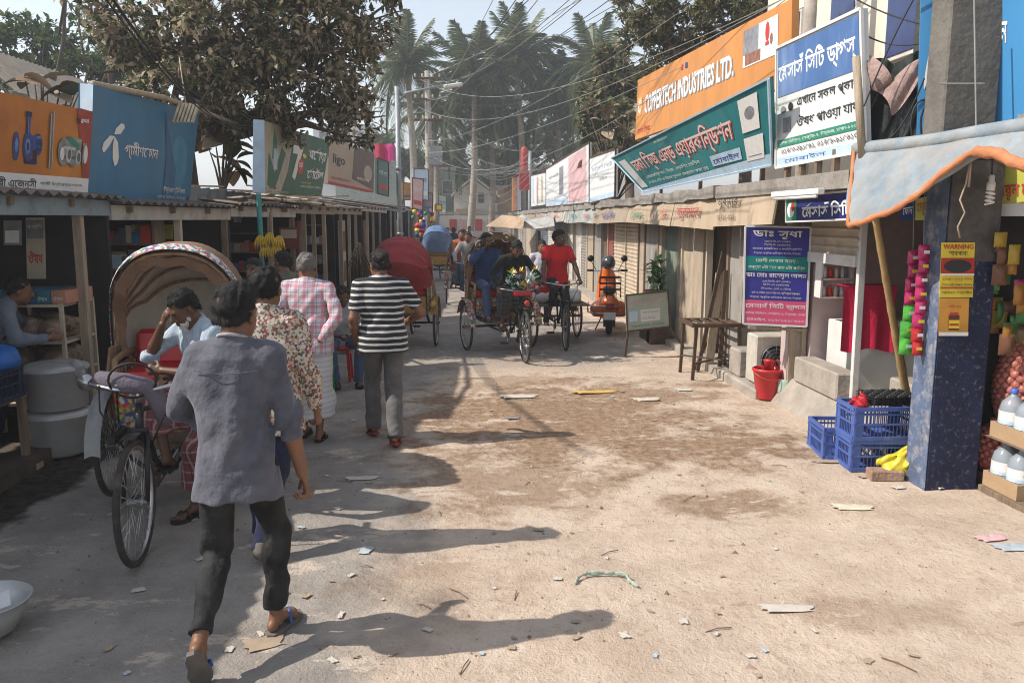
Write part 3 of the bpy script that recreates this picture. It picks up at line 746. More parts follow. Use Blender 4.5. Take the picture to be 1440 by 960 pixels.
def print_on(root, pt, items, name='lettering'):
    """items ('t', text, u, v, uwidth, vheight, mat[, bold]) or ('p', [(u,v)...], mat) in fractions of the board, following its shape"""
    k0 = 0
    for it in items:
        mb = MB(); k0 += 1
        if it[0] == 't':
            _, text, u, v, uw, vh, m = it[:7]; bold = it[7] if len(it) > 7 else 0.
            vs, tr = glyphs(text, 1., bold)
            if not vs: continue
            x0 = min(p.x for p in vs); x1 = max(p.x for p in vs); y0 = min(p.y for p in vs); y1 = max(p.y for p in vs)
            for k, t in enumerate(tr):
                mb.raw([pt(u + (vs[i].x - x0) / (x1 - x0) * uw, v + (vs[i].y - y0) / (y1 - y0) * vh, .004 + (k % 9) * .00004 + .00045 * k0) for i in t], [(0, 1, 2)])
            mb.part(name, m, root, True)
        else:
            poly = it[1]; mb.raw([pt(a, c, .004 + .00045 * k0) for a, c in poly], [tuple(range(len(poly)))]); mb.part('printed_panel', it[2], root, True)

# ------------------------------------------------------------------ right-hand row of shops
XR = 3.35
def shutter(mb, y0, y1, z0, z1, x=XR, mi=0, pitch=.075):
    n = max(2, int((z1 - z0) / pitch)); vs = []; fs = []
    for i in range(n * 4 + 1):
        z = z0 + (z1 - z0) * i / (n * 4); o = (-.016, 0., .0, -.004)[i % 4]; vs += [(x + o, y0, z), (x + o, y1, z)]
    for i in range(n * 4): fs.append((2 * i, 2 * i + 2, 2 * i + 3, 2 * i + 1))
    mb.raw(vs, fs, mi)
CLR = {k: mat('bay_' + k, c, rough=.85, var=.28, scale=2.2, dirt=.45, dcol=(.13, .10, .075), stretch=(1, 1, .5), bump=.2) for k, c in dict(
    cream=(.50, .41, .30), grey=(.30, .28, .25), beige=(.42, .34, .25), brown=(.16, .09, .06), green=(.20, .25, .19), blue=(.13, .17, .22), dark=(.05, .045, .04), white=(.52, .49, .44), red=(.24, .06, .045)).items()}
FASC = [mat('fascia_%d' % i, c, rough=.85, var=.25, scale=2, dirt=.5, dcol=(.12, .09, .065), stretch=(1, 1, .4), bump=.15) for i, c in enumerate(((.40, .33, .24), (.44, .34, .24), (.36, .38, .36), (.46, .42, .36), (.34, .27, .2)))]
def right_shop(y0, y1, bays, label, fas, letters, seed):
    rt_ = thing('shop', label, 'shop', (XR, (y0 + y1) / 2, 0), group='shops along the sunny side of the lane')
    rg = random.Random(seed)
    mb = MB(); mb.box2((XR + .35, y0 + .01, 0), (XR + 3.2, y1 - .01, 2.15)); mb.part('wall', M_PLAST, rt_, True)
    # broken, stained roof slab
    mb = MB(); n = max(3, int((y1 - y0) / .35)); pr = []
    for i in range(n + 1):
        y = y0 + .004 + (y1 - y0 - .008) * i / n; pr.append((3.0 + rg.uniform(-.03, .03), y, 2.17 + rg.uniform(-.018, .018), 2.315 + rg.uniform(-.02, .02)))
    for a, c in zip(pr, pr[1:]):
        mb.raw([(a[0], a[1], a[2]), (c[0], c[1], c[2]), (XR + 3.2, c[1], c[2]), (XR + 3.2, a[1], a[2]), (a[0], a[1], a[3]), (c[0], c[1], c[3]), (XR + 3.2, c[1], c[3]), (XR + 3.2, a[1], a[3])],
               [(0, 3, 2, 1), (4, 5, 6, 7), (0, 1, 5, 4), (1, 2, 6, 5), (3, 0, 4, 7)])
    mb.part('roof_slab', M_CONC, rt_, True)
    # fascia sheets hanging under the slab, a little bent
    yy = y0
    while yy < y1 - .3:
        L_ = min(rg.uniform(1.6, 3.2), y1 - yy); L_ = L_ if y1 - yy - L_ > .6 else y1 - yy
        b0, b1 = rg.uniform(1.80, 1.88), rg.uniform(1.80, 1.88); t = rg.uniform(0, .07)
        mb = MB(); mb.slab([(3.04, yy + .01, 2.165), (3.04, yy + L_ - .01, 2.165), (3.0 - t, yy + L_ - .01, b0), (3.0 - t * .6, yy + .01, b1)], (.02, 0, 0))
        fo = mb.part('fascia_board', FASC[rg.randrange(len(FASC))] if fas is None else FASC[fas], rt_, True)
        if letters:
            tx = letters.pop(0)
            if tx: lettering([(tx, 0, 0, .15, 0, min(L_ * .55, .16 * len(tx)))], fo, [rg.choice([M_INKB, M_INKG, M_INK, M_INKR])], (2.99 - t * .55, yy + L_ * .82, 1.93), (0, -1, 0), (.1, 0, 1), lift=.02)
        yy += L_
    y = y0
    for yb, kind, c in bays:                     # bays in order of distance; each ends at yb
        mb = MB(); nm = 'wall_panel'; bev = 0
        if kind == 's':
            shutter(mb, y + .03, yb - .03, .12, 1.9); nm = 'roller_shutter'
        elif kind == 'o':                        # open doorway: a dark sheet stands in for the shade inside
            mb.box2((XR + .30, y, .02), (XR + .34, yb, 2.1)); nm = 'doorway_shade'
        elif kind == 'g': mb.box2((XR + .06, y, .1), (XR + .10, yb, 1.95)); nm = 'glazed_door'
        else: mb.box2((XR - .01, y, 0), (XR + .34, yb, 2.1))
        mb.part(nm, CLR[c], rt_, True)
        mb = MB()
        if kind in 'sgo':
            mb.box2((XR - .035, y - .025, 0), (XR + .05, y + .03, 2.1)); mb.part('door_post', rg.choice([M_WOODP, M_CREAM, M_STEEL]), rt_, True)
        elif kind == 'w':
            mb.box2((XR - .04, yb - .05, 0), (XR + .02, yb + .012, 2.1)); mb.part('door_post', rg.choice([M_WOODP, M_WOOD, M_CREAM]), rt_, True)
        y = yb
    mb = MB(); mb.box2((XR - .22, y0, -.05), (XR + .4, y1, .09)); mb.part('plinth', M_CONCL, rt_, True)
    return rt_
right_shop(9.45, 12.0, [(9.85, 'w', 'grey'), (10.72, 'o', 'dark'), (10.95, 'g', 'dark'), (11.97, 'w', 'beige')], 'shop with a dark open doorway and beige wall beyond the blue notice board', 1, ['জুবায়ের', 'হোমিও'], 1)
right_shop(12.0, 14.5, [(12.15, 'w', 'white'), (13.3, 'g', 'green'), (13.5, 'w', 'cream'), (14.48, 'w', 'grey')], 'shop with greenish glazed door behind the potted plants', 1, ['টেলিকম', ''], 2)
right_shop(14.5, 18.2, [(15.0, 'w', 'beige'), (16.2, 's', 'cream'), (17.6, 's', 'cream'), (18.2, 'w', 'red')], 'shop with cream roller shutters behind the orange scooter', 4, ['ফার্মেসী', 'ষ্টোর'], 3)
right_shop(18.2, 23.5, [(19.2, 'g', 'brown'), (20.2, 'w', 'grey'), (21.3, 'w', 'beige'), (22.4, 's', 'grey'), (23.5, 'w', 'white')], 'shop with narrow grey doors past the cream shutters', 2, ['মোবাইল', 'সেন্টার'], 4)
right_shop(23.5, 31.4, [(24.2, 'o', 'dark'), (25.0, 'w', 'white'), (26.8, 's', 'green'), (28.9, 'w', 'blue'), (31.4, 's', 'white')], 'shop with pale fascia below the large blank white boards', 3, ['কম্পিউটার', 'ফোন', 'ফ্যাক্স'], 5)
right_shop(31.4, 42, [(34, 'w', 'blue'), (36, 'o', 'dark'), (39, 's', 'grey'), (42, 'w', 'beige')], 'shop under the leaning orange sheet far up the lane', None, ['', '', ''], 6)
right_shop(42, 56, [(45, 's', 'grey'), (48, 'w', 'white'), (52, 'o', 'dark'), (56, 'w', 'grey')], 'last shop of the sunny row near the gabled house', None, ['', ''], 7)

# pharmacy bay nearest the corner column: recessed, raised floor
ph = thing('pharmacy_shop', 'pharmacy with half raised shutter and red cloth over its counter', 'shop', (4.2, 7.6, 0))
PHW = mat('pinkish_wall_tile', (.50, .40, .38), rough=.5, var=.12, scale=6, dirt=.2, bump=.05)
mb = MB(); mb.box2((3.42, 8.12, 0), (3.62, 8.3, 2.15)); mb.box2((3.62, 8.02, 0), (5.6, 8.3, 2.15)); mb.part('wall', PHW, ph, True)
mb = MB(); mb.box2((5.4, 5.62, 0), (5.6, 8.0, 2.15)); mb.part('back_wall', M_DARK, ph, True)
mb = MB(); mb.raw([(3.3, 6.15, -.02), (3.3, 8.3, -.02), (5.4, 8.3, -.02), (5.4, 6.15, -.02), (3.48, 6.2, .27), (3.48, 8.1, .27), (5.4, 8.1, .27), (5.4, 6.2, .27)], [(4, 5, 6, 7)[::-1], (0, 4, 7, 3)[::-1], (0, 1, 5, 4)[::-1], (1, 2, 6, 5)[::-1]]); mb.part('plinth', M_CONCL, ph, True, bevel=.02)
mb = MB(); mb.box2((3.44, 7.02, .26), (3.66, 7.98, .52)); mb.part('doorstep', M_CONCL, ph, True, bevel=.015)
mb = MB(); mb.box2((3.9, 6.0, .25), (4.12, 6.95, .50)); mb.part('doorstep', M_CONCL, ph, True, bevel=.015)
mb = MB(); n = 12
mb.box2((3.0, 6.14, 2.17), (5.6, 9.44, 2.31)); mb.part('roof_slab', M_CONC, ph, True)
mb = MB(); shutter(mb, 7.0, 8.02, 1.58, 2.1, 3.56); mb.part('roller_shutter', M_CREAM, ph, True)
mb = MB(); mb.box2((3.53, 7.0, 1.50), (3.59, 8.02, 1.60)); mb.part('shutter_foot', M_WHITE, ph, True)
mb = MB(); mb.bar((3.60, 7.0, .26), (3.585, 7.0, 2.12), .065, .05); mb.part('white_post', M_WHITE, ph, True, bevel=.006)
mb = MB(); mb.bar((3.47, 8.12, .02), (3.44, 8.12, 2.15), .07, .05); mb.part('door_post', M_WOODP, ph, True)
mb = MB(); mb.box2((3.75, 7.5, .27), (4.55, 7.92, .92)); mb.part('counter', M_WHITE, ph, True, bevel=.01)
mb = MB(); mb.box2((4.6, 7.3, .9), (5.35, 7.95, .93)); mb.box2((4.6, 7.3, 1.25), (5.35, 7.95, 1.28)); mb.box2((4.6, 7.3, 1.6), (5.35, 7.95, 1.63)); mb.part('shelf', M_WOODP, ph, True)
# shop wall piece behind the notice board and air conditioner
nb_ = thing('shop', 'narrow recessed shop front behind the blue notice board', 'shop', (3.8, 8.9, 0), group='shops along the sunny side of the lane')
mb = MB(); mb.box2((3.85, 8.3, 0), (5.6, 9.45, 2.16)); mb.part('wall', CLR['grey'], nb_, True)
mb = MB(); mb.box2((3.33, 9.30, 0), (3.86, 9.44, 2.16)); mb.part('side_wall', M_CONC, nb_, True)
mb = MB(); mb.box2((3.15, 8.3, -.05), (3.9, 9.45, .10)); mb.part('plinth', M_CONCL, nb_, True, bevel=.02)
mb = MB(); mb.box2((3.2, 8.95, .1), (3.42, 9.3, .42)); mb.part('low_wall', M_CONCL, nb_, True, bevel=.02)
mb = MB(); mb.slab([(3.02, 7.6, 2.165), (3.02, 9.45, 2.165), (2.98, 9.45, 1.84), (2.98, 7.6, 1.88)], (.02, 0, 0)); fo = mb.part('fascia_board', FASC[1], nb_, True)
lettering([('জুবায়ের', 0, .12, .14, 0, .7), ('০১৭১৫-৩২৪', 0, 0, .06, 0, .6)], fo, [M_INK], (3.0, 9.25, 1.92), (0, -1, 0), (0, 0, 1), lift=.03)
for z, ln in ((.8, .8),):
    pass

# ------------------------------------------------------------------ corner grocery with the painted column
M_COLB = mat('peeling_navy_paint', (.014, .020, .058), rough=.75, var=.4, scale=5, dirt=.30, dcol=(.34, .30, .26), dscale=26, bump=.35, bscale=40)
M_COLB_SUN = mat('peeling_navy_sunlit', (.10, .135, .22), rough=.75, var=.35, scale=8, dirt=.55, dcol=(.45, .42, .38), dscale=9, bump=.3, bscale=40)  # same peeling navy, paler: sun on the street face put into the colour
gs = thing('grocery_shop', 'corner grocery stall with peeling navy column and open front', 'shop', (4.4, 5.3, 0))
mb = MB(); mb.box2((3.3, 5.3, -.02), (3.685, 5.56, 2.5)); col_ = mb.part('column', M_COLB, gs, True, bevel=.012)
mb = MB(); mb.box2((3.296, 5.302, -.02), (3.30, 5.558, 2.5)); mb.part('sunlit_side', M_COLB_SUN, col_, True)
mb = MB(); mb.box2((3.31, 5.292, 1.64), (3.675, 5.302, 2.32)); mb.part('bare_patch', mat('dark_render', (.10, .09, .085), rough=.95, var=.4, scale=9, dirt=.3, dcol=(.2, .17, .14), bump=.6, bscale=22), col_, True)
mb = MB(); mb.box2((3.26, 5.38, 2.5), (3.64, 5.62, 5.2)); mb.part('upper_column', mat('raw_concrete', (.16, .145, .125), rough=.95, var=.3, scale=4, dirt=.35, dcol=(.07, .06, .05), bump=.6, bscale=22), gs, True, bevel=.012)
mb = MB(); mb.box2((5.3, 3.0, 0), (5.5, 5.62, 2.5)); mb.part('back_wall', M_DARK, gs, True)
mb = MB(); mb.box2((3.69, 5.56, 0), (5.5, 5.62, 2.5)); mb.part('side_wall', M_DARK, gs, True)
mb = MB(); mb.box2((3.72, 3.0, 2.5), (5.5, 5.62, 2.62)); mb.part('roof_slab', M_CONC, gs, True)
mb = MB(); mb.box2((3.78, 4.2, 0), (5.3, 5.5, .1)); mb.part('timber_deck', M_WOOD, gs, True)
# poster strip on the column
PY_ = mat('poster_yellow', (.68, .54, .05), rough=.5, var=.12, bump=.05); PO_ = mat('poster_amber', (.62, .30, .05), rough=.5, var=.3, scale=3, bump=.05)
bd, pt, W, Hh, n_ = board('poster', 'yellow warning poster on the navy column', 'poster', [AY(1324, 341, 5.285), AY(1371, 341, 5.285), AY(1368, 418, 5.285), AY(1321, 418, 5.285)], PY_, .003)
print_on(bd, pt, [('p', rect(0, .44, 1, .28), mat('poster_red', (.42, .03, .02), rough=.5, bump=0)), ('p', oval(.5, .57, .42, .12), M_INK), ('t', 'WARNING', .05, .88, .9, .09, M_INKR, .02), ('t', 'সাবধান!', .22, .76, .55, .09, M_INK),
    ('p', rect(0, .40, 1, .035), M_INKW), ('t', 'ধূমপান মৃত্যু ঘটায়', .05, .30, .9, .07, M_INKR), ('t', 'সিগারেট বিক্রয় নিষেধ', .05, .2, .9, .06, M_INK), ('p', rect(0, .16, 1, .03), M_INKR), ('t', 'আইনত দণ্ডনীয়', .05, .05, .9, .07, M_INK)])
bd, pt, W, Hh, n_ = board('poster', 'amber honey jar poster below the warning on the navy column', 'poster', [AY(1321, 419, 5.285), AY(1363, 419, 5.285), AY(1361, 472, 5.285), AY(1320, 472, 5.285)], PO_, .003)
print_on(bd, pt, [('p', rect(0, 0, 1, .1), M_INKW), ('p', rect(.32, .15, .36, .4), mat('jar_brown', (.10, .03, .015), rough=.3, bump=0)), ('p', rect(.36, .55, .28, .07), M_INKR), ('p', rect(.32, .2, .36, .22), M_INKY), ('p', rect(.34, .27, .32, .06), M_INKR), ('t', 'খাঁটি মধু', .28, .72, .45, .1, M_INKR)])

# upper storeys at the right edge
ub = thing('building', 'cream upper storey with blue shuttered window above the pharmacy', 'building', (6.5, 9.5, 2.3))
M_CREAMW = mat('cream_wash', (.66, .61, .50), rough=.85, var=.15, scale=2, dirt=.35, dcol=(.35, .29, .22), stretch=(1, 1, .3), bump=.1)
mb = MB(); mb.box2((5.05, 8.1, 2.32), (9, 13.5, 9)); mb.part('wall', M_CREAMW, ub, True)
mb = MB(); mb.box2((5.0, 8.02, 2.32), (5.25, 8.12, 9)); mb.part('corner_pier', M_CONCL, ub, True)
for yy in (8.8, 10.3, 12.):
    mb = MB(); mb.box2((5.0, yy, 3.75), (5.06, yy + .75, 5.0)); wo = mb.part('window', mat('window_frame_white', (.6, .58, .54), rough=.6), ub, True)
    mb = MB(); mb.box2((4.985, yy + .05, 3.8), (5.0, yy + .70, 4.95)); mb.part('pane', mat('blue_pane', (.04, .06, .16), rough=.25, var=.2, bump=0), wo, True)
mb = MB(); mb.box2((4.5, 5.78, 2.32), (4.62, 8.02, 4.3)); mb.part('parapet', mat('blackish_wall', (.055, .06, .055), rough=.95, var=.5, scale=3, dirt=.5, dcol=(.12, .13, .11), bump=.5), ub, True)  # near-black wall with mottled grey-green patches
M_GP = mat('sign_sky_blue', (.055, .245, .50), rough=.45, var=.1, scale=1.5, dirt=.1, dcol=(.2, .25, .3), bump=.03)
bd, pt, W, Hh, n_ = board('sign_board', 'narrow sky blue sign on the far side of the raw concrete column', 'sign', [AY(1297, -60, 5.75), AY(1325, -60, 5.7), AY(1313, 192, 5.7), AY(1289, 200, 5.75)], M_GP, .08)
print_on(bd, pt, [('p', oval(.5, .40, .22, .055, .5), M_INKW)])
bd, pt, W, Hh, n_ = board('sign_board', 'large sky blue sign with white Bengali lettering above the grocery tarpaulin', 'sign', [AY(1384, -60, 5.5), AY(1520, -80, 4.9), AY(1520, 170, 4.9), AY(1386, 185, 5.5)], M_GP, .08, M_STEEL, .02)
print_on(bd, pt, [('t', 'ফোন', .0, .50, .26, .17, M_INKW, .02)])

# ================================================================== SIGNS OVER THE RIGHT-HAND SHOPS
M_ORG = mat('sign_orange', (.56, .235, .065), rough=.7, var=.2, scale=2, stretch=(1, 1, .35), dirt=.45, dcol=(.4, .2, .1), bump=.05)
M_TEAL = mat('sign_teal', (.02, .19, .205), rough=.65, var=.25, scale=2, stretch=(1, 1, .35), dirt=.45, dcol=(.10, .22, .21), bump=.05)
M_SBLUE = mat('sign_royal_blue', (.075, .16, .36), rough=.6, var=.25, scale=2.5, dirt=.45, dcol=(.25, .3, .4), stretch=(1, 1, .4), bump=.05)
M_SWHITE = mat('sign_white', (.66, .66, .65), rough=.6, var=.1, scale=3, dirt=.25, dcol=(.42, .38, .32), stretch=(1, 1, .4), bump=.05)
M_PALEB = mat('sign_pale_blue', (.45, .58, .70), rough=.6, var=.15, dirt=.2, dcol=(.3, .3, .28), bump=.05)
M_PINKP = mat('print_faded_pink', (.62, .40, .40), rough=.6, var=.15, bump=0)
M_FLESH = mat('print_photo_brown', (.30, .13, .09), rough=.6, var=.5, scale=14, bump=0)
M_GREY = mat('print_grey', (.25, .25, .27), rough=.6, var=.4, scale=10, bump=0)
M_PINK = mat('sign_letter_rose', (.72, .58, .54), rough=.6, var=.12, scale=15, bump=0)
M_PANELBACK = M_RUST

bd, pt, W, Hh, n_ = board('billboard', 'long orange billboard lettered COPPERTECH INDUSTRIES LTD above the teal sign', 'billboard', [AY(897, 113, 15.9), AY(1114, -2, 8.75), AY(1112, 118, 8.75), AY(893, 197, 15.9)], M_ORG, .08)
print_on(bd, pt, [('t', 'COPPERTECH INDUSTRIES LTD.', .10, .36, .66, .31, M_GREY, .045), ('t', 'COPPERTECH INDUSTRIES LTD.', .094, .375, .66, .31, M_INKW, .03), ('p', rect(.80, .42, .15, .48), M_INKW), ('p', rect(.80, .58, .07, .32), M_GREY), ('p', oval(.908, .75, .009, .12), M_INKR), ('p', rect(.90, .58, .016, .05), M_INKR), ('p', oval(.925, .64, .006, .07), M_FLESH), ('p', rect(.81, .44, .07, .14), M_FLESH),
    ('p', rect(.02, .38, .045, .3), mat('print_pale_orange', (.7, .42, .2), bump=0)), ('t', 'C', .025, .42, .03, .22, M_INKW, .03), ('t', 'ঢাকা ফ্রিজ', .03, .05, .13, .14, M_INKR, .01), ('p', rect(.42, .80, .012, .08), M_INKR), ('p', rect(.45, .80, .015, .08), M_INKB)])
for yy in (9.2, 12.2, 15.2):
    c = None
for k, yy in enumerate((9.6, 12.4, 15.2)):
    mb = MB(); mb.bar((3.62 + .2 * k * .4, yy, 2.2), (3.62 + .2 * k * .4, yy, 3.5), .05); mb.part('support_leg', M_RUST, bd, True)
bd, pt, W, Hh, n_ = board('sign_board', 'teal air conditioning shop sign leaning out over the slab with rose lettering', 'sign', [AY(860, 222, 14.2), AY(1081, 110, 7.95), AY(1086, 232, 7.95), AY(905, 270, 13.2)], M_TEAL, .05, M_PALEB, .02)
print_on(bd, pt, [('p', [(0, 0), (1, 0), (1, .15), (0, .05)], M_PALEB), ('p', [(.03, .1), (.10, .1), (.10, .84), (.03, .84)], M_SWHITE), ('t', 'ঢাকা ফ্রিজ এন্ড এয়ারকন্ডিশন', .126, .362, .72, .47, M_INKR, .012), ('t', 'ঢাকা ফ্রিজ এন্ড এয়ারকন্ডিশন', .12, .375, .72, .47, M_PINK, .012),
    ('t', 'এয়ারকন্ডিশন, ফ্রিজ, ওয়াশিং মেশিন', .16, .255, .46, .10, M_INKW), ('t', 'এখানে এসি ও ফ্রিজ সুলভে মেরামত করা হয়', .14, .13, .52, .09, M_INKW), ('p', rect(.69, .17, .17, .17), M_PALEB), ('t', 'মোবাইল', .70, .19, .15, .11, M_INKB, .02), ('p', rect(.885, .50, .075, .42), M_INKW), ('p', rect(.885, .12, .085, .31), M_INKW), ('p', oval(.925, .72, .02, .08), M_GREY), ('p', rect(.895, .17, .065, .015), M_GREY), ('t', 'বিসমিল্লাহ', .40, .86, .1, .06, M_INKW)])
bd, pt, W, Hh, n_ = board('sign_board', 'blue and white pharmacy sign with black Bengali lettering on the slab edge', 'sign', [AY(1093, 68, 7.75), AY(1212, 12, 6.1), AY(1217, 212, 6.1), AY(1092, 236, 7.75)], M_SWHITE, .05, M_WHITE, .025)
print_on(bd, pt, [('p', rect(.02, .585, .95, .39), M_SBLUE), ('t', 'মেসার্স সিটি ড্রাগস্', .03, .66, .92, .22, M_INKW, .02), ('t', 'এখানে সকল প্রকার', .28, .44, .68, .10, M_INK, .012), ('t', 'ঔষধ পাওয়া যায়', .28, .28, .68, .11, M_INK, .012), ('p', rect(.02, .165, .96, .06), M_INKG), ('t', 'হাউজ বিল্ডিং, সেক্টর-৭, উত্তরা, ঢাকা-১২৩০', .04, .175, .92, .04, M_INKW),
    ('t', '০১৭৫০-০৯১৫৬১, ০১৭৫৮-৯১৫৬১৩', .08, .095, .86, .05, M_INK), ('p', rect(.02, .01, .96, .065), M_PALEB), ('t', 'মোবাইল', .12, .02, .5, .045, M_INKB), ('p', rect(.10, .28, .10, .12), M_GREY), ('p', oval(.10, .47, .035, .03), M_GREY), ('p', oval(.20, .48, .03, .035), M_INK)])
mb = MB(); mb.tube([AY(1213, 222, 5.98), AY(1204, 80, 6.06)], .03, 9); mb.part('bamboo_prop', M_WOODP, bd, True)
for k in range(5):
    mb = MB(); mb.bar((3.10, 6.25 + .33 * k, 2.28), (3.10, 6.25 + .33 * k, 2.50), .05); mb.part('foot_block', M_WOOD, bd, True)
# pale boards further up
for lab, cor, m, its in (
    ('tall blank white board with faint pink band on the slab', [(768, 238, 29), (829, 200, 19), (829, 285, 19), (768, 291, 29)], M_SWHITE, [('p', rect(.62, .05, .33, .9), M_PINKP), ('p', rect(.40, .25, .1, .6), M_GREY), ('p', rect(.0, .03, .6, .12), M_PALEB), ('t', 'ইলেকট্রিক', .1, .66, .35, .1, M_GREY)]),
    ('shorter white board with pale blue foot beside the leaning teal sign', [(829, 222, 18.6), (866, 209, 16), (865, 277, 16), (829, 286, 18.6)], M_SWHITE, [('p', rect(0, 0, 1, .12), M_PALEB), ('t', 'অফিস', .4, .42, .3, .09, M_CREAM), ('t', 'মেসার্স সিটি', .1, .68, .8, .1, M_PALEB)]),
    ('small faded white board with upright coloured stripes on the slab', [(747, 247, 36), (768, 242, 30), (768, 288, 30), (747, 291, 36)], M_SWHITE, [('p', rect(.1, .1, .12, .8), M_PALEB), ('p', rect(.4, .1, .12, .8), M_PINKP), ('p', rect(.7, .1, .12, .8), M_CREAM)]),
    ('rust orange metal sheet standing far up on the shop roofs', [(719, 250, 52), (733, 247, 45), (733, 296, 45), (719, 297, 52)], mat('rust_orange_sheet', (.45, .19, .08), rough=.7, dirt=.3), [('p', rect(.65, 0, .35, 1), M_PALEB)])):
    bd, pt, W, Hh, n_ = board('sign_board', lab, 'sign', [AY(*c) for c in cor], m, .05, M_RUST, .03); print_on(bd, pt, its)
tk = MB(); c = AY(737, 241, 40); tk.lathe([(.16, 0), (.17, .05), (.17, 1.05), (.12, 1.15), (.05, 1.2)], c, 16); tk.box((c.x, c.y, c.z - .45), (.5, .5, .9))
solo('signal_drum', tk, [mat('red_drum_paint', (.42, .04, .03), rough=.5, dirt=.2)], 'narrow red drum standing on the far right roofs', 'drum')
# pharmacy name board under the slab
bd, pt, W, Hh, n_ = board('sign_board', 'dark blue pharmacy fascia sign with a dead tube lamp in front', 'sign', [AY(1106, 277, 7.55), AY(1202, 268, 6.2), AY(1202, 308, 6.2), AY(1106, 312, 7.55)], mat('sign_navy', (.02, .03, .16), rough=.4, var=.15, bump=.03), .04, M_WHITE, .015)
print_on(bd, pt, [('p', rect(.01, .05, .17, .9), M_INKG), ('p', oval(.08, .45, .06, .3), M_INKW), ('p', oval(.12, .6, .03, .2), M_INKR), ('t', 'মেসার্স সিটি', .27, .12, .70, .60, M_INKW, .025)])
mb = MB(); mb.box((2.93, 6.95, 2.155), (.06, 1.0, .05)); lm = solo('tube_lamp', mb, M_WHITE, 'unlit white tube lamp fitting above the dark blue pharmacy sign', 'lamp', bevel=.005)
mb = MB(); mb.tube([(2.915, 6.5, 2.115), (2.915, 7.4, 2.115)], .014, 8); mb.part('glass_tube', mat('lamp_tube_white', (.7, .7, .68), rough=.3, bump=0), lm, True)
# notice board of the doctors
M_DBLUE = mat('notice_blue', (.035, .035, .27), rough=.45, var=.12, scale=3, bump=.03); M_DTEAL = mat('notice_teal', (.0, .22, .20), rough=.45, var=.1, bump=0); M_DPINK = mat('notice_pink', (.62, .09, .20), rough=.45, var=.1, bump=0)
bd, pt, W, Hh, n_ = board('notice_board', 'tall blue doctors notice board with teal and pink bands in front of the shops', 'sign', [AY(1048, 318, 8.12), AY(1140, 320, 8.0), AY(1134, 459, 8.0), AY(1045, 455, 8.12)], M_DBLUE, .03, M_SWHITE, .018)
print_on(bd, pt, [('p', rect(.012, .55, .976, .15), M_DTEAL), ('p', rect(.012, .012, .976, .24), M_DPINK), ('t', 'ডাঃ সুধা', .12, .875, .76, .09, M_INKW, .02),
    ('t', 'এম.বি.বি.এস (ঢাকা)', .30, .84, .40, .026, M_INKW), ('t', 'সি.সি.ডি (বারডেম)', .30, .805, .40, .026, M_INKW), ('t', 'জেনারেল প্র্যাকটিশনার ও ফ্যামিলি মেডিসিন', .12, .765, .76, .028, M_INKW), ('t', 'উত্তরা আধুনিক মেডিকেল কলেজ, উত্তরা', .14, .72, .72, .028, M_INKW),
    ('t', 'রোগী দেখার সময় :', .17, .635, .66, .05, M_INKW, .01), ('t', 'সন্ধ্যা ৬টা হতে রাত ৯টা পর্যন্ত', .06, .565, .88, .05, M_INKW, .01), ('t', 'ডাঃ মোঃ রাশেদুল আলম', .03, .475, .94, .065, M_INKW, .015),
    ('t', 'এম.বি.বি.এস (ঢাকা)', .28, .435, .44, .028, M_INKW), ('t', 'বি.সি.এস (স্বাস্থ্য)', .30, .40, .40, .028, M_INKW), ('t', 'ডিএলও (চর্ম ও যৌন)', .27, .36, .46, .028, M_INKW), ('t', 'চর্ম ও যৌন রোগ বিশেষ প্রশিক্ষণপ্রাপ্ত', .12, .315, .76, .03, M_INKW), ('t', 'উত্তরা আধুনিক মেডিকেল কলেজ, উত্তরা', .10, .27, .8, .03, M_INKW),
    ('t', 'মেসার্স সিটি ড্রাগস', .03, .155, .94, .075, M_INKW, .012), ('t', 'হাউজ বিল্ডিং, সেক্টর-৭, উত্তরা, ঢাকা', .03, .10, .94, .035, M_INKW), ('t', 'মোবাইল, ০১৭৫৮৯১৫৬১৩', .05, .035, .9, .04, M_INKW)])
mb = MB(); mb.bar(AY(1126, 566, 8.09), AY(1136, 322, 8.09), .045, .045); mb.part('support_post', M_WOODP, bd, True)
mb = MB(); mb.bar(AY(1052, 460, 8.19), AY(1135, 464, 8.07), .03, .03); mb.part('support_rail', M_WOODP, bd, True)

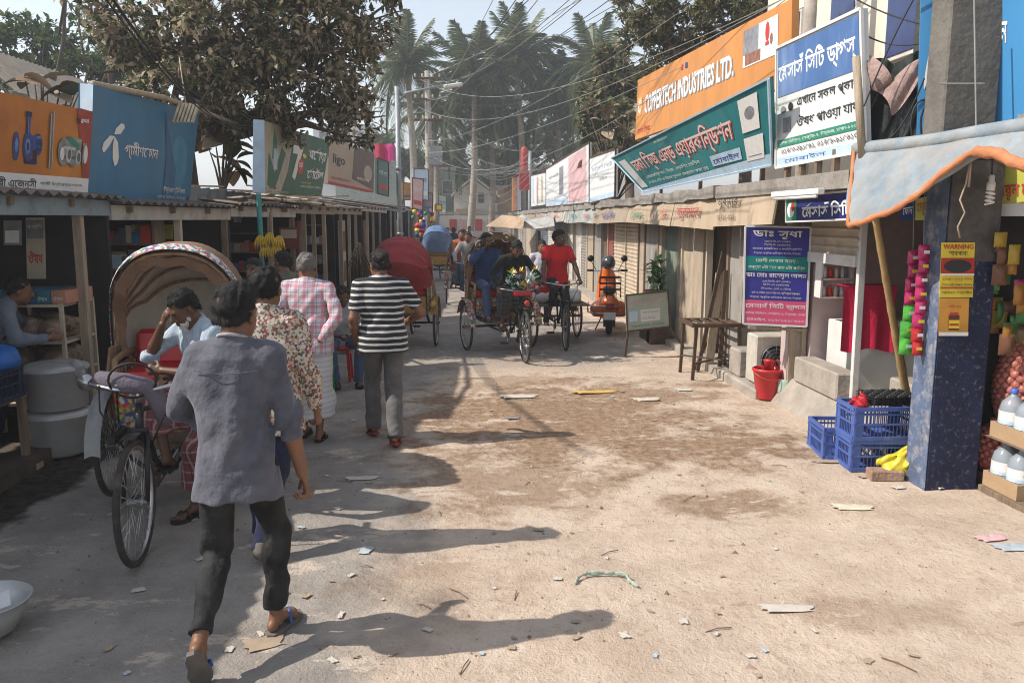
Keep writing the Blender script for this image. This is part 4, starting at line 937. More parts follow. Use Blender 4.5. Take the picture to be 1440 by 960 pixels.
# ================================================================== LEFT-HAND ROW
def LX(y):                                     # front line of the left row
    return float(np.interp(y, [3, 7.5, 10.6, 13, 60], [-3.35, -3.3, -2.98, -2.72, -2.6]))
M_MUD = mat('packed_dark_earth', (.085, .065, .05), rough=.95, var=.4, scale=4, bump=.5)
def left_shop(y0, y1, label, backm, roofz, fasm, posts, depth=2.4, seed=0):
    rg = random.Random(seed); xa, xb = LX(y0), LX(y1)
    rt_ = thing('shop', label, 'shop', ((xa + xb) / 2, (y0 + y1) / 2, 0), group='shops along the shaded side of the lane')
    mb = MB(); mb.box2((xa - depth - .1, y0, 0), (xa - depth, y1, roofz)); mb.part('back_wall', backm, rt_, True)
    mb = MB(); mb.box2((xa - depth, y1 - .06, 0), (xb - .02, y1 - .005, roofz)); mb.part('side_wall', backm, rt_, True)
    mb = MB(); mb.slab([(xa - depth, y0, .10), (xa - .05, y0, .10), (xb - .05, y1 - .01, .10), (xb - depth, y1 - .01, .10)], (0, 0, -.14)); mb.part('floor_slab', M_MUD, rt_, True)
    mb = MB(); corr(mb, (xa - depth - .3, y0 - .05, roofz + .35), (xb - depth - .3, y1 + .05, roofz + .35), (xb + .12, y1 + .05, roofz), (xa + .12, y0 - .05, roofz), max(4, int((y1 - y0) / .16))); mb.part('tin_roof', M_TIN, rt_, True)
    mb = MB(); mb.slab([(xa, y0 + .01, roofz - .02), (xb, y1 - .01, roofz - .02), (xb, y1 - .01, roofz - .16), (xa, y0 + .01, roofz - .16)], (-.03, 0, 0)); mb.part('fascia_board', fasm, rt_, True)
    for yy, m in posts:
        mb = MB(); x = LX(yy) - .06; mb.bar((x, yy, 0), (x + .01, yy + rg.uniform(-.02, .02), roofz - .02), .07, .07); mb.part('post', m, rt_, True)
    for k in range(int((y1 - y0) / .9)):
        mb = MB(); yy = y0 + .3 + k * .9; mb.bar((xa - depth, yy, roofz + .22), (LX(yy) + .05, yy, roofz - .06), .05, .06); mb.part('rafter', M_WOOD, rt_, True)
    return rt_
M_FB = mat('flaking_pale_blue_fascia', (.30, .38, .42), rough=.85, var=.35, scale=4, dirt=.75, dcol=(.06, .055, .05), dscale=4, bump=.3)
M_FW = mat('grimy_white_fascia', (.46, .44, .40), rough=.85, var=.25, scale=4, dirt=.45, dcol=(.10, .085, .07), dscale=5, bump=.3)
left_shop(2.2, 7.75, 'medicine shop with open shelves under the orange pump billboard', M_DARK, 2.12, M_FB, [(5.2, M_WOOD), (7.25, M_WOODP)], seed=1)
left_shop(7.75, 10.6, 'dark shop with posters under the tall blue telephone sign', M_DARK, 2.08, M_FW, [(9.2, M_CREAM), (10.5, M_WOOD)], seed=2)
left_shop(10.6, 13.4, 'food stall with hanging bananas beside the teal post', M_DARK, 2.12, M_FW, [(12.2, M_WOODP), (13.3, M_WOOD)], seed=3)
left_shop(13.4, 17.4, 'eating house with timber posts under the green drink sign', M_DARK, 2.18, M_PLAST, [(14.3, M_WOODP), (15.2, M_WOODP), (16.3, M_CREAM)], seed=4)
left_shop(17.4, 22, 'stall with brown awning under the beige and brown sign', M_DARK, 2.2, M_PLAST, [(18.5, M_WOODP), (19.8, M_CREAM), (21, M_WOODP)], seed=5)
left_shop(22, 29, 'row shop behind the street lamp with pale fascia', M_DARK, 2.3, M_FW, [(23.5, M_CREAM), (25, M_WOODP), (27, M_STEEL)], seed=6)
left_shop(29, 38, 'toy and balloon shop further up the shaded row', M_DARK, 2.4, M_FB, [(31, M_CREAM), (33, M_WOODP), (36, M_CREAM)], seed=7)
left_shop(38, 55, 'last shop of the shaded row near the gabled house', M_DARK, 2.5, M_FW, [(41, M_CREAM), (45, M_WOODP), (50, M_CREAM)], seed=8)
# door leaves and hanging goods between the posts further along: closed panels
rgp = random.Random(4)
for yy in (14.7, 16.7, 18.9, 20.3, 22.6, 24.2, 26, 28, 30, 32, 34.5, 37, 40, 43, 47):
    w = .5 + .02 * yy; x = LX(yy) - rgp.uniform(.3, .7); mb = MB(); mb.box((x, yy, 1.0), (.05, w, 1.8)); 
    dc = rgp.choice(['blue', 'brown', 'grey', 'red', 'white', 'green']); o = solo('door_leaf', mb, [CLR[dc]], 'plank door leaf painted %s, folded open in the shaded shop row' % dc, 'door', 'door leaves of the shaded shops')
    for z in (.35, 1.1): mbp = MB(); mbp.box((x + .03, yy, z + .28), (.02, w * .8, .5)); mbp.part('panel', M_WOOD, o, True)

# billboards of the left row
M_ORG2 = mat('sign_burnt_orange', (.42, .12, .025), rough=.5, var=.35, scale=1.2, bump=.03, col2=(.60, .23, .03))
bd, pt, W, Hh, n_ = board('billboard', 'orange billboard with blue pumps and pipes over the medicine shop', 'billboard', [AY(-120, 104, 5.5), AY(130, 157, 7.45), AY(122, 284, 7.45), AY(-120, 277, 5.5)], M_ORG2, .10)
M_PUMPB = mat('print_pump_blue', (.03, .06, .22), rough=.5, var=.6, scale=9, bump=0); M_PIPE = mat('print_pipe_grey', (.26, .28, .27), rough=.5, var=.6, scale=10, bump=0)
PUMPL = mat('print_pump_light', (.12, .2, .45), rough=.5, var=.4, scale=20, bump=0); PUMPD = mat('print_pump_dark', (.012, .02, .08), rough=.5, bump=0); PIPEL = mat('print_pipe_light', (.48, .5, .48), rough=.5, var=.3, scale=18, bump=0); PIPED = mat('print_pipe_dark', (.10, .11, .11), rough=.5, bump=0)
print_on(bd, pt, [('p', rect(0, 0, 1, .26), M_SWHITE), ('p', [(.95, .26), (1, .26), (1, 1), (.88, 1)], mat('print_deep_red', (.33, .045, .025), rough=.5, bump=0)), ('t', 'ফ্যাক্টরী এজেন্সী', .25, .10, .38, .12, M_INK, .02), ('t', 'গাজী ইন্টারন্যাশনাল', .65, .15, .30, .05, M_INK), ('t', 'মোবাইল: ০১৭১১-৫৬২', .65, .07, .24, .05, M_INK),
    ('p', oval(.495, .52, .020, .14), M_PUMPB), ('p', oval(.497, .53, .010, .07), PUMPL), ('p', rect(.548, .36, .075, .05), PUMPD), ('p', oval(.565, .53, .030, .15), M_PUMPB), ('p', oval(.625, .56, .030, .11), M_PUMPB), ('p', rect(.575, .49, .045, .15), M_PUMPB), ('p', rect(.552, .64, .022, .2), M_PUMPB), ('p', rect(.545, .82, .036, .05), PUMPD), ('p', oval(.562, .53, .016, .08), PUMPL), ('p', oval(.562, .53, .008, .04), PUMPD), ('p', rect(.60, .40, .02, .10), PUMPD), ('p', rect(.612, .62, .03, .025), PUMPL), ('p', rect(.615, .50, .032, .02), PUMPD), ('p', rect(.615, .56, .032, .02), PUMPD), ('p', rect(.556, .66, .006, .15), PUMPL),
    ('p', rect(.695, .34, .012, .55), M_PIPE), ('p', rect(.712, .34, .010, .58), M_PIPE), ('p', oval(.80, .52, .045, .15), M_PIPE), ('p', oval(.87, .50, .05, .13), M_PIPE), ('p', rect(.82, .56, .10, .12), M_PIPE), ('p', rect(.93, .42, .03, .22), M_PIPE), ('p', rect(.79, .455, .09, .03), PIPED), ('p', rect(.79, .55, .09, .03), PIPEL), ('p', oval(.83, .5, .02, .09), PIPEL), ('p', oval(.833, .5, .012, .055), PIPED), ('p', oval(.90, .48, .02, .08), PIPEL), ('p', oval(.902, .48, .012, .05), PIPED), ('p', [(.81, .66), (.83, .70), (.90, .62), (.90, .56), (.86, .60)], M_INKG), ('p', rect(.695, .34, .003, .55), PIPEL), ('p', rect(.712, .34, .003, .58), PIPEL), ('p', oval(.78, .50, .015, .07), M_SWHITE), ('p', oval(.95, .52, .016, .10), M_SWHITE),
    ('p', rect(.88, .84, .015, .06), M_INK), ('t', 'gazi', .90, .85, .06, .06, M_INKW, .02)])
M_GPL = mat('sign_telephone_blue', (.04, .17, .31), rough=.55, var=.2, scale=1.6, stretch=(1, 1, .3), dirt=.4, dcol=(.09, .17, .24), bump=.03)
bd, pt, W, Hh, n_ = board('billboard', 'tall blue telephone company billboard with white three petal emblem', 'billboard', [AY(131, 119, 7.5), AY(280, 158, 10.3), AY(265, 293, 10.3), AY(123, 284, 7.5)], M_GPL, .12)
GPD = mat('print_blue_swirl', (.05, .22, .36), rough=.5, bump=0); GPD2 = mat('print_blue_dark', (.03, .12, .24), rough=.5, bump=0)
print_on(bd, pt, [('p', oval(.80, .42, .11, .30, .0), GPD), ('p', [(.66, 0), (.80, 0), (.78, .40), (.70, .62), (.60, .95), (.66, .5)], GPD2), ('p', [(.17, .60), (.20, .55), (.215, .42), (.205, .36), (.185, .335), (.165, .40), (.160, .52)], M_INKW), ('p', [(.17, .60), (.135, .60), (.09, .53), (.08, .47), (.095, .44), (.13, .50)], M_INKW), ('p', [(.165, .615), (.175, .67), (.215, .725), (.24, .72), (.245, .69), (.215, .63)], M_INKW), ('t', 'গ্রামীণফোন', .25, .42, .32, .16, M_INKW, .012),
    ('t', 'উত্তরা টেলিকম', .66, .13, .26, .08, M_INKW), ('t', 'হাউজ বিল্ডিং, উত্তরা', .60, .07, .33, .05, M_PALEB)])
mb = MB(); mb.slab([AY(112, 117, 7.5), AY(131, 119, 7.46), AY(130, 157, 7.46), AY(112, 152, 7.5)], (-.05, .1, 0)); mb.part('side_panel', M_PALEB, bd, True)
M_7G = mat('sign_bottle_green', (.03, .125, .07), rough=.6, var=.25, scale=2, stretch=(1, 1, .3), dirt=.4, dcol=(.08, .15, .1), bump=.03)
bd, pt, W, Hh, n_ = board('billboard', 'green soft drink billboard for an eating house with a large white seven', 'billboard', [AY(372, 170, 11.3), AY(464, 199, 15.6), AY(452, 275, 15.6), AY(373, 272, 11.3)], M_7G, .15)
print_on(bd, pt, [('p', [(0, 0), (.20, 0), (.30, .35), (.34, .75), (.28, 1), (0, 1)], mat('print_cream_swirl', (.42, .38, .28), rough=.5, bump=0)), ('p', [(0.02, .12), (.12, .05), (.26, .6), (.2, .7), (.12, .3), (.04, .6)], M_7G), ('p', [(.08, .5), (.15, .5), (.14, .75), (.10, .95)], M_INKG), ('p', rect(.10, .35, .05, .3), M_PALEB),
    ('t', '7', .36, .22, .16, .55, M_INKW, .05), ('p', oval(.50, .45, .05, .13), M_INKR), ('t', 'up', .47, .40, .06, .12, M_INKW), ('p', oval(.545, .63, .03, .04, .6), M_INKY), ('t', 'ঘরোয়া', .62, .56, .34, .28, M_INKW, .03), ('t', 'হোটেল', .62, .26, .34, .22, M_INKW, .03), ('t', 'হাউজ বিল্ডিং বাজার', .52, .1, .42, .06, M_INKW), ('t', 'উত্তরা ঢাকা', .52, .17, .2, .05, M_INKY)])
mb = MB(); mb.slab([AY(356, 168, 11.25), AY(371, 169, 11.25), AY(372, 272, 11.25), AY(355, 270, 11.25)], (0, .08, 0)); mb.part('side_panel', M_PALEB, bd, True)
M_LIG = mat('sign_beige', (.42, .34, .26), rough=.6, var=.15, scale=2, dirt=.2, dcol=(.25, .18, .12), bump=.03); M_LIGB = mat('print_dull_brown', (.14, .105, .09), rough=.6, var=.25, bump=0)
bd, pt, W, Hh, n_ = board('billboard', 'beige and brown billboard past the green drink sign', 'billboard', [AY(463, 192, 16.4), AY(526, 216, 19.6), AY(525, 271, 19.6), AY(461, 258, 16.4)], M_LIG, .12)
print_on(bd, pt, [('p', [(.48, .22), (1, .06), (1, 1), (.52, 1)], M_LIGB), ('t', 'ligo', .08, .42, .24, .26, M_INK, .02), ('p', oval(.85, .45, .1, .2), M_LIG), ('t', 'আপনার সেবায়', .58, .22, .3, .08, M_INKW), ('p', rect(0, 0, 1, .05), M_INKR), ('t', 'ইলেকট্রনিক্স', .05, .1, .4, .09, M_INKR)])
for k, (a, b_, c, d, Y0, Y1, m, lab) in enumerate((
    ((531, 222), (546, 228), (546, 276), (531, 272), 20.5, 22.5, mat('sign_sea_green', (.12, .22, .2), dirt=.3), 'sea green upright sign board behind the beige billboard'),
    ((567, 257), (578, 258), (578, 281), (567, 281), 26, 27, mat('sign_ochre', (.42, .26, .08), dirt=.3), 'small ochre sign board just past the street lamp'),
    ((582, 237), (602, 238), (602, 282), (582, 279), 27, 29, M_PALEB, 'pale blue sign board on the shaded roofs past the ochre one'),
    ((580, 250), (595, 252), (594, 296), (580, 293), 25, 26, M_PINKP, 'faded pink hanging sign past the street lamp'),
    ((596, 270), (608, 272), (608, 299), (596, 297), 29, 31, mat('sign_dull_violet', (.25, .2, .22), dirt=.3), 'dull violet sign board beyond the pink hanging sign'),
    ((617, 273), (627, 276), (627, 303), (617, 302), 33, 36, mat('sign_pale_green', (.4, .5, .45), dirt=.3), 'pale green sign board at the far end of the shaded row'),
    ((613, 287), (621, 288), (621, 297), (613, 297), 29, 29.6, M_INKY, 'small yellow name plate far along the shaded row'))):
    bd, pt, W, Hh, n_ = board('sign_board', lab, 'sign', [AY(*a, Y0), AY(*b_, Y1), AY(*c, Y1), AY(*d, Y0)], m, .06, M_RUST, .03)
    print_on(bd, pt, [('t', ('ভাই ভাই', 'মায়ের দোয়া', 'ফোন', 'টেইলার্স')[k % 4], .12, .55, .76, .16, (M_INKW, M_INKR, M_INKB)[k % 3]), ('p', rect(.1, .15, .8, .14), (M_INKW, M_INKR, M_INKB)[(k + 1) % 3])])
# corrugated awning sheet hanging between the billboards
mb = MB(); corr(mb, AY(268, 262, 10.4), AY(352, 272, 12.1), AY(338, 314, 11.6), AY(262, 292, 10.1), 7, .03)
solo('tin_awning', mb, M_TINB, 'bent corrugated tin awning beside the tall blue billboard', 'awning')
mb = MB(); a = AY(364, 283, 11.1); mb.tube([(a.x, 11.1, 0), (a.x, 11.1, a.z + .1)], .035, 10); solo('awning_post', mb, mat('teal_gloss_paint', (.05, .26, .24), rough=.5, dirt=.25), 'slim teal painted post before the banana stall', 'post')
# loose roofing, sticks and a bamboo along the left roofs
mb = MB(); mb.tube([AY(130, 118, 7.6), AY(232, 138, 9), AY(300, 162, 11), AY(352, 182, 12)], [.03, .028, .026, .02], 8); solo('bamboo_pole', mb, M_WOODP, 'long bamboo pole lying along the top of the blue billboard', 'pole')
c = AY(262, 159, 9.4); mb = MB()
for k in range(6): mb.box((c.x - .10 + .04 * k, c.y, c.z), (.025, .05, .22), (0, R(22), 0))
mb.tube([(c.x, c.y, c.z + .1), (c.x - .04, c.y, c.z + .6)], .006, 5); solo('wire_basket', mb, M_CREAM, 'small slatted basket hanging at the blue billboard corner', 'basket')
mb = MB(); rgq = random.Random(3)
for k in range(46):
    y = rgq.uniform(10.6, 17); x = LX(y) - rgq.uniform(-.1, .8); a = rgq.uniform(0, 3.1); l = rgq.uniform(.15, .5); z = 2.16 + rgq.uniform(.0, .2)
    mb.bar((x - l * math.cos(a), y - l * math.sin(a), z), (x + l * math.cos(a), y + l * math.sin(a), z + rgq.uniform(-.04, .06)), rgq.uniform(.015, .06), .02)
o = solo('roof_debris', mb, M_WOODP, 'loose sticks and boards littering the tin roofs', 'debris', kind='stuff')
# shed roof behind the left row
sh = thing('shed', 'shed with pale sunlit tin roof behind the orange billboard', 'shed', (-7.5, 9.5, 0))
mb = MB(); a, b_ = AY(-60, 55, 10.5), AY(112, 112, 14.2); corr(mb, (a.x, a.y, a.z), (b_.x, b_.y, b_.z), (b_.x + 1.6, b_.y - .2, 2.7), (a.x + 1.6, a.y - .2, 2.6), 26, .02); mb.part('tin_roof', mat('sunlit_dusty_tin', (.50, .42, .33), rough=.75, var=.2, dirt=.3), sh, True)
mb = MB(); mb.box2((-8.5, 8.5, 0), (-6.6, 14, 3.4)); mb.part('wall', M_PLAST, sh, True)

# ================================================================== TREES, PALMS, FAR BUILDINGS, POLES, WIRES
def npmesh(name, verts, faces, m, smooth=False):
    me = bpy.data.meshes.new(name); n, k = faces.shape
    me.vertices.add(len(verts)); me.vertices.foreach_set('co', verts.astype(np.float32).ravel())
    me.loops.add(n * k); me.loops.foreach_set('vertex_index', faces.astype(np.int32).ravel())
    me.polygons.add(n); me.polygons.foreach_set('loop_start', np.arange(0, n * k, k, dtype=np.int32)); me.polygons.foreach_set('loop_total', np.full(n, k, dtype=np.int32))
    if smooth: me.polygons.foreach_set('use_smooth', np.ones(n, dtype=bool))
    me.materials.append(m); me.update(calc_edges=True); return me
def leafcloud(pos, dr, up, L, Wd, m, name='crown'):
    """one folded leaf per row: six points, four quads' worth of blade bent along the midrib"""
    n = len(pos); dr = dr / np.linalg.norm(dr, axis=1)[:, None]; sd = np.cross(dr, up); sd /= np.linalg.norm(sd, axis=1)[:, None] + 1e-6; nn = np.cross(sd, dr)
    L = L[:, None]; Wd = Wd[:, None]
    a = pos; b = pos + dr * L * .45 + sd * Wd + nn * Wd * .35; c = pos + dr * L - nn * L * .18; d = pos + dr * L * .45 - sd * Wd + nn * Wd * .35; e = pos + dr * L * .5
    v = np.stack([a, b, c, d, e], 1).reshape(-1, 3); k = np.arange(n)[:, None] * 5
    f = np.concatenate([np.concatenate([k, k + 1, k + 2, k + 4], 1), np.concatenate([k, k + 4, k + 2, k + 3], 1)], 0)
    return npmesh(name, v, f, m)
M_BARK = mat('tree_bark', (.13, .10, .075), rough=.95, var=.4, scale=6, stretch=(4, 4, 1), bump=.7, bscale=25)
LF_DUSTY = leafmat('dusty_leaves', [(.035, .055, .016), (.06, .085, .03), (.11, .12, .05), (.34, .275, .18), (.46, .375, .265), (.54, .44, .325), (.17, .165, .08)], .6, .38)
LF_GREEN = leafmat('fresh_leaves', [(.03, .065, .02), (.06, .115, .035), (.10, .15, .05), (.15, .16, .07)])
LF_OLIVE = leafmat('olive_leaves', [(.035, .06, .018), (.07, .10, .03), (.13, .14, .055), (.28, .23, .13), (.38, .30, .19)], .6, .32)
def tree(name, label, base, h, lobes, n_tip, leaf, m, seed, per=8, trunk_r=.16, lean=(0, 0), flat=.0):
    """tapered trunk, limbs to every lobe, and leaves in rosettes at the twig ends"""
    rg = np.random.default_rng(seed); rt_ = thing(name, label, 'tree', base); b = V(*base)
    fork = b + V(lean[0], lean[1], h)
    mb = MB(); mb.tube([b, b.lerp(fork, .5) + V(.06, .05, 0), fork], [trunk_r * 1.25, trunk_r, trunk_r * .85], 10)
    for (c, r) in lobes:
        c = V(*c); mid = fork.lerp(c, .5) + V(*rg.normal(size=3)) * .15; mb.tube([fork, mid, c], [trunk_r * .6, trunk_r * .35, trunk_r * .15], 7)
        for k in range(7):
            e = c + V(*(rg.normal(size=3) * np.array(r) * .55)); mb.tube([mid.lerp(c, .4 + .08 * k), mid.lerp(e, .7) + V(*rg.normal(size=3)) * .08, e], [trunk_r * .18, trunk_r * .1, trunk_r * .04], 5)
    mb.part('trunk', M_BARK, rt_, True)
    vol = np.array([r[0] * r[1] * r[2] for c, r in lobes]); vol = vol / vol.sum(); pos = []; dirs = []
    for (c, r), w in zip(lobes, vol):
        k = int(n_tip * w); u = rg.normal(size=(k, 3)); u /= np.linalg.norm(u, axis=1)[:, None]; rad = rg.uniform(.25, 1, size=(k, 1)) ** .45
        # clumps: pull tips towards random sub-centres so gaps open between them
        sub = rg.normal(size=(max(4, k // 26), 3)); sub /= np.linalg.norm(sub, axis=1)[:, None]; sub *= rg.uniform(.45, 1, size=(len(sub), 1))
        q = u * rad; j = np.argmin(((q[:, None] - sub[None]) ** 2).sum(-1), 1); q = q * .52 + sub[j] * .48 + rg.normal(size=q.shape) * .035
        pos.append(q * np.array(r) + np.array(c)); dirs.append(q)
    pos = np.concatenate(pos); dirs = np.concatenate(dirs); dirs /= np.linalg.norm(dirs, axis=1)[:, None] + 1e-6
    n = len(pos); P = np.repeat(pos, per, 0); D = np.repeat(dirs, per, 0) * .55 + rg.normal(size=(n * per, 3)) * .75; D[:, 2] += .1
    P = P + rg.normal(size=P.shape) * leaf[0] * .25
    up = np.tile([0, 0, 1.], (n * per, 1)) + rg.normal(size=(n * per, 3)) * .35
    L = rg.uniform(.65, 1.25, n * per) * leaf[0]; Wd = L * leaf[1] * rg.uniform(.8, 1.2, n * per)
    me = leafcloud(P - np.array(base), D, up, L, Wd, m); o = linkmesh('crown', me, rt_); o['kind'] = 'stuff'
    return rt_
def lobe(px, py, Y, rx, ry, rz): c = AY(px, py, Y); return ((c.x, c.y, c.z), (rx, ry, rz))
tree('shade_tree', 'large dusty leaved shade tree rising behind the green drink billboard', (-4.2, 12.6, 0), 3.0,
     [lobe(250, 20, 11.5, 1.5, 1.2, 1.1), lobe(370, 20, 12, 1.5, 1.3, 1.2), lobe(250, 110, 11.5, 1.0, .9, .7), lobe(340, 110, 12, 1.2, 1.1, .9), lobe(445, 90, 12.2, 1.2, 1.1, 1.0), lobe(480, 15, 12.5, 1.0, 1.1, 1.0), lobe(505, 150, 12.2, .55, .7, .6), lobe(440, 175, 12.2, .7, .7, .45), lobe(310, 165, 12, .8, .7, .45), lobe(420, -60, 12.5, 1.6, 1.4, 1.0), lobe(190, 60, 11.6, .7, .7, .6)],
     3300, (.125, .24), LF_DUSTY, 3, per=9, trunk_r=.2)
tree('background_tree', 'fresh green tree far behind the pale shed roof', (-12.5, 22, 0), 4.0, [lobe(40, 75, 22, 1.6, 1.4, 1.0), lobe(120, 80, 22, 1.3, 1.4, 1.0), lobe(180, 90, 22, 1.2, 1.2, .9), lobe(90, 110, 21, 1.6, 1., .7), lobe(0, 100, 22, 1.2, 1, .7)], 900, (.2, .22), LF_GREEN, 5, per=8)
tree('roadside_tree', 'olive leaved tree rising behind the orange billboard', (6.2, 17.5, 0), 3.4, [lobe(985, 25, 17, 1.5, 1.2, 1.0), lobe(930, 55, 17.5, .9, 1., .9), lobe(1060, 5, 16, 1.5, 1.2, .8), lobe(900, 20, 18, .6, .8, .8), lobe(945, 110, 17.5, 1.0, 1, .6), lobe(1150, 0, 14, 1.3, 1, .7)], 2300, (.125, .24), LF_OLIVE, 7, per=9)
tree('roadside_tree', 'broad leaved tree with tan dusty foliage at the far end of the orange billboard', (5.0, 24, 0), 3.2, [lobe(868, 110, 23, .9, .9, 1.0), lobe(850, 170, 22, .8, .8, .8), lobe(880, 200, 21, .5, .6, .5), lobe(835, 130, 24, .6, .7, .7)], 520, (.26, .24), LF_OLIVE, 8, per=7)
# large individual leaves that can be picked apart
def bigleaf_mesh(m, L=.3, W=.11):
    mb = MB(); rows = []
    for i in range(6):
        t = i / 5; w = W * math.sin(math.pi * min(1, t * .93 + .05)) ** .8; z = -.35 * L * t * t
        rows.append([(-w, L * t, z + w * .35), (0, L * t, z), (w, L * t, z + w * .35)])
    vs = [p for r in rows for p in r]; fs = []
    for i in range(5):
        for k in range(2): q = i * 3 + k; fs.append((q, q + 1, q + 4, q + 3))
    mb.raw(vs, fs, 0, True); return mb.mesh('leaf', m)
BL = [bigleaf_mesh(mat('leaf_tan', (.34, .26, .17), rough=.7, var=.3)), bigleaf_mesh(mat('leaf_dull_green', (.07, .085, .03), rough=.5, var=.4), .26, .10), bigleaf_mesh(mat('leaf_dry_brown', (.17, .10, .05), rough=.8, var=.3), .3, .08)]
def shrub(name, label, base, spots, h, size, seed):
    rg = random.Random(seed); rt_ = thing(name, label, 'plant', base); mb = MB()
    for (x, y, z) in spots: mb.tube([(0, 0, 0), (x * .5, y * .5, z * .6), (x, y, z)], [.02, .014, .006], 6)
    mb.part('stem', M_BARK, rt_)
    for (x, y, z) in spots:
        o = linkmesh('leaf', BL[rg.randrange(3)], rt_); o.location = (x, y, z); s_ = size * rg.uniform(.7, 1.25); o.scale = (s_, s_, s_); o.rotation_euler = (rg.uniform(-.5, .7), rg.uniform(-.5, .5), rg.uniform(0, 6.3))
b0 = AY(55, 150, 9.0); rgs = random.Random(8)
shrub('broadleaf_shrub', 'broad leaved shrub growing up behind the orange pump billboard', (b0.x, b0.y, 2.2), [(rgs.uniform(-.45, .45), rgs.uniform(-.3, .3), rgs.uniform(.55, 1.25)) for k in range(34)], 1, .95, 2)
b0 = AY(866, 205, 20); shrub('broadleaf_shrub', 'tall teak sapling with huge tan leaves beside the orange billboard', (b0.x, b0.y, 2.3), [(rgs.uniform(-.75, .6), rgs.uniform(-.4, .4), rgs.uniform(.4, 2.3)) for k in range(60)], 1, 1.5, 3)
b0 = AY(312, 262, 12.0); shrub('dead_shrub', 'withered shrub with hanging brown leaves on the tin roof', (b0.x, b0.y, 2.25), [(rgs.uniform(-.15, .25), rgs.uniform(-.2, .2), rgs.uniform(.3, .95)) for k in range(16)], 1, 1.25, 4)
# bare trees
def bare(label, base, h, seed, tips):
    rg = random.Random(seed); rt_ = thing('bare_tree', label, 'tree', base); mb = MB()
    def grow(p, d, l, r, n):
        q = p + d * l; mb.tube([p, p.lerp(q, .5) + V(rg.uniform(-.06, .06), 0, 0) * l, q], [r, r * .8, r * .6], 6)
        if n:
            for k in range(2 if n > 1 else 3): grow(p.lerp(q, .55 + .45 * k), (d + V(rg.uniform(-.7, .7), rg.uniform(-.4, .4), rg.uniform(-.05, .5))).normalized(), l * .68, r * .55, n - 1)
    grow(V(0, 0, 0), V(.05, 0, 1), h, .09, 4); mb.part('trunk', M_BARK, rt_)
for k, (px, Y, h) in enumerate(((60, 18, 4.2), (150, 17, 4.0))):
    c = AY(px, 200, Y); bare(('leafless tree standing behind the pale shed roof', 'leafless tree with upright twigs beside the shade tree')[k], (c.x, c.y, 0), h, 5 + k, 0)

# palms
LF_PALM = leafmat('palm_leaflets', [(.035, .06, .022), (.06, .095, .03), (.10, .14, .05), (.18, .18, .09)], rough=.45)
M_PTR = mat('palm_trunk_bark', (.36, .31, .25), rough=.9, var=.3, scale=3, stretch=(1, 1, 6), bump=.4)
M_RIB = mat('frond_rib', (.22, .21, .10), rough=.6)
def frond_mesh(seed, droop, L=3.1):
    rg = random.Random(seed); mb = MB(); P = []
    for i in range(15):
        t = i / 14; P.append(V(0, L * (t - droop * .22 * t * t), L * (.30 * t - droop * .95 * t ** 2.1)))
    mb.tube(P, [.035 * (1 - .85 * i / 14) for i in range(15)], 5, 1)
    for i in range(1, 15):
        for f in (0, .25, .5, .75):
            j = min(i + f, 14); a = P[int(j)].lerp(P[min(int(j) + 1, 14)], j % 1); t = j / 14; ll = L * .26 * (math.sin(math.pi * (t * .82 + .12))) ** .7
            for sd in (-1, 1):
                q = a + V(sd * ll * (.72 + rg.uniform(-.1, .1)), ll * .45, -ll * (.28 + .35 * droop + rg.uniform(0, .3))); w = V(0, .030, 0)
                m_ = a.lerp(q, .55) + V(0, 0, ll * .12); mb.raw([a - w, a + w, m_ + w, m_ - w, q], [(0, 1, 2, 3), (3, 2, 4)], 0)
    return mb.mesh('frond', [LF_PALM, M_RIB])
FR = [frond_mesh(1, .25), frond_mesh(2, .6), frond_mesh(3, .95), frond_mesh(4, 1.5)]
def palm(label, px, py, Y, seed, base_px=None, n=26, sc=1.0):
    rg = random.Random(seed); c = AY(px, py, Y); bx = AY(base_px or px, 300, Y).x
    rt_ = thing('coconut_palm', label, 'palm', (bx, Y, 0), group='coconut palms at the end of the lane')
    mb = MB(); d = V(c.x - bx, 0, c.z); mb.tube([d * t + V(.25 * math.sin(t * 3) * sc, 0, 0) * (1 - t) * t * 2 for t in [i / 12 for i in range(13)]], [(.24 - .10 * i / 12) * (1 + .05 * (i % 2)) for i in range(13)], 10); mb.part('trunk', M_PTR, rt_)
    for k in range(n):
        t = k / n; o = linkmesh('frond', FR[min(3, int(t * 4 + rg.uniform(0, .6)))], rt_); o.location = d; o.scale = (sc, sc, sc * rg.uniform(.9, 1.1))
        o.rotation_euler = (R(62) * (1 - t) ** 1.1 - R(18) * t + rg.uniform(-.12, .12), rg.uniform(-.2, .2), k * 2.4 + rg.uniform(-.3, .3))
    mb = MB()
    for k in range(7):
        a = k * .9; p = d + V(.28 * math.cos(a), .28 * math.sin(a), -.25); mb.lathe([(0, -.13), (.09, -.08), (.12, 0), (.09, .09), (0, .13)], p, 8)
    mb.part('coconut_bunch', mat('coconut_husk', (.13, .12, .04), rough=.6), rt_)
palm('tall coconut palm with pale leaning trunk beside the street lamp', 573, 96, 46, 1, 582, sc=1.05)
palm('coconut palm shorter of the close pair at the end of the lane', 667, 112, 50, 2, 660, n=32, sc=1.2)
palm('tallest of the close pair of coconut palms at the end of the lane', 727, 92, 50, 3, 735, n=34, sc=1.22)
palm('coconut palm partly behind the broad leaved tree', 838, 98, 48, 4, 845, n=30, sc=1.1)
palm('low coconut palm in front of the dark building', 690, 165, 54, 5, 690, n=32, sc=1.2)
palm('low coconut palm behind the white boards', 782, 150, 52, 6, 790, n=32, sc=1.2)
palm('low coconut palm behind the shaded row roofs', 610, 165, 54, 7, 612, n=30, sc=1.05)
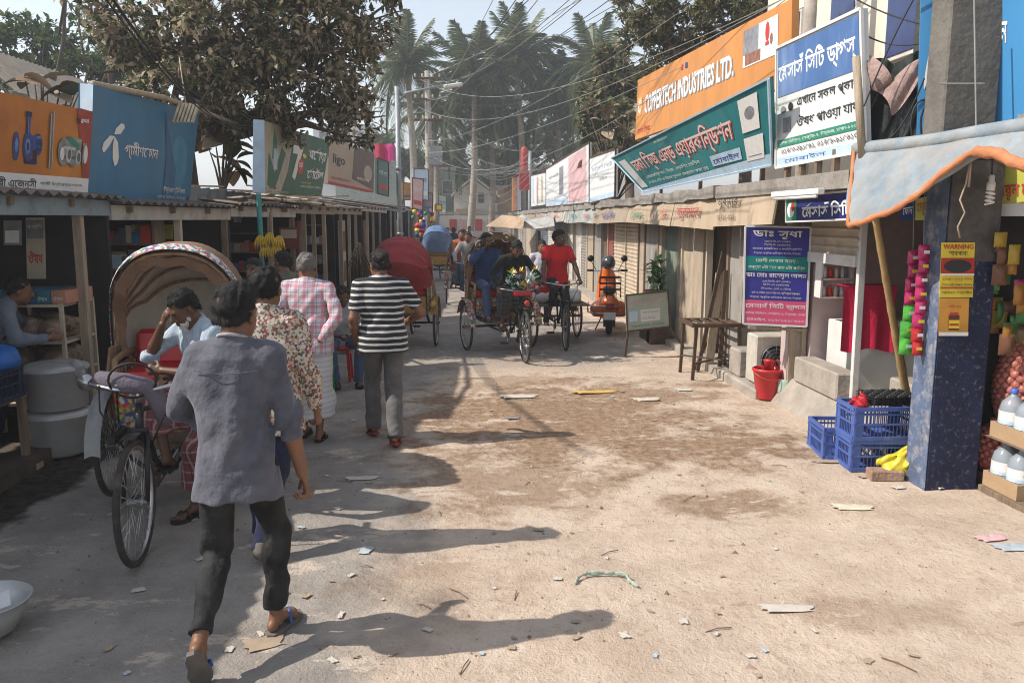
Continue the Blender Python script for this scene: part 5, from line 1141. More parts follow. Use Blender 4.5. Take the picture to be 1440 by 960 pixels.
tree('background_tree', 'dark bushy tree mass under the coconut palms', (3, 66, 0), 4, [lobe(640, 215, 64, 3, 2, 2.0), lobe(720, 210, 64, 3.4, 2, 2.2), lobe(800, 200, 62, 3.5, 2, 2.5), lobe(560, 215, 62, 3, 2, 2), lobe(870, 190, 58, 3, 2, 2.5)], 900, (.6, .3), LF_GREEN, 12, per=8, trunk_r=.3)

# buildings closing the lane
M_FARW = mat('far_white_wall', (.62, .60, .55), rough=.9, var=.12, dirt=.2, dcol=(.4, .35, .3))
def gable_house():
    Y = 58; A = lambda px, py: AY(px, py, Y)
    rt_ = thing('house', 'white gabled house closing the far end of the lane', 'house', (A(668, 300).x, Y, 0))
    l, r, ap = A(638, 274), A(699, 276), A(666, 252)
    mb = MB(); mb.slab([(l.x, Y, 0), (r.x, Y, 0), (r.x, Y, r.z), (ap.x, Y, ap.z), (l.x, Y, l.z)], (0, 5, 0)); mb.part('wall', M_FARW, rt_, True)
    for p, q in ((l, ap), (ap, r)):
        mb = MB(); e = (q - p).normalized() * .3; mb.slab([p - e * .8 + V(0, -.35, .02), q + V(0, -.35, .10), q + V(0, 5.2, .10), p - e * .8 + V(0, 5.2, .02)] if p is l else [p + V(0, -.35, .10), q + e * .8 + V(0, -.35, .02), q + e * .8 + V(0, 5.2, .02), p + V(0, 5.2, .10)], (0, 0, .14)); mb.part('roof', M_CREAMW, rt_, True)
    a, b_ = A(641, 287), A(676, 298); mb = MB(); mb.box2((a.x, Y - .8, b_.z), (b_.x, Y - .02, a.z - .35)); mb.part('balcony', mat('far_brown_wall', (.34, .25, .18)), rt_, True)
    for px in (672, 690): a = A(px, 271); mb = MB(); mb.box2((a.x, Y - .05, a.z - .75), (a.x + .45, Y - .005, a.z)); wo = mb.part('window', M_STEEL, rt_, True); mb = MB(); mb.box2((a.x + .06, Y - .07, a.z - .7), (a.x + .39, Y - .052, a.z - .05)); mb.part('pane', M_BLACKGLASS, wo, True)
    a, b_ = A(626, 300), A(742, 303); mb = MB(); mb.box2((a.x, Y - 1.6, a.z - .1), (b_.x, Y - .81, a.z + .1)); mb.part('ledge', M_CONCL, rt_, True)
gable_house()
for lab, x0, x1, y0, Y, m, dep in (
    ('low tan building beside the white gabled house', 699, 724, 262, 60, mat('far_tan_wall', (.42, .31, .22), dirt=.3), 6),
    ('dim green roofed hall behind the shaded row', 585, 640, 236, 62, mat('far_green_wall', (.16, .20, .17), dirt=.3), 6),
    ('long dark building below the coconut palms', 610, 830, 232, 72, mat('far_dark_wall', (.08, .085, .08), dirt=.3), 6),
    ('pale green block beside the green roofed hall', 470, 560, 210, 60, mat('far_pale_green', (.34, .38, .33), dirt=.3), 6),
    ('white apartment block far behind the palms', 440, 520, 175, 110, M_FARW, 10),
    ('grey white tower block behind the broad leaved tree', 845, 905, 120, 105, M_FARW, 12)):
    a, b_ = AY(x0, y0, Y), AY(x1, y0, Y); rt_ = thing('building', lab, 'building', ((a.x + b_.x) / 2, Y, 0))
    mb = MB(); mb.box2((a.x, Y, 0), (b_.x, Y + dep, a.z)); mb.part('wall', m, rt_, True)
    mb = MB(); mb.box2((a.x - .2, Y - .2, a.z - .15), (b_.x + .2, Y + dep, a.z + .05)); mb.part('roof_edge', M_CONC, rt_, True)
    nx = max(2, int((b_.x - a.x) / 2.2))
    for i in range(nx):
        for z in np.arange(a.z - 2.0, 2.6, -2.8):
            xx = a.x + (i + .3) * (b_.x - a.x) / nx; mb = MB(); mb.box2((xx, Y - .06, z), (xx + .9, Y - .005, z + 1.1)); wo = mb.part('window', M_CONCL, rt_, True); mb = MB(); mb.box2((xx + .08, Y - .08, z + .08), (xx + .82, Y - .062, z + 1.02)); mb.part('pane', M_BLACKGLASS, wo, True)
# posters on the end wall, tan awnings
bw = thing('boundary_wall', 'poster covered white wall at the end of the lane', 'wall', (1.0, 56, 0)); a, b_ = AY(630, 303, 56), AY(700, 303, 56)
mb = MB(); mb.box2((a.x - 3, 56, 0), (b_.x + 3, 56.2, a.z)); mb.part('panel', M_FARW, bw, True)
for k, (px, m) in enumerate(((632, M_INKR), (645, M_PINKP), (658, M_PALEB), (668, M_INKR), (684, M_CREAM))):
    a = AY(px, 306, 55.98); mb = MB(); mb.box2((a.x, 55.97, a.z - .9), (a.x + .5, 55.995, a.z - .1)); mb.part('poster', m, bw, True)
for lab, cs, m in (('sagging tan cloth awning at the far right shops', [(683, 318, 36), (706, 302, 40), (738, 306, 36), (735, 322, 30)], mat('tan_canvas', (.44, .31, .20), dirt=.3)), ('grey tarpaulin flap over the far right shops', [(735, 308, 30), (778, 303, 26), (780, 318, 24), (752, 322, 26)], mat('grey_canvas', (.36, .36, .34), dirt=.3))):
    P = [AY(*c) for c in cs]; mb = MB(); mb.grid(lambda u, v: tuple(P[0].lerp(P[1], u).lerp(P[3].lerp(P[2], u), v) - V(0, 0, .25 * math.sin(math.pi * u) * math.sin(math.pi * v))), 10, 8); solo('cloth_awning', mb, m, lab, 'awning')
# clothes line bits
for k, (px, py, m) in enumerate(((535, 205, (.6, .05, .22)), (541, 208, (.65, .1, .3)), (526, 212, (.5, .06, .12)))):
    c = AY(px, py, 24); mb = MB(); mb.grid(lambda u, v: (c.x + .30 * u, c.y + .03 * math.sin(u * 5 + k), c.z - .45 * v + .02 * math.sin(u * 4) + .1 * k), 6, 6); solo('hung_cloth', mb, mat('pink_cloth_%d' % k, m, var=.2), ('bright pink cloth hung above the beige billboard', 'second lighter pink cloth hung above the beige billboard', 'small crimson cloth hung above the beige billboard')[k], 'cloth')

# poles
def pole(name, label, px, Y, ztop, r0, r1, m, extra=None):
    x = AY(px, 300, Y).x; rt_ = thing(name, label, 'pole', (x, Y, 0)); mb = MB(); mb.tube([(0, 0, -.05), (0, 0, ztop)], [r0, r1], 12); mb.part('shaft', m, rt_)
    if extra: extra(rt_, ztop)
    return rt_, V(x, Y, ztop)
M_GALV = mat('galvanised_pole', (.30, .32, .33), rough=.55, metal=.3, var=.2)
def lamp_head(rt_, zt):
    mb = MB(); mb.tube([(0, 0, zt - .4), (.25, 0, zt - .15), (1.25, 0, zt + .05)], .03, 8); mb.part('arm', M_GALV, rt_); mb.part
    mb = MB(); mb.box((1.45, 0, zt + .04), (.5, .16, .09), (0, R(-8), 0)); mb.part('lamp_housing', M_WHITE, rt_, bevel=.02)
    for z in (1.5, 3.2): mb = MB(); mb.lathe([(.085, 0), (.09, .02), (.09, .06), (.085, .08)], (0, 0, z), 12); mb.part('band', M_STEEL, rt_)
pole('street_lamp', 'slim grey steel street lamp rising from the shaded shop row', 562, 21.5, AY(565, 122, 21.5).z, .075, .06, M_GALV, lamp_head)
def xarm(rt_, zt):
    for z in (.3, 1.1, 1.9): 
        mb = MB(); mb.box((0, -.12, zt - z), (1.1, .07, .08)); ar = mb.part('cross_arm', M_RUST, rt_)
        for k in (-.48, -.2, .2, .48): mb = MB(); mb.lathe([(.02, 0), (.045, .03), (.03, .07), (.045, .10), (.02, .14)], (k, -.12, zt - z + .04), 8); mb.part('insulator', M_CREAM, ar)
    mb = MB(); mb.box((.3, -.1, zt - 3.3), (.5, .4, .75)); mb.part('junction_box', M_STEEL, rt_, bevel=.02)
PP, PT = pole('utility_pole', 'concrete utility pole carrying the tangle of wires', 604, 33, AY(603, 100, 33).z, .16, .11, M_CONCL, xarm)
P2, PT2 = pole('utility_pole', 'square concrete pole standing behind the pharmacy sign', 1124, 9.9, 5.6, .085, .075, M_CONCL)
P3, PT3 = pole('utility_pole', 'short utility pole on the far right roofs beside the red drum', 745, 42, 5.4, .1, .08, M_GALV)
# wires
M_WIRE = mat('wire_black', (.03, .03, .03), rough=.6, bump=0); M_WIREL = mat('wire_grey', (.30, .29, .28), rough=.6, bump=0)
def wire(a, b_, sag, r=.008, m=M_WIRE, label=None, n=22):
    a, b_ = V(*a), V(*b_); mb = MB(); P = [a.lerp(b_, i / n) - V(0, 0, sag * 4 * (i / n) * (1 - i / n)) for i in range(n + 1)]
    dist = (a + b_).length / 2
    rr = [max(r, .00030 * p.y) for p in P] 
    mb.tube(P, rr, 5, caps=False)
    return solo('overhead_wire', mb, m, label, 'wire', 'overhead wires strung across the lane')
rw = random.Random(21)
for k in range(12):                                # power lines passing overhead towards the camera
    a = PT + V(rw.uniform(-.5, .5), 0, -rw.choice([.2, 1.0, 1.8]) - rw.uniform(0, .3)); px = 735 + k * 24 + rw.uniform(-12, 12)
    e = AY(px, -40 - rw.uniform(0, 40), 7 + rw.uniform(0, 3)); wire(a, e, rw.uniform(.1, .5), .0055, M_WIRE if k % 3 else M_WIREL, 'taut overhead wire running from the concrete utility pole to above the lane')
for k in range(10):                               # lines to the square pole behind the pharmacy sign
    a = PT + V(rw.uniform(-.4, .4), 0, -rw.uniform(.2, 3.6)); e = PT2 + V(0, 0, -rw.uniform(0, 1.7)); wire(a, e, rw.uniform(.3, 1.3), .006, M_WIREL if k % 2 else M_WIRE, 'overhead wire from the concrete utility pole to the pole behind the pharmacy sign')
for k in range(16):                               # sagging tangle to the short pole on the right roofs
    a = PT + V(rw.uniform(-.2, .5), 0, -rw.uniform(1.0, 4.6)); e = PT3 + V(rw.uniform(-.3, .8), rw.uniform(-8, 2), -rw.uniform(0, 1.2)); wire(a, e, rw.uniform(.3, 1.5), .010, M_WIREL, 'sagging pale wire between the utility pole and the far right roofs')
for k in range(5):
    a = AY(562, 130, 21.5) + V(0, 0, -rw.uniform(0, 1.5)); wire(a, PT + V(0, 0, -rw.uniform(1, 3)), rw.uniform(.2, .6), .006, M_WIREL, 'short wire between the street lamp and the utility pole')
for k, (p, q, s_) in enumerate((((128, -30, 6), (345, 185, 12), .25), ((140, -30, 6), (350, 178, 12), .3), ((135, -35, 6), (300, 140, 11), .2))):
    wire(AY(*p), AY(*q), s_, .008, M_WIRE, 'dark wire slanting down to the roofs in front of the shade tree')
for k, (p, q, s_) in enumerate((((1205, 0, 6.2), (1300, 35, 5.8), .02), ((1180, 20, 6.6), (1300, 60, 5.8), .1), ((1215, 150, 6), (1296, -20, 5.7), -.05), ((1240, 200, 5.9), (1300, 110, 5.7), .1), ((1370, 0, 5.3), (1373, 190, 5.28), .0), ((1320, 118, 5.36), (1385, 118, 5.3), 0))):
    wire(AY(*p), AY(*q), s_, .006, M_WIRE if k < 4 else M_WIREL, 'thin cable looping beside the raw concrete column')
c = AY(1293, 175, 5.66); mb = MB(); mb.tube([(c.x + .1 * math.cos(t) + .004 * i, c.y, c.z + .17 * math.sin(t)) for i, t in enumerate([k * .35 for k in range(38)])], .007, 5); solo('cable_coil', mb, M_WIRE, 'coil of black cable hanging beside the narrow sky blue sign', 'cable')

# ================================================================== RICKSHAWS, CART, SCOOTER
M_TYRE = mat('dusty_rubber', (.045, .04, .036), rough=.9, var=.3, scale=12, dirt=.5, dcol=(.17, .14, .11), dscale=8, bump=.2)
M_RIM = mat('chrome_rim', (.50, .50, .50), rough=.3, metal=.85, var=.2, scale=20)
M_BLKP = mat('black_frame_paint', (.02, .02, .022), rough=.45, var=.3, scale=12, dirt=.25, dcol=(.12, .09, .07))
M_GRNP = mat('green_frame_paint', (.03, .12, .07), rough=.5, dirt=.3)
M_REDV = mat('red_vinyl', (.52, .015, .02), rough=.38, var=.25, scale=6, bump=.1, spec=.5)
M_CRV = mat('cream_vinyl', (.58, .53, .44), rough=.55, var=.2, scale=5, dirt=.3, dcol=(.3, .22, .16), bump=.25, bscale=14)
M_BROWN = mat('brown_hood_cloth', (.22, .13, .08), rough=.8, var=.3, dirt=.3, bump=.3)
M_HOODR = mat('red_hood_cloth', (.30, .03, .035), rough=.7, var=.3, dirt=.25, dcol=(.15, .05, .04), bump=.2)
M_HOODY = mat('ochre_hood_cloth', (.36, .20, .05), rough=.8, var=.3, dirt=.3, bump=.2)
M_HOODB = mat('blue_hood_cloth', (.12, .19, .33), rough=.8, var=.3, dirt=.3)
M_BAMB = mat('split_bamboo', (.33, .20, .11), rough=.75, var=.4, scale=8, stretch=(3, 3, 1), bump=.3)
M_GOLD = mat('brass_trim', (.55, .38, .12), rough=.35, metal=.7, var=.2)
def fleck(name, base, cols, scale=40.):
    """printed or painted ornament: small cells in bright colours on a base"""
    m = bpy.data.materials.new(name); m.use_nodes = True; nt = m.node_tree; b = nt.nodes['Principled BSDF']; L = nt.links.new
    tc = _n(nt, 'ShaderNodeTexCoord'); vo = _n(nt, 'ShaderNodeTexVoronoi'); _in(vo, Scale=scale); L(tc.outputs['Object'], vo.inputs['Vector'])
    sp = _n(nt, 'ShaderNodeSeparateColor'); L(vo.outputs['Color'], sp.inputs[0]); rp = _n(nt, 'ShaderNodeValToRGB'); rp.color_ramp.interpolation = 'CONSTANT'; L(sp.outputs[0], rp.inputs[0])
    e = rp.color_ramp.elements; cs = [base] + cols
    while len(e) < len(cs): e.new(.5)
    for i, c in enumerate(cs): e[i].position = 0 if i == 0 else .3 + .7 * (i - 1) / len(cols); e[i].color = c4(c)
    L(rp.outputs[0], b.inputs['Base Color']); _in(b, Roughness=.65); MATS[name] = m; return m
M_BAND = fleck('beaded_rim_band', (.55, .52, .48), [(.05, .25, .16), (.42, .04, .05), (.55, .5, .44), (.08, .12, .3)], 55.)
M_ORN = fleck('painted_ornament', (.38, .16, .05), [(.45, .03, .03), (.5, .4, .08), (.04, .2, .12), (.5, .48, .4), (.06, .1, .3)], 38.)
M_FLOW = fleck('flower_garland', (.05, .25, .2), [(.55, .05, .06), (.6, .45, .03), (.02, .3, .22), (.6, .58, .5), (.05, .12, .4)], 30.)
def rotX(a): return Matrix.Rotation(a, 3, 'X')
def wheel_parts(r):
    AX_ = Matrix.Rotation(math.pi / 2, 3, 'Y'); out = []
    mb = MB(); n = 40; mb.tube([(0, r * .955 * math.cos(2 * math.pi * i / n), r * .955 * math.sin(2 * math.pi * i / n)) for i in range(n)], r * .055, 8, closed=True); out.append(('tyre', mb.mesh('tyre', M_TYRE)))
    mb = MB(); mb.tube([(0, r * .88 * math.cos(2 * math.pi * i / n), r * .88 * math.sin(2 * math.pi * i / n)) for i in range(n)], r * .035, 6, closed=True); out.append(('rim', mb.mesh('rim', M_RIM)))
    mb = MB()
    for i in range(28):
        a = 2 * math.pi * i / 28; b_ = a + (.5 if i % 2 else -.5); mb.tube([((.03 if i % 4 < 2 else -.03), .022 * math.cos(b_), .022 * math.sin(b_)), (0, r * .86 * math.cos(a), r * .86 * math.sin(a))], .0022, 4)
    out.append(('spokes', mb.mesh('spokes', M_RIM)))
    mb = MB(); mb.lathe([(.012, -.06), (.012, -.045), (.03, -.04), (.03, -.03), (.018, -.02), (.018, .02), (.03, .03), (.03, .04), (.012, .045), (.012, .06)], (0, 0, 0), 12, axis=AX_); out.append(('hub', mb.mesh('hub', M_STEEL)))
    return out
WP = wheel_parts(.355)
def add_wheel(root, loc, rz=0.):
    w = bpy.data.objects.new('wheel', None); COL.objects.link(w); w.parent = root; w.location = loc; w.rotation_euler = (random.uniform(0, 3) * 0, 0, rz); w.empty_display_size = .1
    for nm, me in WP: linkmesh(nm, me, w)
    return w
def cycle_front(rt_, wb, steer=0., paint=M_BLKP, lamp=True, bar_up=0.):
    """front wheel, fork, frame tubes, crank, saddle and handlebar of a pedal three-wheeler"""
    add_wheel(rt_, (0, wb, .355), steer)
    hx = V(0, wb - .20, .88); hb = V(0, wb - .15, .72)
    mb = MB()
    for s in (-1, 1): mb.tube([hb + V(s * .045, 0, 0), V(s * .06, wb - .06, .60), V(s * .065, wb, .355)], [.017, .015, .011], 8)
    mb.tube([V(-.05, wb - .15, .73), V(.05, wb - .15, .73)], .018, 8); fk = mb.part('fork', paint, rt_)
    mb = MB(); n = 14
    mb.grid(lambda u, v: ((v - .5) * .075, wb + .385 * math.cos(1.35 + 1.5 * u), .355 + .385 * math.sin(1.35 + 1.5 * u) + .012 * math.cos((v - .5) * 3)), n, 4); mb.part('mudguard', paint, rt_)
    mb = MB(); bb = V(0, wb - .62, .33); st = V(0, wb - .78, .84)
    mb.tube([hb - V(0, 0, .03), hx], .022, 10); mb.tube([hb, bb], .018, 8); mb.tube([hx - V(0, 0, .04), st - V(0, 0, .08)], .017, 8); mb.tube([bb, st], .016, 8)
    for s in (-1, 1): mb.tube([bb + V(s * .03, 0, 0), (s * .05, .05, .36)], .013, 6); mb.tube([st - V(0, 0, .15), (s * .25, .12, .55)], .013, 6)
    mb.part('frame', paint, rt_)
    mb = MB(); p = [(-.30, wb - .38, .98 + bar_up), (-.27, wb - .24, .99 + bar_up), (-.12, wb - .17, .97 + bar_up), (0, wb - .185, .95 + bar_up), (.12, wb - .17, .97 + bar_up), (.27, wb - .24, .99 + bar_up), (.30, wb - .38, .98 + bar_up)]
    mb.tube([hx, (0, wb - .185, .95 + bar_up)], .014, 8); mb.tube(p, .012, 8); hb_ = mb.part('handlebar', M_RIM, rt_)
    for s in (-1, 1): mb = MB(); mb.tube([(s * .305, wb - .40, .98 + bar_up), (s * .285, wb - .30, .985 + bar_up)], .018, 8); mb.part('grip', M_SOLE, hb_)
    mb = MB(); mb.lathe([(.03, 0), (.032, .012), (.022, .028), (0, .034)], (.10, wb - .19, .985 + bar_up), 12); mb.part('bell', M_RIM, hb_)
    mb = MB(); mb.tube([(.21, wb - .2, .99 + bar_up), (.19, wb - .12, .86), (.06, wb - .1, .62)], .005, 5); mb.tube([(-.21, wb - .2, .99 + bar_up), (-.19, wb - .1, .9), (-.06, wb - .1, .62)], .005, 5); mb.part('brake_rod', M_IRON, hb_)
    mb = MB(); mb.raw([(-.09, -.14, .03), (.09, -.14, .03), (.05, 0, .02), (.02, .14, 0), (-.02, .14, 0), (-.05, 0, .02), (-.08, -.13, -.03), (.08, -.13, -.03), (.03, 0, -.03), (.015, .13, -.02), (-.015, .13, -.02), (-.03, 0, -.03)],
        [(0, 1, 2, 3, 4, 5)[::-1], (6, 7, 8, 9, 10, 11)] + [(i, (i + 1) % 6, (i + 1) % 6 + 6, i + 6) for i in range(6)]); mb.v = [(v[0], v[1] + st.y, v[2] + st.z + .05) for v in mb.v]; mb.part('saddle', mat('saddle_leather', (.05, .03, .02), rough=.5), rt_, bevel=.01)
    mb = MB(); mb.lathe([(.09, -.004), (.09, .004)], (.045, bb.y, bb.z), 24, axis=Matrix.Rotation(math.pi / 2, 3, 'Y')); mb.tube([(.06, bb.y, bb.z), (.08, bb.y + .10, bb.z - .13)], .009, 6); mb.tube([(-.05, bb.y, bb.z), (-.08, bb.y - .10, bb.z + .13)], .009, 6); ck = mb.part('crank', M_STEEL, rt_)
    for s, o in ((1, V(.13, .10, -.13)), (-1, V(-.13, -.10, .13))): mb = MB(); mb.box(bb + o, (.10, .07, .025)); mb.part('pedal', M_SOLE, ck)
    mb = MB(); mb.tube([(.045, bb.y, bb.z + .088), (.045, .02, .395)], .005, 4); mb.tube([(.045, bb.y, bb.z - .088), (.045, .02, .315)], .005, 4); mb.part('chain', M_IRON, rt_)
    if lamp:
        mb = MB(); mb.lathe([(0, -.06), (.035, -.05), (.055, 0), (.058, .02), (0, .024)], (.0, wb - .10, .90), 16, axis=rotX(-math.pi / 2)); mb.part('headlamp', M_RIM, rt_)
def rickshaw(label, loc, rz, cover, rim, seat, inner, panel, front=R(28), back=R(-62), hood=True, wb=1.25, steer=0., ornament=False, hh=.80, lamp=True):
    rt_ = thing('cycle_rickshaw', label, 'rickshaw', loc, rz, 'cycle rickshaws in the lane'); rt_.pop('_o', None)
    for s in (-1, 1): add_wheel(rt_, (s * .50, 0, .355))
    cycle_front(rt_, wb, steer, lamp=lamp)
    mb = MB(); mb.tube([(-.56, 0, .355), (.56, 0, .355)], .018, 8)
    for s in (-1, 1): mb.bar((s * .36, -.42, .52), (s * .36, .45, .50), .04, .05); mb.tube([(s * .36, 0, .5), (s * .40, 0, .36)], .02, 6); mb.tube([(s * .30, .42, .42), (s * .1, .60, .34)], .015, 6)
    mb.part('chassis', M_BLKP, rt_)
    for s in (-1, 1):                            # mudguards
        mb = MB(); mb.grid(lambda u, v: (s * (.50 + (v - .5) * .10), .405 * math.cos(.05 + 2.7 * u), .355 + .405 * math.sin(.05 + 2.7 * u) + .02 * math.cos((v - .5) * 3)), 16, 4); mb.part('mudguard', mat('dull_mudguard_tin', (.30, .30, .30), rough=.55, metal=.35, var=.3, dirt=.4) if panel is None else panel, rt_)
    mb = MB(); mb.box((0, -.08, .66), (.78, .52, .26)); so = mb.part('seat_box', panel or M_ORN, rt_, bevel=.015)
    mb = MB(); mb.box((0, .31, .46), (.62, .34, .035)); mb.part('footboard', M_WOOD, rt_); mb = MB(); mb.box((0, .17, .55), (.70, .02, .20)); mb.part('kick_panel', M_ORN, so)
    mb = MB(); mb.box((0, -.06, .845), (.76, .46, .10)); co = mb.part('seat_cushion', seat, rt_, bevel=.035)
    mb = MB(); mb.box((0, -.30, 1.0), (.76, .09, .27), (R(10), 0, 0)); mb.part('backrest', seat, rt_, bevel=.035)
    for s in (-1, 1):
        mb = MB(); mb.tube([(s * .40, .16, .80), (s * .40, .14, .98), (s * .40, -.10, 1.0), (s * .40, -.34, .98)], .022, 8); mb.part('armrest', M_BAMB, rt_)
        mb = MB(); mb.slab([(s * .41, .14, .55), (s * .41, .14, .92), (s * .41, -.36, .95), (s * .41, -.36, .52)], (s * .012, 0, 0)); mb.part('side_panel', M_ORN, rt_)
    if hood:
        K = 7; pv = V(0, -.12, .95); hw = .47
        def hoop(th, t, grow=0.):
            a = math.pi * t; c, s_ = math.cos(a), math.sin(a); ex = .80
            x = (hw + grow) * math.copysign(abs(c) ** ex, c); r = (hh + grow) * abs(s_) ** ex; e = th * min(1, abs(s_) * 1.6)
            return pv + V(x, r * math.sin(e), r * math.cos(e))
        ths = [back + (front - back) * k / (K - 1) for k in range(K)]
        mb = MB()
        def cov(u, v):
            th = back + (front - back) * v; f = abs(math.sin(v * (K - 1) * math.pi)); return hoop(th, u, .006 - .018 * f)
        mb.grid(cov, 28, 36); hc_ = mb.part('hood_cover', cover, rt_)
        mb = MB(); mb.grid(lambda u, v: cov(u, v) + (pv - cov(u, v)) * .018, 28, 36); mb.part('hood_lining', inner, hc_)
        for k, th in enumerate(ths): mb = MB(); mb.tube([hoop(th, i / 22, -.022) for i in range(23)], .011, 6); mb.part('hoop', M_BAMB, hc_)
        mb = MB(); mb.grid(lambda u, v: hoop(front + .03 - .13 * v, u, .022 + .006 * math.sin(v * 3.1)), 30, 4); mb.part('rim_band', rim, hc_)
        mb = MB(); mb.grid(lambda u, v: hoop(front + .10 - .02 * v, .02 + .96 * u, -.01 - .075 * v + .008 * math.sin(u * 60)), 60, 3); mb.part('fringe', M_BROWN, hc_)
        mb = MB()                                 # back curtain
        mb.grid(lambda u, v: hoop(back, u, -.004).lerp(V((u - .5) * -.86, -.40, .92), v ** 1.2) + V(0, -.05 * math.sin(v * 3.1), 0), 20, 8); bc = mb.part('back_curtain', inner if cover is M_BROWN else cover, hc_)
        for s in (-1, 1):
            mb = MB()
            for k in range(4): mb.tube([(s * (.455 + .008 * k), -.13 + .06 * k, .55), (s * (.48 + .006 * k), -.12 + .05 * k, .8), (s * .465, -.12 + .04 * k, 1.05)], .013, 6)
            mb.part('hinge_slats', M_BAMB, hc_)
        if ornament:
            for k in range(6):
                t = .16 + .68 * k / 5; p = hoop(front + .06, t, -.05); A_ = rotX(-math.pi / 2)
                for q, (r_, m) in enumerate(((.075, M_INKW), (.058, M_INKR), (.04, M_INKG), (.02, M_INKY))): mb = MB(); mb.lathe([(0, 0), (r_, 0), (r_, .006), (0, .008)], p + V(0, .012 * q, 0), 12, axis=A_); mb.part('rosette', m, hc_)
    return rt_
def flowers(rt_, c, n, spread, seed):
    rg = random.Random(seed)
    for k in range(n):
        p = V(*c) + V(rg.uniform(-1, 1) * spread, rg.uniform(-.5, .5) * spread, rg.uniform(-.4, 1) * spread); m = rg.choice([M_INKR, M_INKY, M_INKG, M_INKW, mat('tinsel_teal', (.02, .28, .24), rough=.4), mat('tinsel_blue', (.05, .15, .5), rough=.4)])
        mb = MB()
        for j in range(7):
            a = rg.uniform(0, 6.3); e = rg.uniform(-.3, 1.2); d = V(math.cos(a) * math.cos(e), math.sin(a) * math.cos(e), math.sin(e)) * rg.uniform(.05, .10); s_ = d.cross(V(0, 0, 1)).normalized() * .014
            mb.raw([p, p + d * .5 + s_, p + d, p + d * .5 - s_], [(0, 1, 2, 3)])
        mb.part('plastic_flower', m, rt_)
RK1 = rickshaw('cycle rickshaw with red seat and beaded hood parked before the medicine shop', (-1.98, 5.66, 0), R(186), M_BROWN, M_BAND, M_REDV, M_CRV, None, front=R(20), back=R(-50), hh=.82, lamp=False)
RK2 = rickshaw('cycle rickshaw with dark red hood seen from behind past the striped shirt', (-.92, 12.25, 0), R(-3), M_HOODR, M_BAND, M_REDV, M_HOODR, M_HOODY, front=R(40), back=R(-60), hh=.72)
for s in (-.07, .07):
    mb = MB(); mb.grid(lambda u, v: (s + .028 * (u - .5), -.45 - .35 * (1 - v) * v - .10 * v, .95 + .46 * v), 2, 8); mb.part('curtain_stripe', M_SBLUE, RK2)
mb = MB(); mb.lathe([(0, -.04), (.04, -.02), (.06, .03), (.02, .07), (0, .08)], (.50, -.40, .66), 10); mb.part('tassel', mat('gold_tinsel', (.5, .33, .08), rough=.4), RK2)
RK3 = rickshaw('far cycle rickshaw with ochre body and blue hood top', (-.78, 25.2, 0), R(-2), M_HOODB, M_BAND, M_HOODY, M_HOODY, M_HOODY, front=R(40), back=R(-40))
RK4 = rickshaw('cycle rickshaw decked with plastic flowers coming down the lane', (.53, 11.85, 0), R(194), M_BROWN, M_ORN, M_REDV, M_ORN, M_ORN, front=R(5), back=R(-70), hh=.78, ornament=True, lamp=False, steer=R(-6))
flowers(RK4, (.0, 1.12, 1.06), 34, .20, 4)
mb = MB(); mb.box((0, 1.12, .93), (.26, .14, .05)); mb.part('flower_rack', M_REDV, RK4, bevel=.01)
mb = MB(); mb.lathe([(0, 0), (.04, .005), (.04, .02), (0, .02)], (.0, 1.33, .82), 10, axis=rotX(-math.pi / 2)); mb.part('reflector', M_INKR, RK4)
RK5 = rickshaw('cycle rickshaw with bent riders behind the flower decked one', (.12, 18.4, 0), R(181), M_HOODB, M_BAND, M_REDV, M_CRV, M_ORN, front=R(-20), back=R(-75), hh=.6)
# things on the first rickshaw
mb = MB(); mb.tube([(.30, .84, .97), (.22, .99, 1.01), (.06, 1.06, 1.0), (-.05, 1.06, .98), (-.10, 1.05, .90), (-.13, 1.02, .74)], [.035, .055, .06, .05, .05, .04], 10, flat=.8)
gm = mb.part('rolled_cloth', mat('grey_mauve_cloth', (.13, .11, .14), rough=.9, var=.3, bump=.5, bscale=30), RK1)
mb = MB(); mb.tube([(.02 + .13 * math.cos(t), 1.08, 1.02 + .10 * math.sin(t)) for t in [2 * math.pi * k / 20 for k in range(20)]], .007, 6, closed=True); mb.part('cable_loop', M_IRON, RK1)
mb = MB(); mb.lathe([(0, -.05), (.04, -.04), (.055, .0), (.05, .03), (0, .04)], (.42, .62, .93), 14, axis=rotX(-math.pi / 2)); mb.part('side_lamp', M_RIM, RK1)

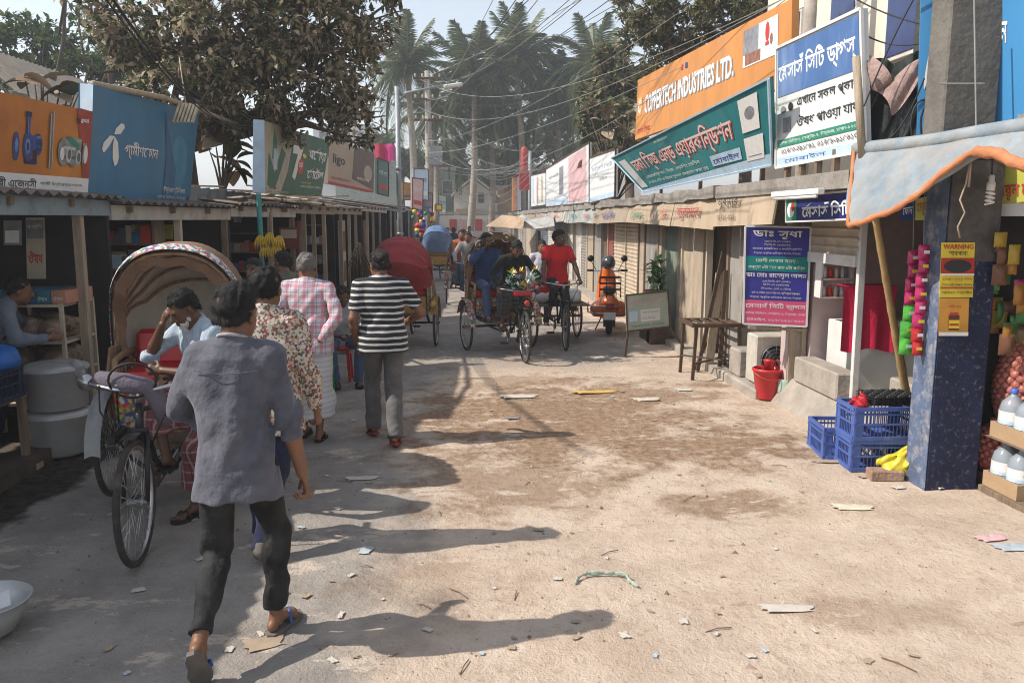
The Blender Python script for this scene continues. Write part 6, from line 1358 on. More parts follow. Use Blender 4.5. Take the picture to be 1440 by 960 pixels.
# flatbed pedal cart
CT = thing('flatbed_cart', 'flatbed pedal cart with loaded board beside the flower decked rickshaw', 'cart', (1.42, 12.95, 0), R(184)); CT.pop('_o', None)
for s in (-1, 1): add_wheel(CT, (s * .46, 0, .355))
cycle_front(CT, 1.35, R(-4), M_BLKP, False)
mb = MB(); mb.tube([(-.52, 0, .355), (.52, 0, .355)], .018, 8)
for s in (-1, 1): mb.bar((s * .34, -.7, .52), (s * .34, .55, .52), .045, .06); mb.tube([(s * .34, 0, .5), (s * .4, 0, .36)], .02, 6); mb.tube([(s * .30, .5, .5), (s * .06, .72, .36)], .016, 6)
mb.part('chassis', M_WOOD, CT)
for k in range(9): mb = MB(); mb.box((-.48 + .12 * k, -.08, .585), (.112, 1.3, .03)); mb.part('plank', M_WOOD, CT)
for k, (x, y, m) in enumerate(((-.28, .1, M_WHITE), (.22, .05, M_REDV), (-.2, -.4, M_WOODP), (.25, -.4, M_WHITE))):
    mb = MB(); mb.box((x, y, .70 + .03 * k), (.38, .36, .2 + .06 * k)); o = mb.part('x', m, None, bevel=.02); o.name = 'carton'; Mx = CT.matrix_basis; o.location = CT.location; o.rotation_euler = CT.rotation_euler
    tag(o, ('white carton on the front of the flatbed cart', 'red carton on the flatbed cart bed', 'brown carton at the tail of the flatbed cart', 'tall white carton at the tail of the flatbed cart')[k], 'carton', 'cartons on the flatbed cart')
mb = MB()
for k in range(6): mb.lathe([(0, 0), (.09, .02), (.12, .08), (.08, .15), (0, .17)], (-.34 + .13 * k, .30 - .05 * (k % 2), .60), 9)
o = mb.part('wrapped_bundle', M_SWHITE, None); o.location = CT.location; o.rotation_euler = CT.rotation_euler; tag(o, 'row of white wrapped bundles lying on the flatbed cart', 'bundle', kind='stuff')

# scooter, seen from behind
SCL = G(857, 470); SCZ = R(-8)
st_ = thing('scooter', 'bright orange motor scooter parked by the cream roller shutters', 'scooter', (SCL.x, SCL.y + .1, 0), SCZ); st_.pop('_o', None)
M_SCO = mat('orange_scooter_paint', (.72, .145, .012), rough=.25, var=.06, scale=3, bump=0, coat=.6, spec=.5)
q = SDF((-.45, -.5, 0), (.45, 1.4, 1.2), .014)
q.cone((0, -.18, .52), (0, .30, .58), .16, .15, .05); q.cone((-.17, -.05, .42), (-.15, .25, .42), .15, .13, .05); q.cone((.17, -.05, .42), (.15, .25, .42), .15, .13, .05); q.plane((0, 0, .30), (0, 0, -1)); q.plane((0, 0, .70), (0, 0, 1))
q.cone((0, .55, .30), (0, .85, .30), .10, .10, .06, flat=((0, 0, 1), .5)); q.cone((-.13, .55, .29), (.13, .85, .29), .12, .12, .04, flat=((0, 0, 1), .35)); q.cone((.13, .55, .29), (-.13, .85, .29), .12, .12, .04, flat=((0, 0, 1), .35))
q.cone((0, .90, .32), (0, 1.0, .88), .20, .16, .05, flat=((0, 1, .2), .3)); q.cone((0, 1.05, .40), (0, 1.12, .32), .12, .11, .05); q.cone((0, .98, .92), (0, .96, 1.02), .10, .085, .04)
me = q.mesh('body'); me.materials.append(M_SCO); linkmesh('body', me, st_)
for y in (-.10, 1.12):
    w = bpy.data.objects.new('wheel', None); COL.objects.link(w); w.parent = st_; w.location = (0, y, .215)
    mb = MB(); mb.tube([(0, .165 * math.cos(2 * math.pi * i / 28), .165 * math.sin(2 * math.pi * i / 28)) for i in range(28)], .052, 10, closed=True); mb.part('tyre', mat('black_rubber', (.018, .018, .018), rough=.85), w)
    mb = MB(); mb.lathe([(.03, -.05), (.12, -.04), (.13, -.02), (.13, .02), (.12, .04), (.03, .05)], (0, 0, 0), 18, axis=Matrix.Rotation(math.pi / 2, 3, 'Y')); mb.part('rim', M_STEEL, w)
q = SDF((-.2, -.35, .6), (.2, .5, .9), .012); q.cone((0, -.12, .73), (0, .32, .74), .105, .095, .04, flat=((0, 0, 1), .5)); me = q.mesh('seat'); me.materials.append(mat('black_vinyl', (.015, .015, .016), rough=.45)); linkmesh('seat', me, st_)
mb = MB(); mb.box((0, -.335, .50), (.14, .05, .11)); mb.part('tail_lamp', mat('tail_lamp_red', (.22, .008, .01), rough=.15), st_, bevel=.02)
mb = MB(); mb.box((0, -.34, .34), (.20, .012, .13), (R(10), 0, 0)); mb.part('number_plate', M_SWHITE, st_)
mb = MB(); mb.box((0, -.27, .25), (.2, .02, .2)); mb.part('mud_flap', M_SOLE, st_)
mb = MB()
for z in (.38, .50): mb.tube([(-.34, .28, z), (-.36, -.05, z), (-.26, -.34, z), (.26, -.34, z), (.36, -.05, z), (.34, .28, z)], .012, 8)
for s in (-1, 1): mb.tube([(s * .36, -.05, .50), (s * .36, -.05, .38)], .01, 6); mb.tube([(s * .26, -.34, .5), (s * .26, -.34, .38)], .01, 6)
mb.part('crash_bar', M_RIM, st_)
mb = MB()
for z in (.78, .88, .98): mb.tube([(-.17, -.20, z), (-.17, -.42, z), (.17, -.42, z), (.17, -.20, z)], .008, 6, closed=True)
for x in (-.17, -.06, .06, .17): mb.tube([(x, -.42, .98), (x, -.42, .66), (x, -.2, .66)], .008, 6)
mb.part('luggage_rack', M_IRON, st_)
mb = MB(); mb.tube([(-.34, .90, 1.02), (-.10, .96, 1.0), (.10, .96, 1.0), (.34, .90, 1.02)], .016, 8); hb_ = mb.part('handlebar', M_RIM, st_)
for s in (-1, 1):
    mb = MB(); mb.tube([(s * .36, .89, 1.02), (s * .25, .92, 1.015)], .021, 8); mb.part('grip', M_SOLE, hb_)
    mb = MB(); mb.tube([(s * .2, .94, 1.02), (s * .30, .92, 1.20)], .006, 6); mb.lathe([(0, 0), (.06, .004), (.06, .014), (0, .016)], (s * .30, .92, 1.23), 14, axis=rotX(math.pi / 2)); mb.part('mirror', M_IRON, hb_)
mb = MB(); mb.lathe([(0, -.02), (.06, 0), (.075, .05), (.07, .08), (0, .085)], (0, 1.0, 1.02), 16, axis=rotX(-math.pi / 2)); mb.part('headlamp', M_RIM, st_)
mb = MB(); mb.tube([(-.1, .3, .28), (-.22, .26, .02)], .012, 6); mb.part('side_stand', M_IRON, st_)
q = SDF((-.2, -.2, -.05), (.2, .2, .3), .01); q.ell((0, 0, .10), (V(1, 0, 0), V(0, 1, 0), V(0, 0, 1)), (.125, .15, .135), 0); q.plane((0, 0, .02), (0, 0, -1)); me = q.mesh('helmet'); me.materials.append(mat('helmet_grey', (.04, .045, .05), rough=.25, var=.2, coat=.5))
ho = linkmesh('helmet', me); M4 = Matrix.Translation(st_.location) @ Matrix.Rotation(SCZ, 4, 'Z'); ho.location = M4 @ V(.02, .93, 1.05); tag(ho, 'dark grey helmet resting on the orange scooter handlebar', 'helmet')
mb = MB(); mb.tube([(-.12, .03, .05), (0, .165, .07), (.12, .03, .05)], .02, 6, flat=.6); mb.part('visor', M_BLACKGLASS, ho)

# ================================================================== CLOTH AND PEOPLE
def cloth_pattern(name, base, bands, rough=.85, var=.12, bump=.25, bscale=420.):
    """woven or printed bands: rows of (axis, period m, width fraction, colour, strength, phase)"""
    m = bpy.data.materials.new(name); m.use_nodes = True; nt = m.node_tree; b = nt.nodes['Principled BSDF']; L = nt.links.new
    tc = _n(nt, 'ShaderNodeTexCoord'); no = _n(nt, 'ShaderNodeTexNoise'); _in(no, Scale=7., Detail=3.); L(tc.outputs['Object'], no.inputs['Vector'])
    vm = _n(nt, 'ShaderNodeVectorMath', operation='MULTIPLY_ADD'); L(no.outputs['Color'], vm.inputs[0]); vm.inputs[1].default_value = (.02, .02, .02); L(tc.outputs['Object'], vm.inputs[2])
    sp = _n(nt, 'ShaderNodeSeparateXYZ'); L(vm.outputs[0], sp.inputs[0]); rgb = _n(nt, 'ShaderNodeRGB'); rgb.outputs[0].default_value = c4(base); out = rgb.outputs[0]
    for ax, per, wd, col, stg, ph in bands:
        a = _n(nt, 'ShaderNodeMath', operation='MULTIPLY_ADD'); L(sp.outputs[ax], a.inputs[0]); a.inputs[1].default_value = 1 / per; a.inputs[2].default_value = ph + 50
        f = _n(nt, 'ShaderNodeMath', operation='FRACT'); L(a.outputs[0], f.inputs[0]); g = _n(nt, 'ShaderNodeMath', operation='LESS_THAN'); L(f.outputs[0], g.inputs[0]); g.inputs[1].default_value = wd
        s_ = _n(nt, 'ShaderNodeMath', operation='MULTIPLY'); L(g.outputs[0], s_.inputs[0]); s_.inputs[1].default_value = stg
        mx = _n(nt, 'ShaderNodeMix', data_type='RGBA'); L(s_.outputs[0], mx.inputs[0]); L(out, mx.inputs[6]); mx.inputs[7].default_value = c4(col); out = mx.outputs[2]
    L(out, b.inputs['Base Color']); _in(b, Roughness=rough); b.inputs['Specular IOR Level'].default_value = .2; b.inputs['Sheen Weight'].default_value = .15
    n3 = _n(nt, 'ShaderNodeTexNoise'); _in(n3, Scale=22., Detail=6., Distortion=1.2); L(tc.outputs['Object'], n3.inputs['Vector']); bp = _n(nt, 'ShaderNodeBump'); _in(bp, Strength=.35, Distance=.02); L(n3.outputs['Fac'], bp.inputs['Height']); L(bp.outputs[0], b.inputs['Normal'])
    MATS[name] = m; return m
def cloth(name, col, var=.22): return mat(name, col, rough=.88, var=var, scale=9, bump=.45, bscale=26, spec=.2, sheen=.12)
C_SLATE = mat('slate_cotton', (.082, .085, .112), rough=.85, var=.35, scale=7, bump=.7, bscale=20, spec=.2, sheen=.2, col2=(.125, .125, .15))
C_BLKJ = mat('black_denim', (.020, .020, .020), rough=.85, var=.5, scale=7, bump=.4, bscale=30, spec=.2, col2=(.042, .042, .042))
C_NAVY = cloth('navy_cotton', (.015, .02, .05)); C_GREY = cloth('grey_suiting', (.13, .125, .12)); C_WHITE = cloth('white_cotton', (.60, .59, .58), .1)
C_STRIPE = cloth_pattern('black_white_stripes', (.02, .02, .022), [(2, .052, .36, (.55, .54, .52), 1., .1)])
C_PLAID = cloth_pattern('rose_plaid', (.58, .54, .56), [(0, .075, .34, (.50, .16, .20), .6, 0.), (2, .085, .32, (.50, .16, .20), .55, 0.), (0, .075, .10, (.20, .20, .32), .6, .5), (2, .085, .10, (.20, .20, .32), .6, .5)])
C_PINST = cloth_pattern('pale_blue_stripe', (.34, .42, .50), [(0, .022, .4, (.48, .54, .60), .7, 0.), (0, .066, .12, (.18, .26, .38), .5, 0.)])
C_LUNGI = cloth_pattern('maroon_check_lungi', (.17, .055, .06), [(0, .07, .16, (.45, .36, .32), .5, 0.), (2, .07, .16, (.45, .36, .32), .4, 0.), (0, .035, .2, (.08, .02, .03), .6, .5)])
C_LUNGIW = cloth_pattern('white_lungi_grey_border', (.60, .59, .60), [(2, .045, .3, (.28, .28, .31), .35, 0.)])
C_LUNGID = cloth_pattern('dark_check_lungi', (.025, .025, .03), [(0, .06, .2, (.16, .07, .05), .6, 0.), (2, .06, .2, (.05, .14, .10), .6, 0.)])
C_FLORAL = fleck('floral_print', (.44, .40, .33), [(.30, .05, .06), (.12, .12, .07), (.36, .24, .12), (.06, .05, .05), (.46, .43, .37), (.20, .05, .05), (.5, .47, .42)], 80.)
C_BLUE = cloth('blue_jacket', (.025, .05, .13)); C_RED = cloth('red_polo', (.55, .018, .022), .15); C_BLACK = cloth('black_shirt', (.012, .012, .012)); C_ORANGE = cloth('orange_shirt', (.40, .12, .04)); C_LGREY = cloth('pale_grey_shirt', (.36, .36, .37)); C_OLIVE = cloth('olive_tee', (.12, .12, .09)); C_PALE = cloth('pale_lilac_shirt', (.48, .47, .53)); C_DENIM = cloth('blue_denim', (.06, .09, .17)); C_JK = cloth('steel_blue_shirt', (.17, .20, .25))
S_BLUE = mat('sandal_blue', (.05, .12, .35), rough=.6); S_TAN = mat('sandal_tan', (.30, .17, .08), rough=.7); S_RED = mat('sandal_red', (.30, .04, .02), rough=.6); S_GREYSOLE = mat('worn_sole', (.16, .14, .12), rough=.9, var=.4, dirt=.4)
def w2l(o, rz, p):
    c, s_ = math.cos(-rz), math.sin(-rz); d = V(*p) - V(*o); return (d.x * c - d.y * s_, d.x * s_ + d.y * c, d.z)
PAIR = 'people walking and waiting in the lane'

# man in the foreground, walking away
o = (-.985, 3.42, 0)
person('man in slate shirt and black rolled jeans striding away in blue sandals', 1.69, o, R(-2), dict(pelvis=(0, -.02, .885), lean=R(4), twist=R(-4), hip=R(7), head=(R(-14), R(4)),
       footL=(-.115, -.27, .185), fl=(R(4), R(-58)), footR=(.085, .17, .088), fr=(R(-28), R(2)), kneeL=(-.1, 1, 0), kneeR=(.1, 1, 0), handR=(.275, .03, .80), poleR=(.5, -1, .1), handL=(-.13, .26, 1.0), poleL=(-1, -.8, -.1), curl=dict(L=.6, R=.95), palmR=(-.8, -.3, 0)),
       dict(shirt='rolled', rollat=.36, shirt_m=C_SLATE, hem=-.085, legs_m=C_BLKJ, ankle=.026, rollup=True, cuff=.0275, legw=.93, sole_m=S_GREYSOLE, strap_m=S_BLUE, wr=.024, wrl=.014, ease=.010, tall=True, neckband=C_LGREY), res=.006, seed=3, build=.90)
# man in the floral shirt just ahead
o = (-1.13, 4.58, 0)
person('man in red and cream floral shirt walking ahead of the slate shirt', 1.70, o, R(3), dict(pelvis=(0, 0, .885), lean=R(2), twist=R(-8), head=(R(-6), R(2)), footL=(-.10, .12, .085), footR=(-.03, -.22, .11), fr=(0, R(-25)), handR=(.26, .06, .83), poleR=(.3, -1, 0), handL=(-.2, .10, .82), curl=.8),
       dict(shirt='long', shirt_m=C_FLORAL, hem=-.10, legs_m=C_NAVY, shoes='shoe', shoe_m=S_GREYSOLE, ease=.012, wr=.014), res=.007, seed=9)
# plaid shirt, white lungi, hands behind
o = (-1.35, 6.95, 0)
person('grey haired man in rose plaid shirt and white lungi with hand behind his back', 1.68, o, R(-4), dict(pelvis=(0, 0, .88), lean=R(3), head=(R(8), R(6)), footL=(-.085, .08, .085), footR=(.085, -.06, .085), handR=(.13, -.13, .90), poleR=(1, -.2, -.1), handL=(-.05, -.14, .92), poleL=(-1, -.2, -.1), palmR=(0, -1, .2), palmL=(0, -1, .2), lungi_hem=.125),
       dict(shirt='long', shirt_m=C_PLAID, hem=-.06, ease=.014, legs='lungi', legs_m=C_LUNGIW, hair=HAIRG, hairline=.015, wr=.016), res=.008, seed=12, build=1.06)
# striped polo
o = (-.70, 6.9, 0)
person('man in black and white striped polo and grey trousers walking away', 1.71, o, R(6), dict(pelvis=(0, 0, .89), lean=R(2), twist=R(4), hip=R(5), head=(R(28), R(0)), footL=(-.10, .17, .10), fl=(R(10), R(-12)), footR=(.085, -.20, .10), fr=(R(-10), R(-10)), handR=(.215, .22, 1.02), poleR=(.9, -1, 0), handL=(-.22, .02, .86), curl=.9),
       dict(shirt='short', shirt_m=C_STRIPE, hem=-.055, legs_m=C_GREY, legw=1.08, cuff=.040, strap_m=S_RED, sole_m=S_RED, ease=.010, sleeve=.78, wr=.010), res=.008, seed=14, build=1.07)
# rickshaw puller resting his forehead in his hand
o = (-1.64, 5.26, 0); rz = R(138)
person('white bearded rickshaw puller in pale blue shirt and maroon lungi resting forehead in hand', 1.62, o, rz, dict(pelvis=(0, -.02, .80), lean=R(16), side=R(-3), head=(R(-2), R(30)), footL=(-.02, .20, .085), footR=w2l(o, rz, (-1.88, 5.0, .44)), kneeL=(-.3, 1, 0), kneeR=(.2, 1, .2), handR=(.10, .275, 1.27), poleR=(.6, .5, -1), handL=w2l(o, rz, (-1.86, 4.98, 1.0)), poleL=(-.8, -.2, -.6), palmR=(-.3, -1, .1), curl=dict(L=.7, R=.45), seated=True, lungi_end=.62),
       dict(shirt='rolled', rollat=.08, shirt_m=C_PINST, hem=-.02, ease=.02, legs='lungi', legs_m=C_LUNGI, beard=BEARD, sole_m=M_SOLE, wr=.02), res=.006, seed=17, skin=SKIN2, eyes='shut')
# onlookers by the shaded shops
person('man in glasses facing out of the crowd by the shaded shops', 1.60, (-1.96, 7.7, 0), R(172), dict(head=(R(-8), 0)), dict(shirt='short', shirt_m=C_WHITE, legs_m=C_NAVY), res=.01, seed=21, eyes=True)
gl = [ob for ob in COL.objects if ob.name.startswith('person') and ob.get('label', '').startswith('man in glasses')][0]
mb = MB()
for s in (-1, 1): mb.tube([(s * .033 + .024 * math.cos(t), .12, 1.495 + .017 * math.sin(t)) for t in [2 * math.pi * k / 14 for k in range(14)]], .0028, 5, closed=True); mb.tube([(s * .056, .118, 1.50), (s * .078, .0, 1.505)], .0025, 5)
mb.tube([(-.01, .122, 1.50), (.01, .122, 1.50)], .0025, 5); mb.part('spectacles', M_IRON, gl)
person('dark haired man half hidden beside the plaid shirt', 1.63, (-1.86, 8.5, 0), R(60), dict(), dict(shirt='short', shirt_m=C_OLIVE, legs_m=C_NAVY), res=.012, seed=22, eyes=True)
SP = (-1.47, 9.6, 0)
person('man in grey tee sitting on a low stool outside the food stall', 1.62, SP, R(196), dict(pelvis=(0, 0, .48), lean=R(22), head=(0, R(20)), footL=(-.13, .42, .085), footR=(.13, .40, .085), handL=(-.12, .40, .62), handR=(.10, .42, .60), poleL=(-1, -.3, .2), poleR=(1, -.3, .2), kneeL=(-.2, .3, 1), kneeR=(.2, .3, 1)), dict(shirt='short', shirt_m=C_LGREY, legs_m=C_DENIM), res=.011, seed=23, skin=SKIN2, eyes=True)
person('stooping man in steel blue shirt behind the blue covered stall', 1.64, (-3.95, 6.75, 0), R(-60), dict(pelvis=(0, -.1, .84), lean=R(38), head=(0, R(10)), handL=(-.15, .55, .98), handR=(.2, .45, .95)), dict(shirt='long', shirt_m=C_JK, legs_m=C_NAVY), res=.010, seed=24)
person('black haired man standing just beyond the dark red rickshaw', 1.66, (-1.2, 15.0, 0), R(5), dict(), dict(shirt='short', shirt_m=C_OLIVE, legs_m=C_NAVY), res=.016, seed=25)

# riders of the flower-decked rickshaw
o4 = (.53, 11.85, 0); r4 = R(194)
person('passenger in blue jacket holding a phone to his ear on the flower decked rickshaw', 1.66, o4, r4, dict(pelvis=(.17, -.10, .98), lean=R(2), head=(R(8), R(6)), footL=(.08, .42, .56), footR=(.28, .40, .56), handR=(.255, .10, 1.50), poleR=(1, .3, -1), handL=(.06, .28, 1.06), poleL=(-1, -.3, 0), palmR=(-1, 0, 0), kneeL=(-.1, 1, 1), kneeR=(.1, 1, 1)), dict(shirt='long', shirt_m=C_BLUE, legs_m=C_DENIM, shoes='shoe', moustache=True), res=.010, seed=31, skin=SKIN2, eyes=True)
person('rickshaw puller in black shirt and dark checked lungi bending over the flowers', 1.64, o4, r4, dict(pelvis=(-.02, .52, .96), lean=R(24), head=(0, R(28)), footL=(-.14, .56, .27), footR=(.15, .68, .46), handL=(-.29, .95, 1.00), handR=(.29, .95, 1.0), poleL=(-1, -.6, -.2), poleR=(1, -.6, -.2), kneeL=(-.3, 1, .3), kneeR=(.3, 1, .3), seated=True, lungi_end=.55, palmL=(0, 0, -1), palmR=(0, 0, -1), curl=1.0), dict(shirt='long', shirt_m=C_BLACK, legs='lungi', legs_m=C_LUNGID, beard=HAIR), res=.010, seed=32, skin=SKIN2, eyes=True)
mb = MB(); mb.box((.27, .02, 1.55), (.015, .05, .11), (0, 0, .1)); ph_ = mb.part('mobile_phone', M_IRON, None); ph_.location = o4; ph_.rotation_euler = (0, 0, r4); tag(ph_, 'small black phone at the ear of the blue jacketed passenger', 'phone')
# cart puller
oc = (1.42, 12.95, 0); rc = R(184)
person('cart puller in red polo glancing aside over the flatbed cart handlebar', 1.68, oc, rc, dict(pelvis=(0, .58, 1.0), lean=R(6), head=(R(55), R(0)), footL=(-.14, .60, .28), footR=(.15, .78, .50), handL=(-.29, 1.0, 1.0), handR=(.29, 1.0, 1.0), poleL=(-1, -.5, 0), poleR=(1, -.5, 0), palmL=(0, 0, -1), palmR=(0, 0, -1), curl=1.0), dict(shirt='short', shirt_m=C_RED, legs_m=C_BLKJ, ankle=.10, tall=True), res=.010, seed=33, skin=SKIN2, eyes=True)
person('man in pale lilac shirt standing behind the red polo', 1.64, (1.45, 14.6, 0), R(180), dict(pelvis=(0, 0, .80)), dict(shirt='long', shirt_m=C_PALE, legs_m=C_NAVY), res=.014, seed=34, eyes=True)
# rickshaw behind
o5 = (.12, 18.4, 0); r5 = R(181)
person('rickshaw puller in pale grey shirt leaning on the handlebar behind the flowers', 1.62, o5, r5, dict(pelvis=(0, .5, .95), lean=R(18), head=(R(-20), R(8)), footL=(-.14, .56, .30), footR=(.15, .66, .46), handL=(-.29, .92, 1.0), handR=(.29, .92, 1.0), poleL=(-1, -.5, 0), poleR=(1, -.5, 0)), dict(shirt='long', shirt_m=C_LGREY, legs_m=C_DENIM), res=.014, seed=35)
person('passenger in orange shirt on the rickshaw behind the flowers', 1.62, o5, r5, dict(pelvis=(.14, -.1, .95), footL=(.08, .42, .56), footR=(.24, .42, .56), kneeL=(0, 1, 1), kneeR=(0, 1, 1), handL=(-.02, .3, 1.05), handR=(.3, .3, 1.05)), dict(shirt='long', shirt_m=C_ORANGE, legs_m=C_DENIM), res=.014, seed=36)
for k, (px, Y, m, lab, H, rz) in enumerate(((638, 30, C_NAVY, 'far off man in navy walking up the lane', 1.66, 0), (629, 33, C_RED, 'far off man in red near the end of the lane', 1.62, 180), (660, 36, C_WHITE, 'far off man in white at the lane end', 1.65, 180), (652, 26, C_BLACK, 'far off man in black walking down the lane', 1.64, 185), (607, 37, C_ORANGE, 'far off person in orange by the balloon shop', 1.6, 90), (693, 30, C_LGREY, 'far off man in grey below the tan awning', 1.66, 170))):
    p = AY(px, 330, Y); person(lab, H, (p.x, Y, 0), R(rz), dict(footL=(-.09, .1, .08), footR=(.09, -.12, .08)), dict(shirt='long', shirt_m=m, legs_m=C_NAVY), res=.02, seed=40 + k)

# ================================================================== GOODS AND STREET CLUTTER, RIGHT SIDE
# tarpaulin awning of the corner grocery: slopes down to a low orange-hemmed corner
M_TARP = mat('weathered_blue_tarp', (.20, .26, .31), rough=.9, var=.3, scale=3.5, dirt=.75, dcol=(.27, .24, .20), dscale=4, bump=.7, bscale=12, col2=(.31, .34, .36))
M_HEM = mat('orange_hem_cloth', (.50, .20, .09), rough=.85, var=.3, scale=5, dirt=.3, dcol=(.3, .14, .08), bump=.6, bscale=16)
aw = thing('tarpaulin_awning', 'weathered grey blue tarpaulin awning with orange hem over the corner grocery', 'awning', (3.3, 5.5, 1.9))
top = [AY(1203, 212, 6.1), AY(1300, 202, 5.42), AY(1372, 190, 5.12), AY(1450, 178, 4.75), AY(1540, 165, 4.3)]
hem = [AY(1194, 318, 5.6), AY(1270, 288, 5.2), AY(1368, 216, 4.88), AY(1450, 236, 4.5), AY(1540, 250, 4.15)]
def poly(P, t):
    k = min(int(t * (len(P) - 1)), len(P) - 2); f = t * (len(P) - 1) - k
    p0, p1, p2, p3 = P[max(k - 1, 0)], P[k], P[k + 1], P[min(k + 2, len(P) - 1)]
    return .5 * ((2 * p1) + (p2 - p0) * f + (2 * p0 - 5 * p1 + 4 * p2 - p3) * f * f + (3 * p1 - p0 - 3 * p2 + p3) * f ** 3)
def tarp(u, v):
    p = poly(top, u).lerp(poly(hem, u), v); w = math.sin(math.pi * v)
    return p + V(-.06 * w, -.04 * w, -.10 * w + .018 * math.sin(u * 31 + 5 * v) * v * (1 - v) * 3 + .02 * math.sin(u * 9 - 7 * v) * w + .03 * math.sin(11 * u * v + 2) * w)
mb = MB(); mb.grid(tarp, 70, 26); mb.part('canvas', M_TARP, aw, True)
mb = MB(); P = [poly(hem, i / 60) + V(-.01, -.01, .005 * math.sin(i * .9)) for i in range(61)]; mb.tube(P, [.021 + .004 * math.sin(i * 1.9) + (.016 if i > 30 else 0) for i in range(61)], 9, flat=.8); mb.part('rolled_hem', M_HEM, aw, True)
mb = MB(); P = [top[0].lerp(hem[0], i / 20) + V(-.01, 0, .01 * math.sin(i)) for i in range(21)]; mb.tube(P, .016, 7); mb.part('side_hem', M_HEM, aw, True)
mb = MB(); P = [poly(top, i / 40) + V(.02, .01, .01) for i in range(41)]; mb.tube(P, .055, 8); mb.part('rolled_edge', M_TARP, aw, True)
c = AY(1366, 218, 4.98); mb = MB(); mb.tube([c, c + V(-.02, 0, -.18), c + V(-.05, 0, -.28), c + V(-.01, 0, -.36), c + V(-.05, 0, -.45), c + V(-.03, 0, -.52)], .006, 5); mb.tube([c, c + V(.0, 0, -.2)], .009, 5); mb.part('tie_string', M_WOODP, aw, True)
a, b_ = AY(1274, 552, 6.35), AY(1231, 306, 5.86); mb = MB(); mb.tube([a.lerp(b_, i / 24) for i in range(25)], [.034 * (1 - .012 * i) * (1.13 if i % 4 == 0 else 1) for i in range(25)], 10); solo('bamboo_pole', mb, mat('yellow_bamboo', (.44, .29, .13), rough=.6, var=.3, scale=6, stretch=(3, 3, 1)), 'leaning yellow bamboo pole propping up the tarpaulin corner', 'pole')
# cloth bundle stuffed between signs above
mb = MB(); a, b_ = AY(1217, 65, 6.2), AY(1296, 80, 5.8); mb.grid(lambda u, v: a.lerp(b_, u) + V(0, .05 * math.sin(u * 12 + 6 * v), -.42 * math.sin(math.pi * (u * .8 + .1)) * (.35 + .65 * v) + .05 * math.sin(9 * u + 5 * v)), 24, 8); solo('hung_cloth', mb, mat('faded_rose_cloth', (.36, .25, .22), rough=.9, var=.45, scale=7, bump=.6), 'faded rose cloth slung between the pharmacy sign and the column', 'cloth')
mb = MB(); a, b_ = AY(1216, 90, 6.3), AY(1292, 205, 5.9); mb.grid(lambda u, v: V(a.x + (b_.x - a.x) * u, a.y + (b_.y - a.y) * u + .04 * math.sin(u * 14 + v * 8), a.z + (b_.z - a.z) * v + .03 * math.sin(u * 9)), 20, 14); solo('plastic_sheet', mb, mat('black_green_polythene', (.03, .035, .032), rough=.35, var=.5, scale=5, bump=.9, bscale=7, spec=.5), 'dark polythene sheet hanging behind the pharmacy sign', 'sheet')
# grocery name sign and bulb
M_LIME = mat('sign_lime_yellow', (.52, .52, .10), rough=.5, var=.2, scale=1.5, bump=.02)
bd, pt, W, Hh, n_ = board('sign_board', 'lime and navy grocery sign with red Bengali lettering under the tarpaulin', 'sign', [AY(1372, 238, 5.52), AY(1500, 224, 5.05), AY(1500, 304, 5.05), AY(1372, 304, 5.52)], M_LIME, .04)
print_on(bd, pt, [('p', rect(0, 0, .20, 1), mat('sign_print_navy', (.02, .04, .16), bump=0)), ('p', rect(.2, 0, .8, .25), M_SWHITE), ('t', 'মোবাইল', .02, .15, .15, .5, M_PALEB), ('t', 'হারুন ষ্টোর', .24, .30, .60, .42, M_INKR, .02)])
mb = MB(); c = AY(1395, 246, 5.1); mb.lathe([(.012, .0), (.018, -.01), (.018, -.04), (.026, -.05), (.026, -.10)], c, 14); sv = solo('light_bulb', mb, M_WHITE, 'white spiral energy saving bulb hanging before the grocery sign', 'bulb')
mb = MB(); mb.tube([(c.x + .024 * math.cos(t), c.y + .024 * math.sin(t), c.z - .10 - .0042 * t) for t in [k * .5 for k in range(44)]], .007, 6); mb.part('spiral_tube', mat('bulb_white', (.75, .75, .73), rough=.3, bump=0), sv, True)
mb = MB(); mb.tube([c, c + V(0, .02, .25)], .005, 5); mb.part('cord', M_WIRE, sv, True)
bd, pt, W, Hh, n_ = board('sign_board', 'small navy and yellow sign behind the painted column', 'sign', [AY(1268, 285, 5.95), AY(1308, 275, 5.75), AY(1308, 309, 5.75), AY(1266, 310, 5.95)], M_LIME, .03)
print_on(bd, pt, [('p', rect(0, 0, .5, 1), mat('sign_print_navy', (.02, .04, .16), bump=0)), ('t', 'হারুন', .55, .2, .4, .6, M_INKR), ('t', 'ফোন', .08, .3, .34, .4, M_INKW)])
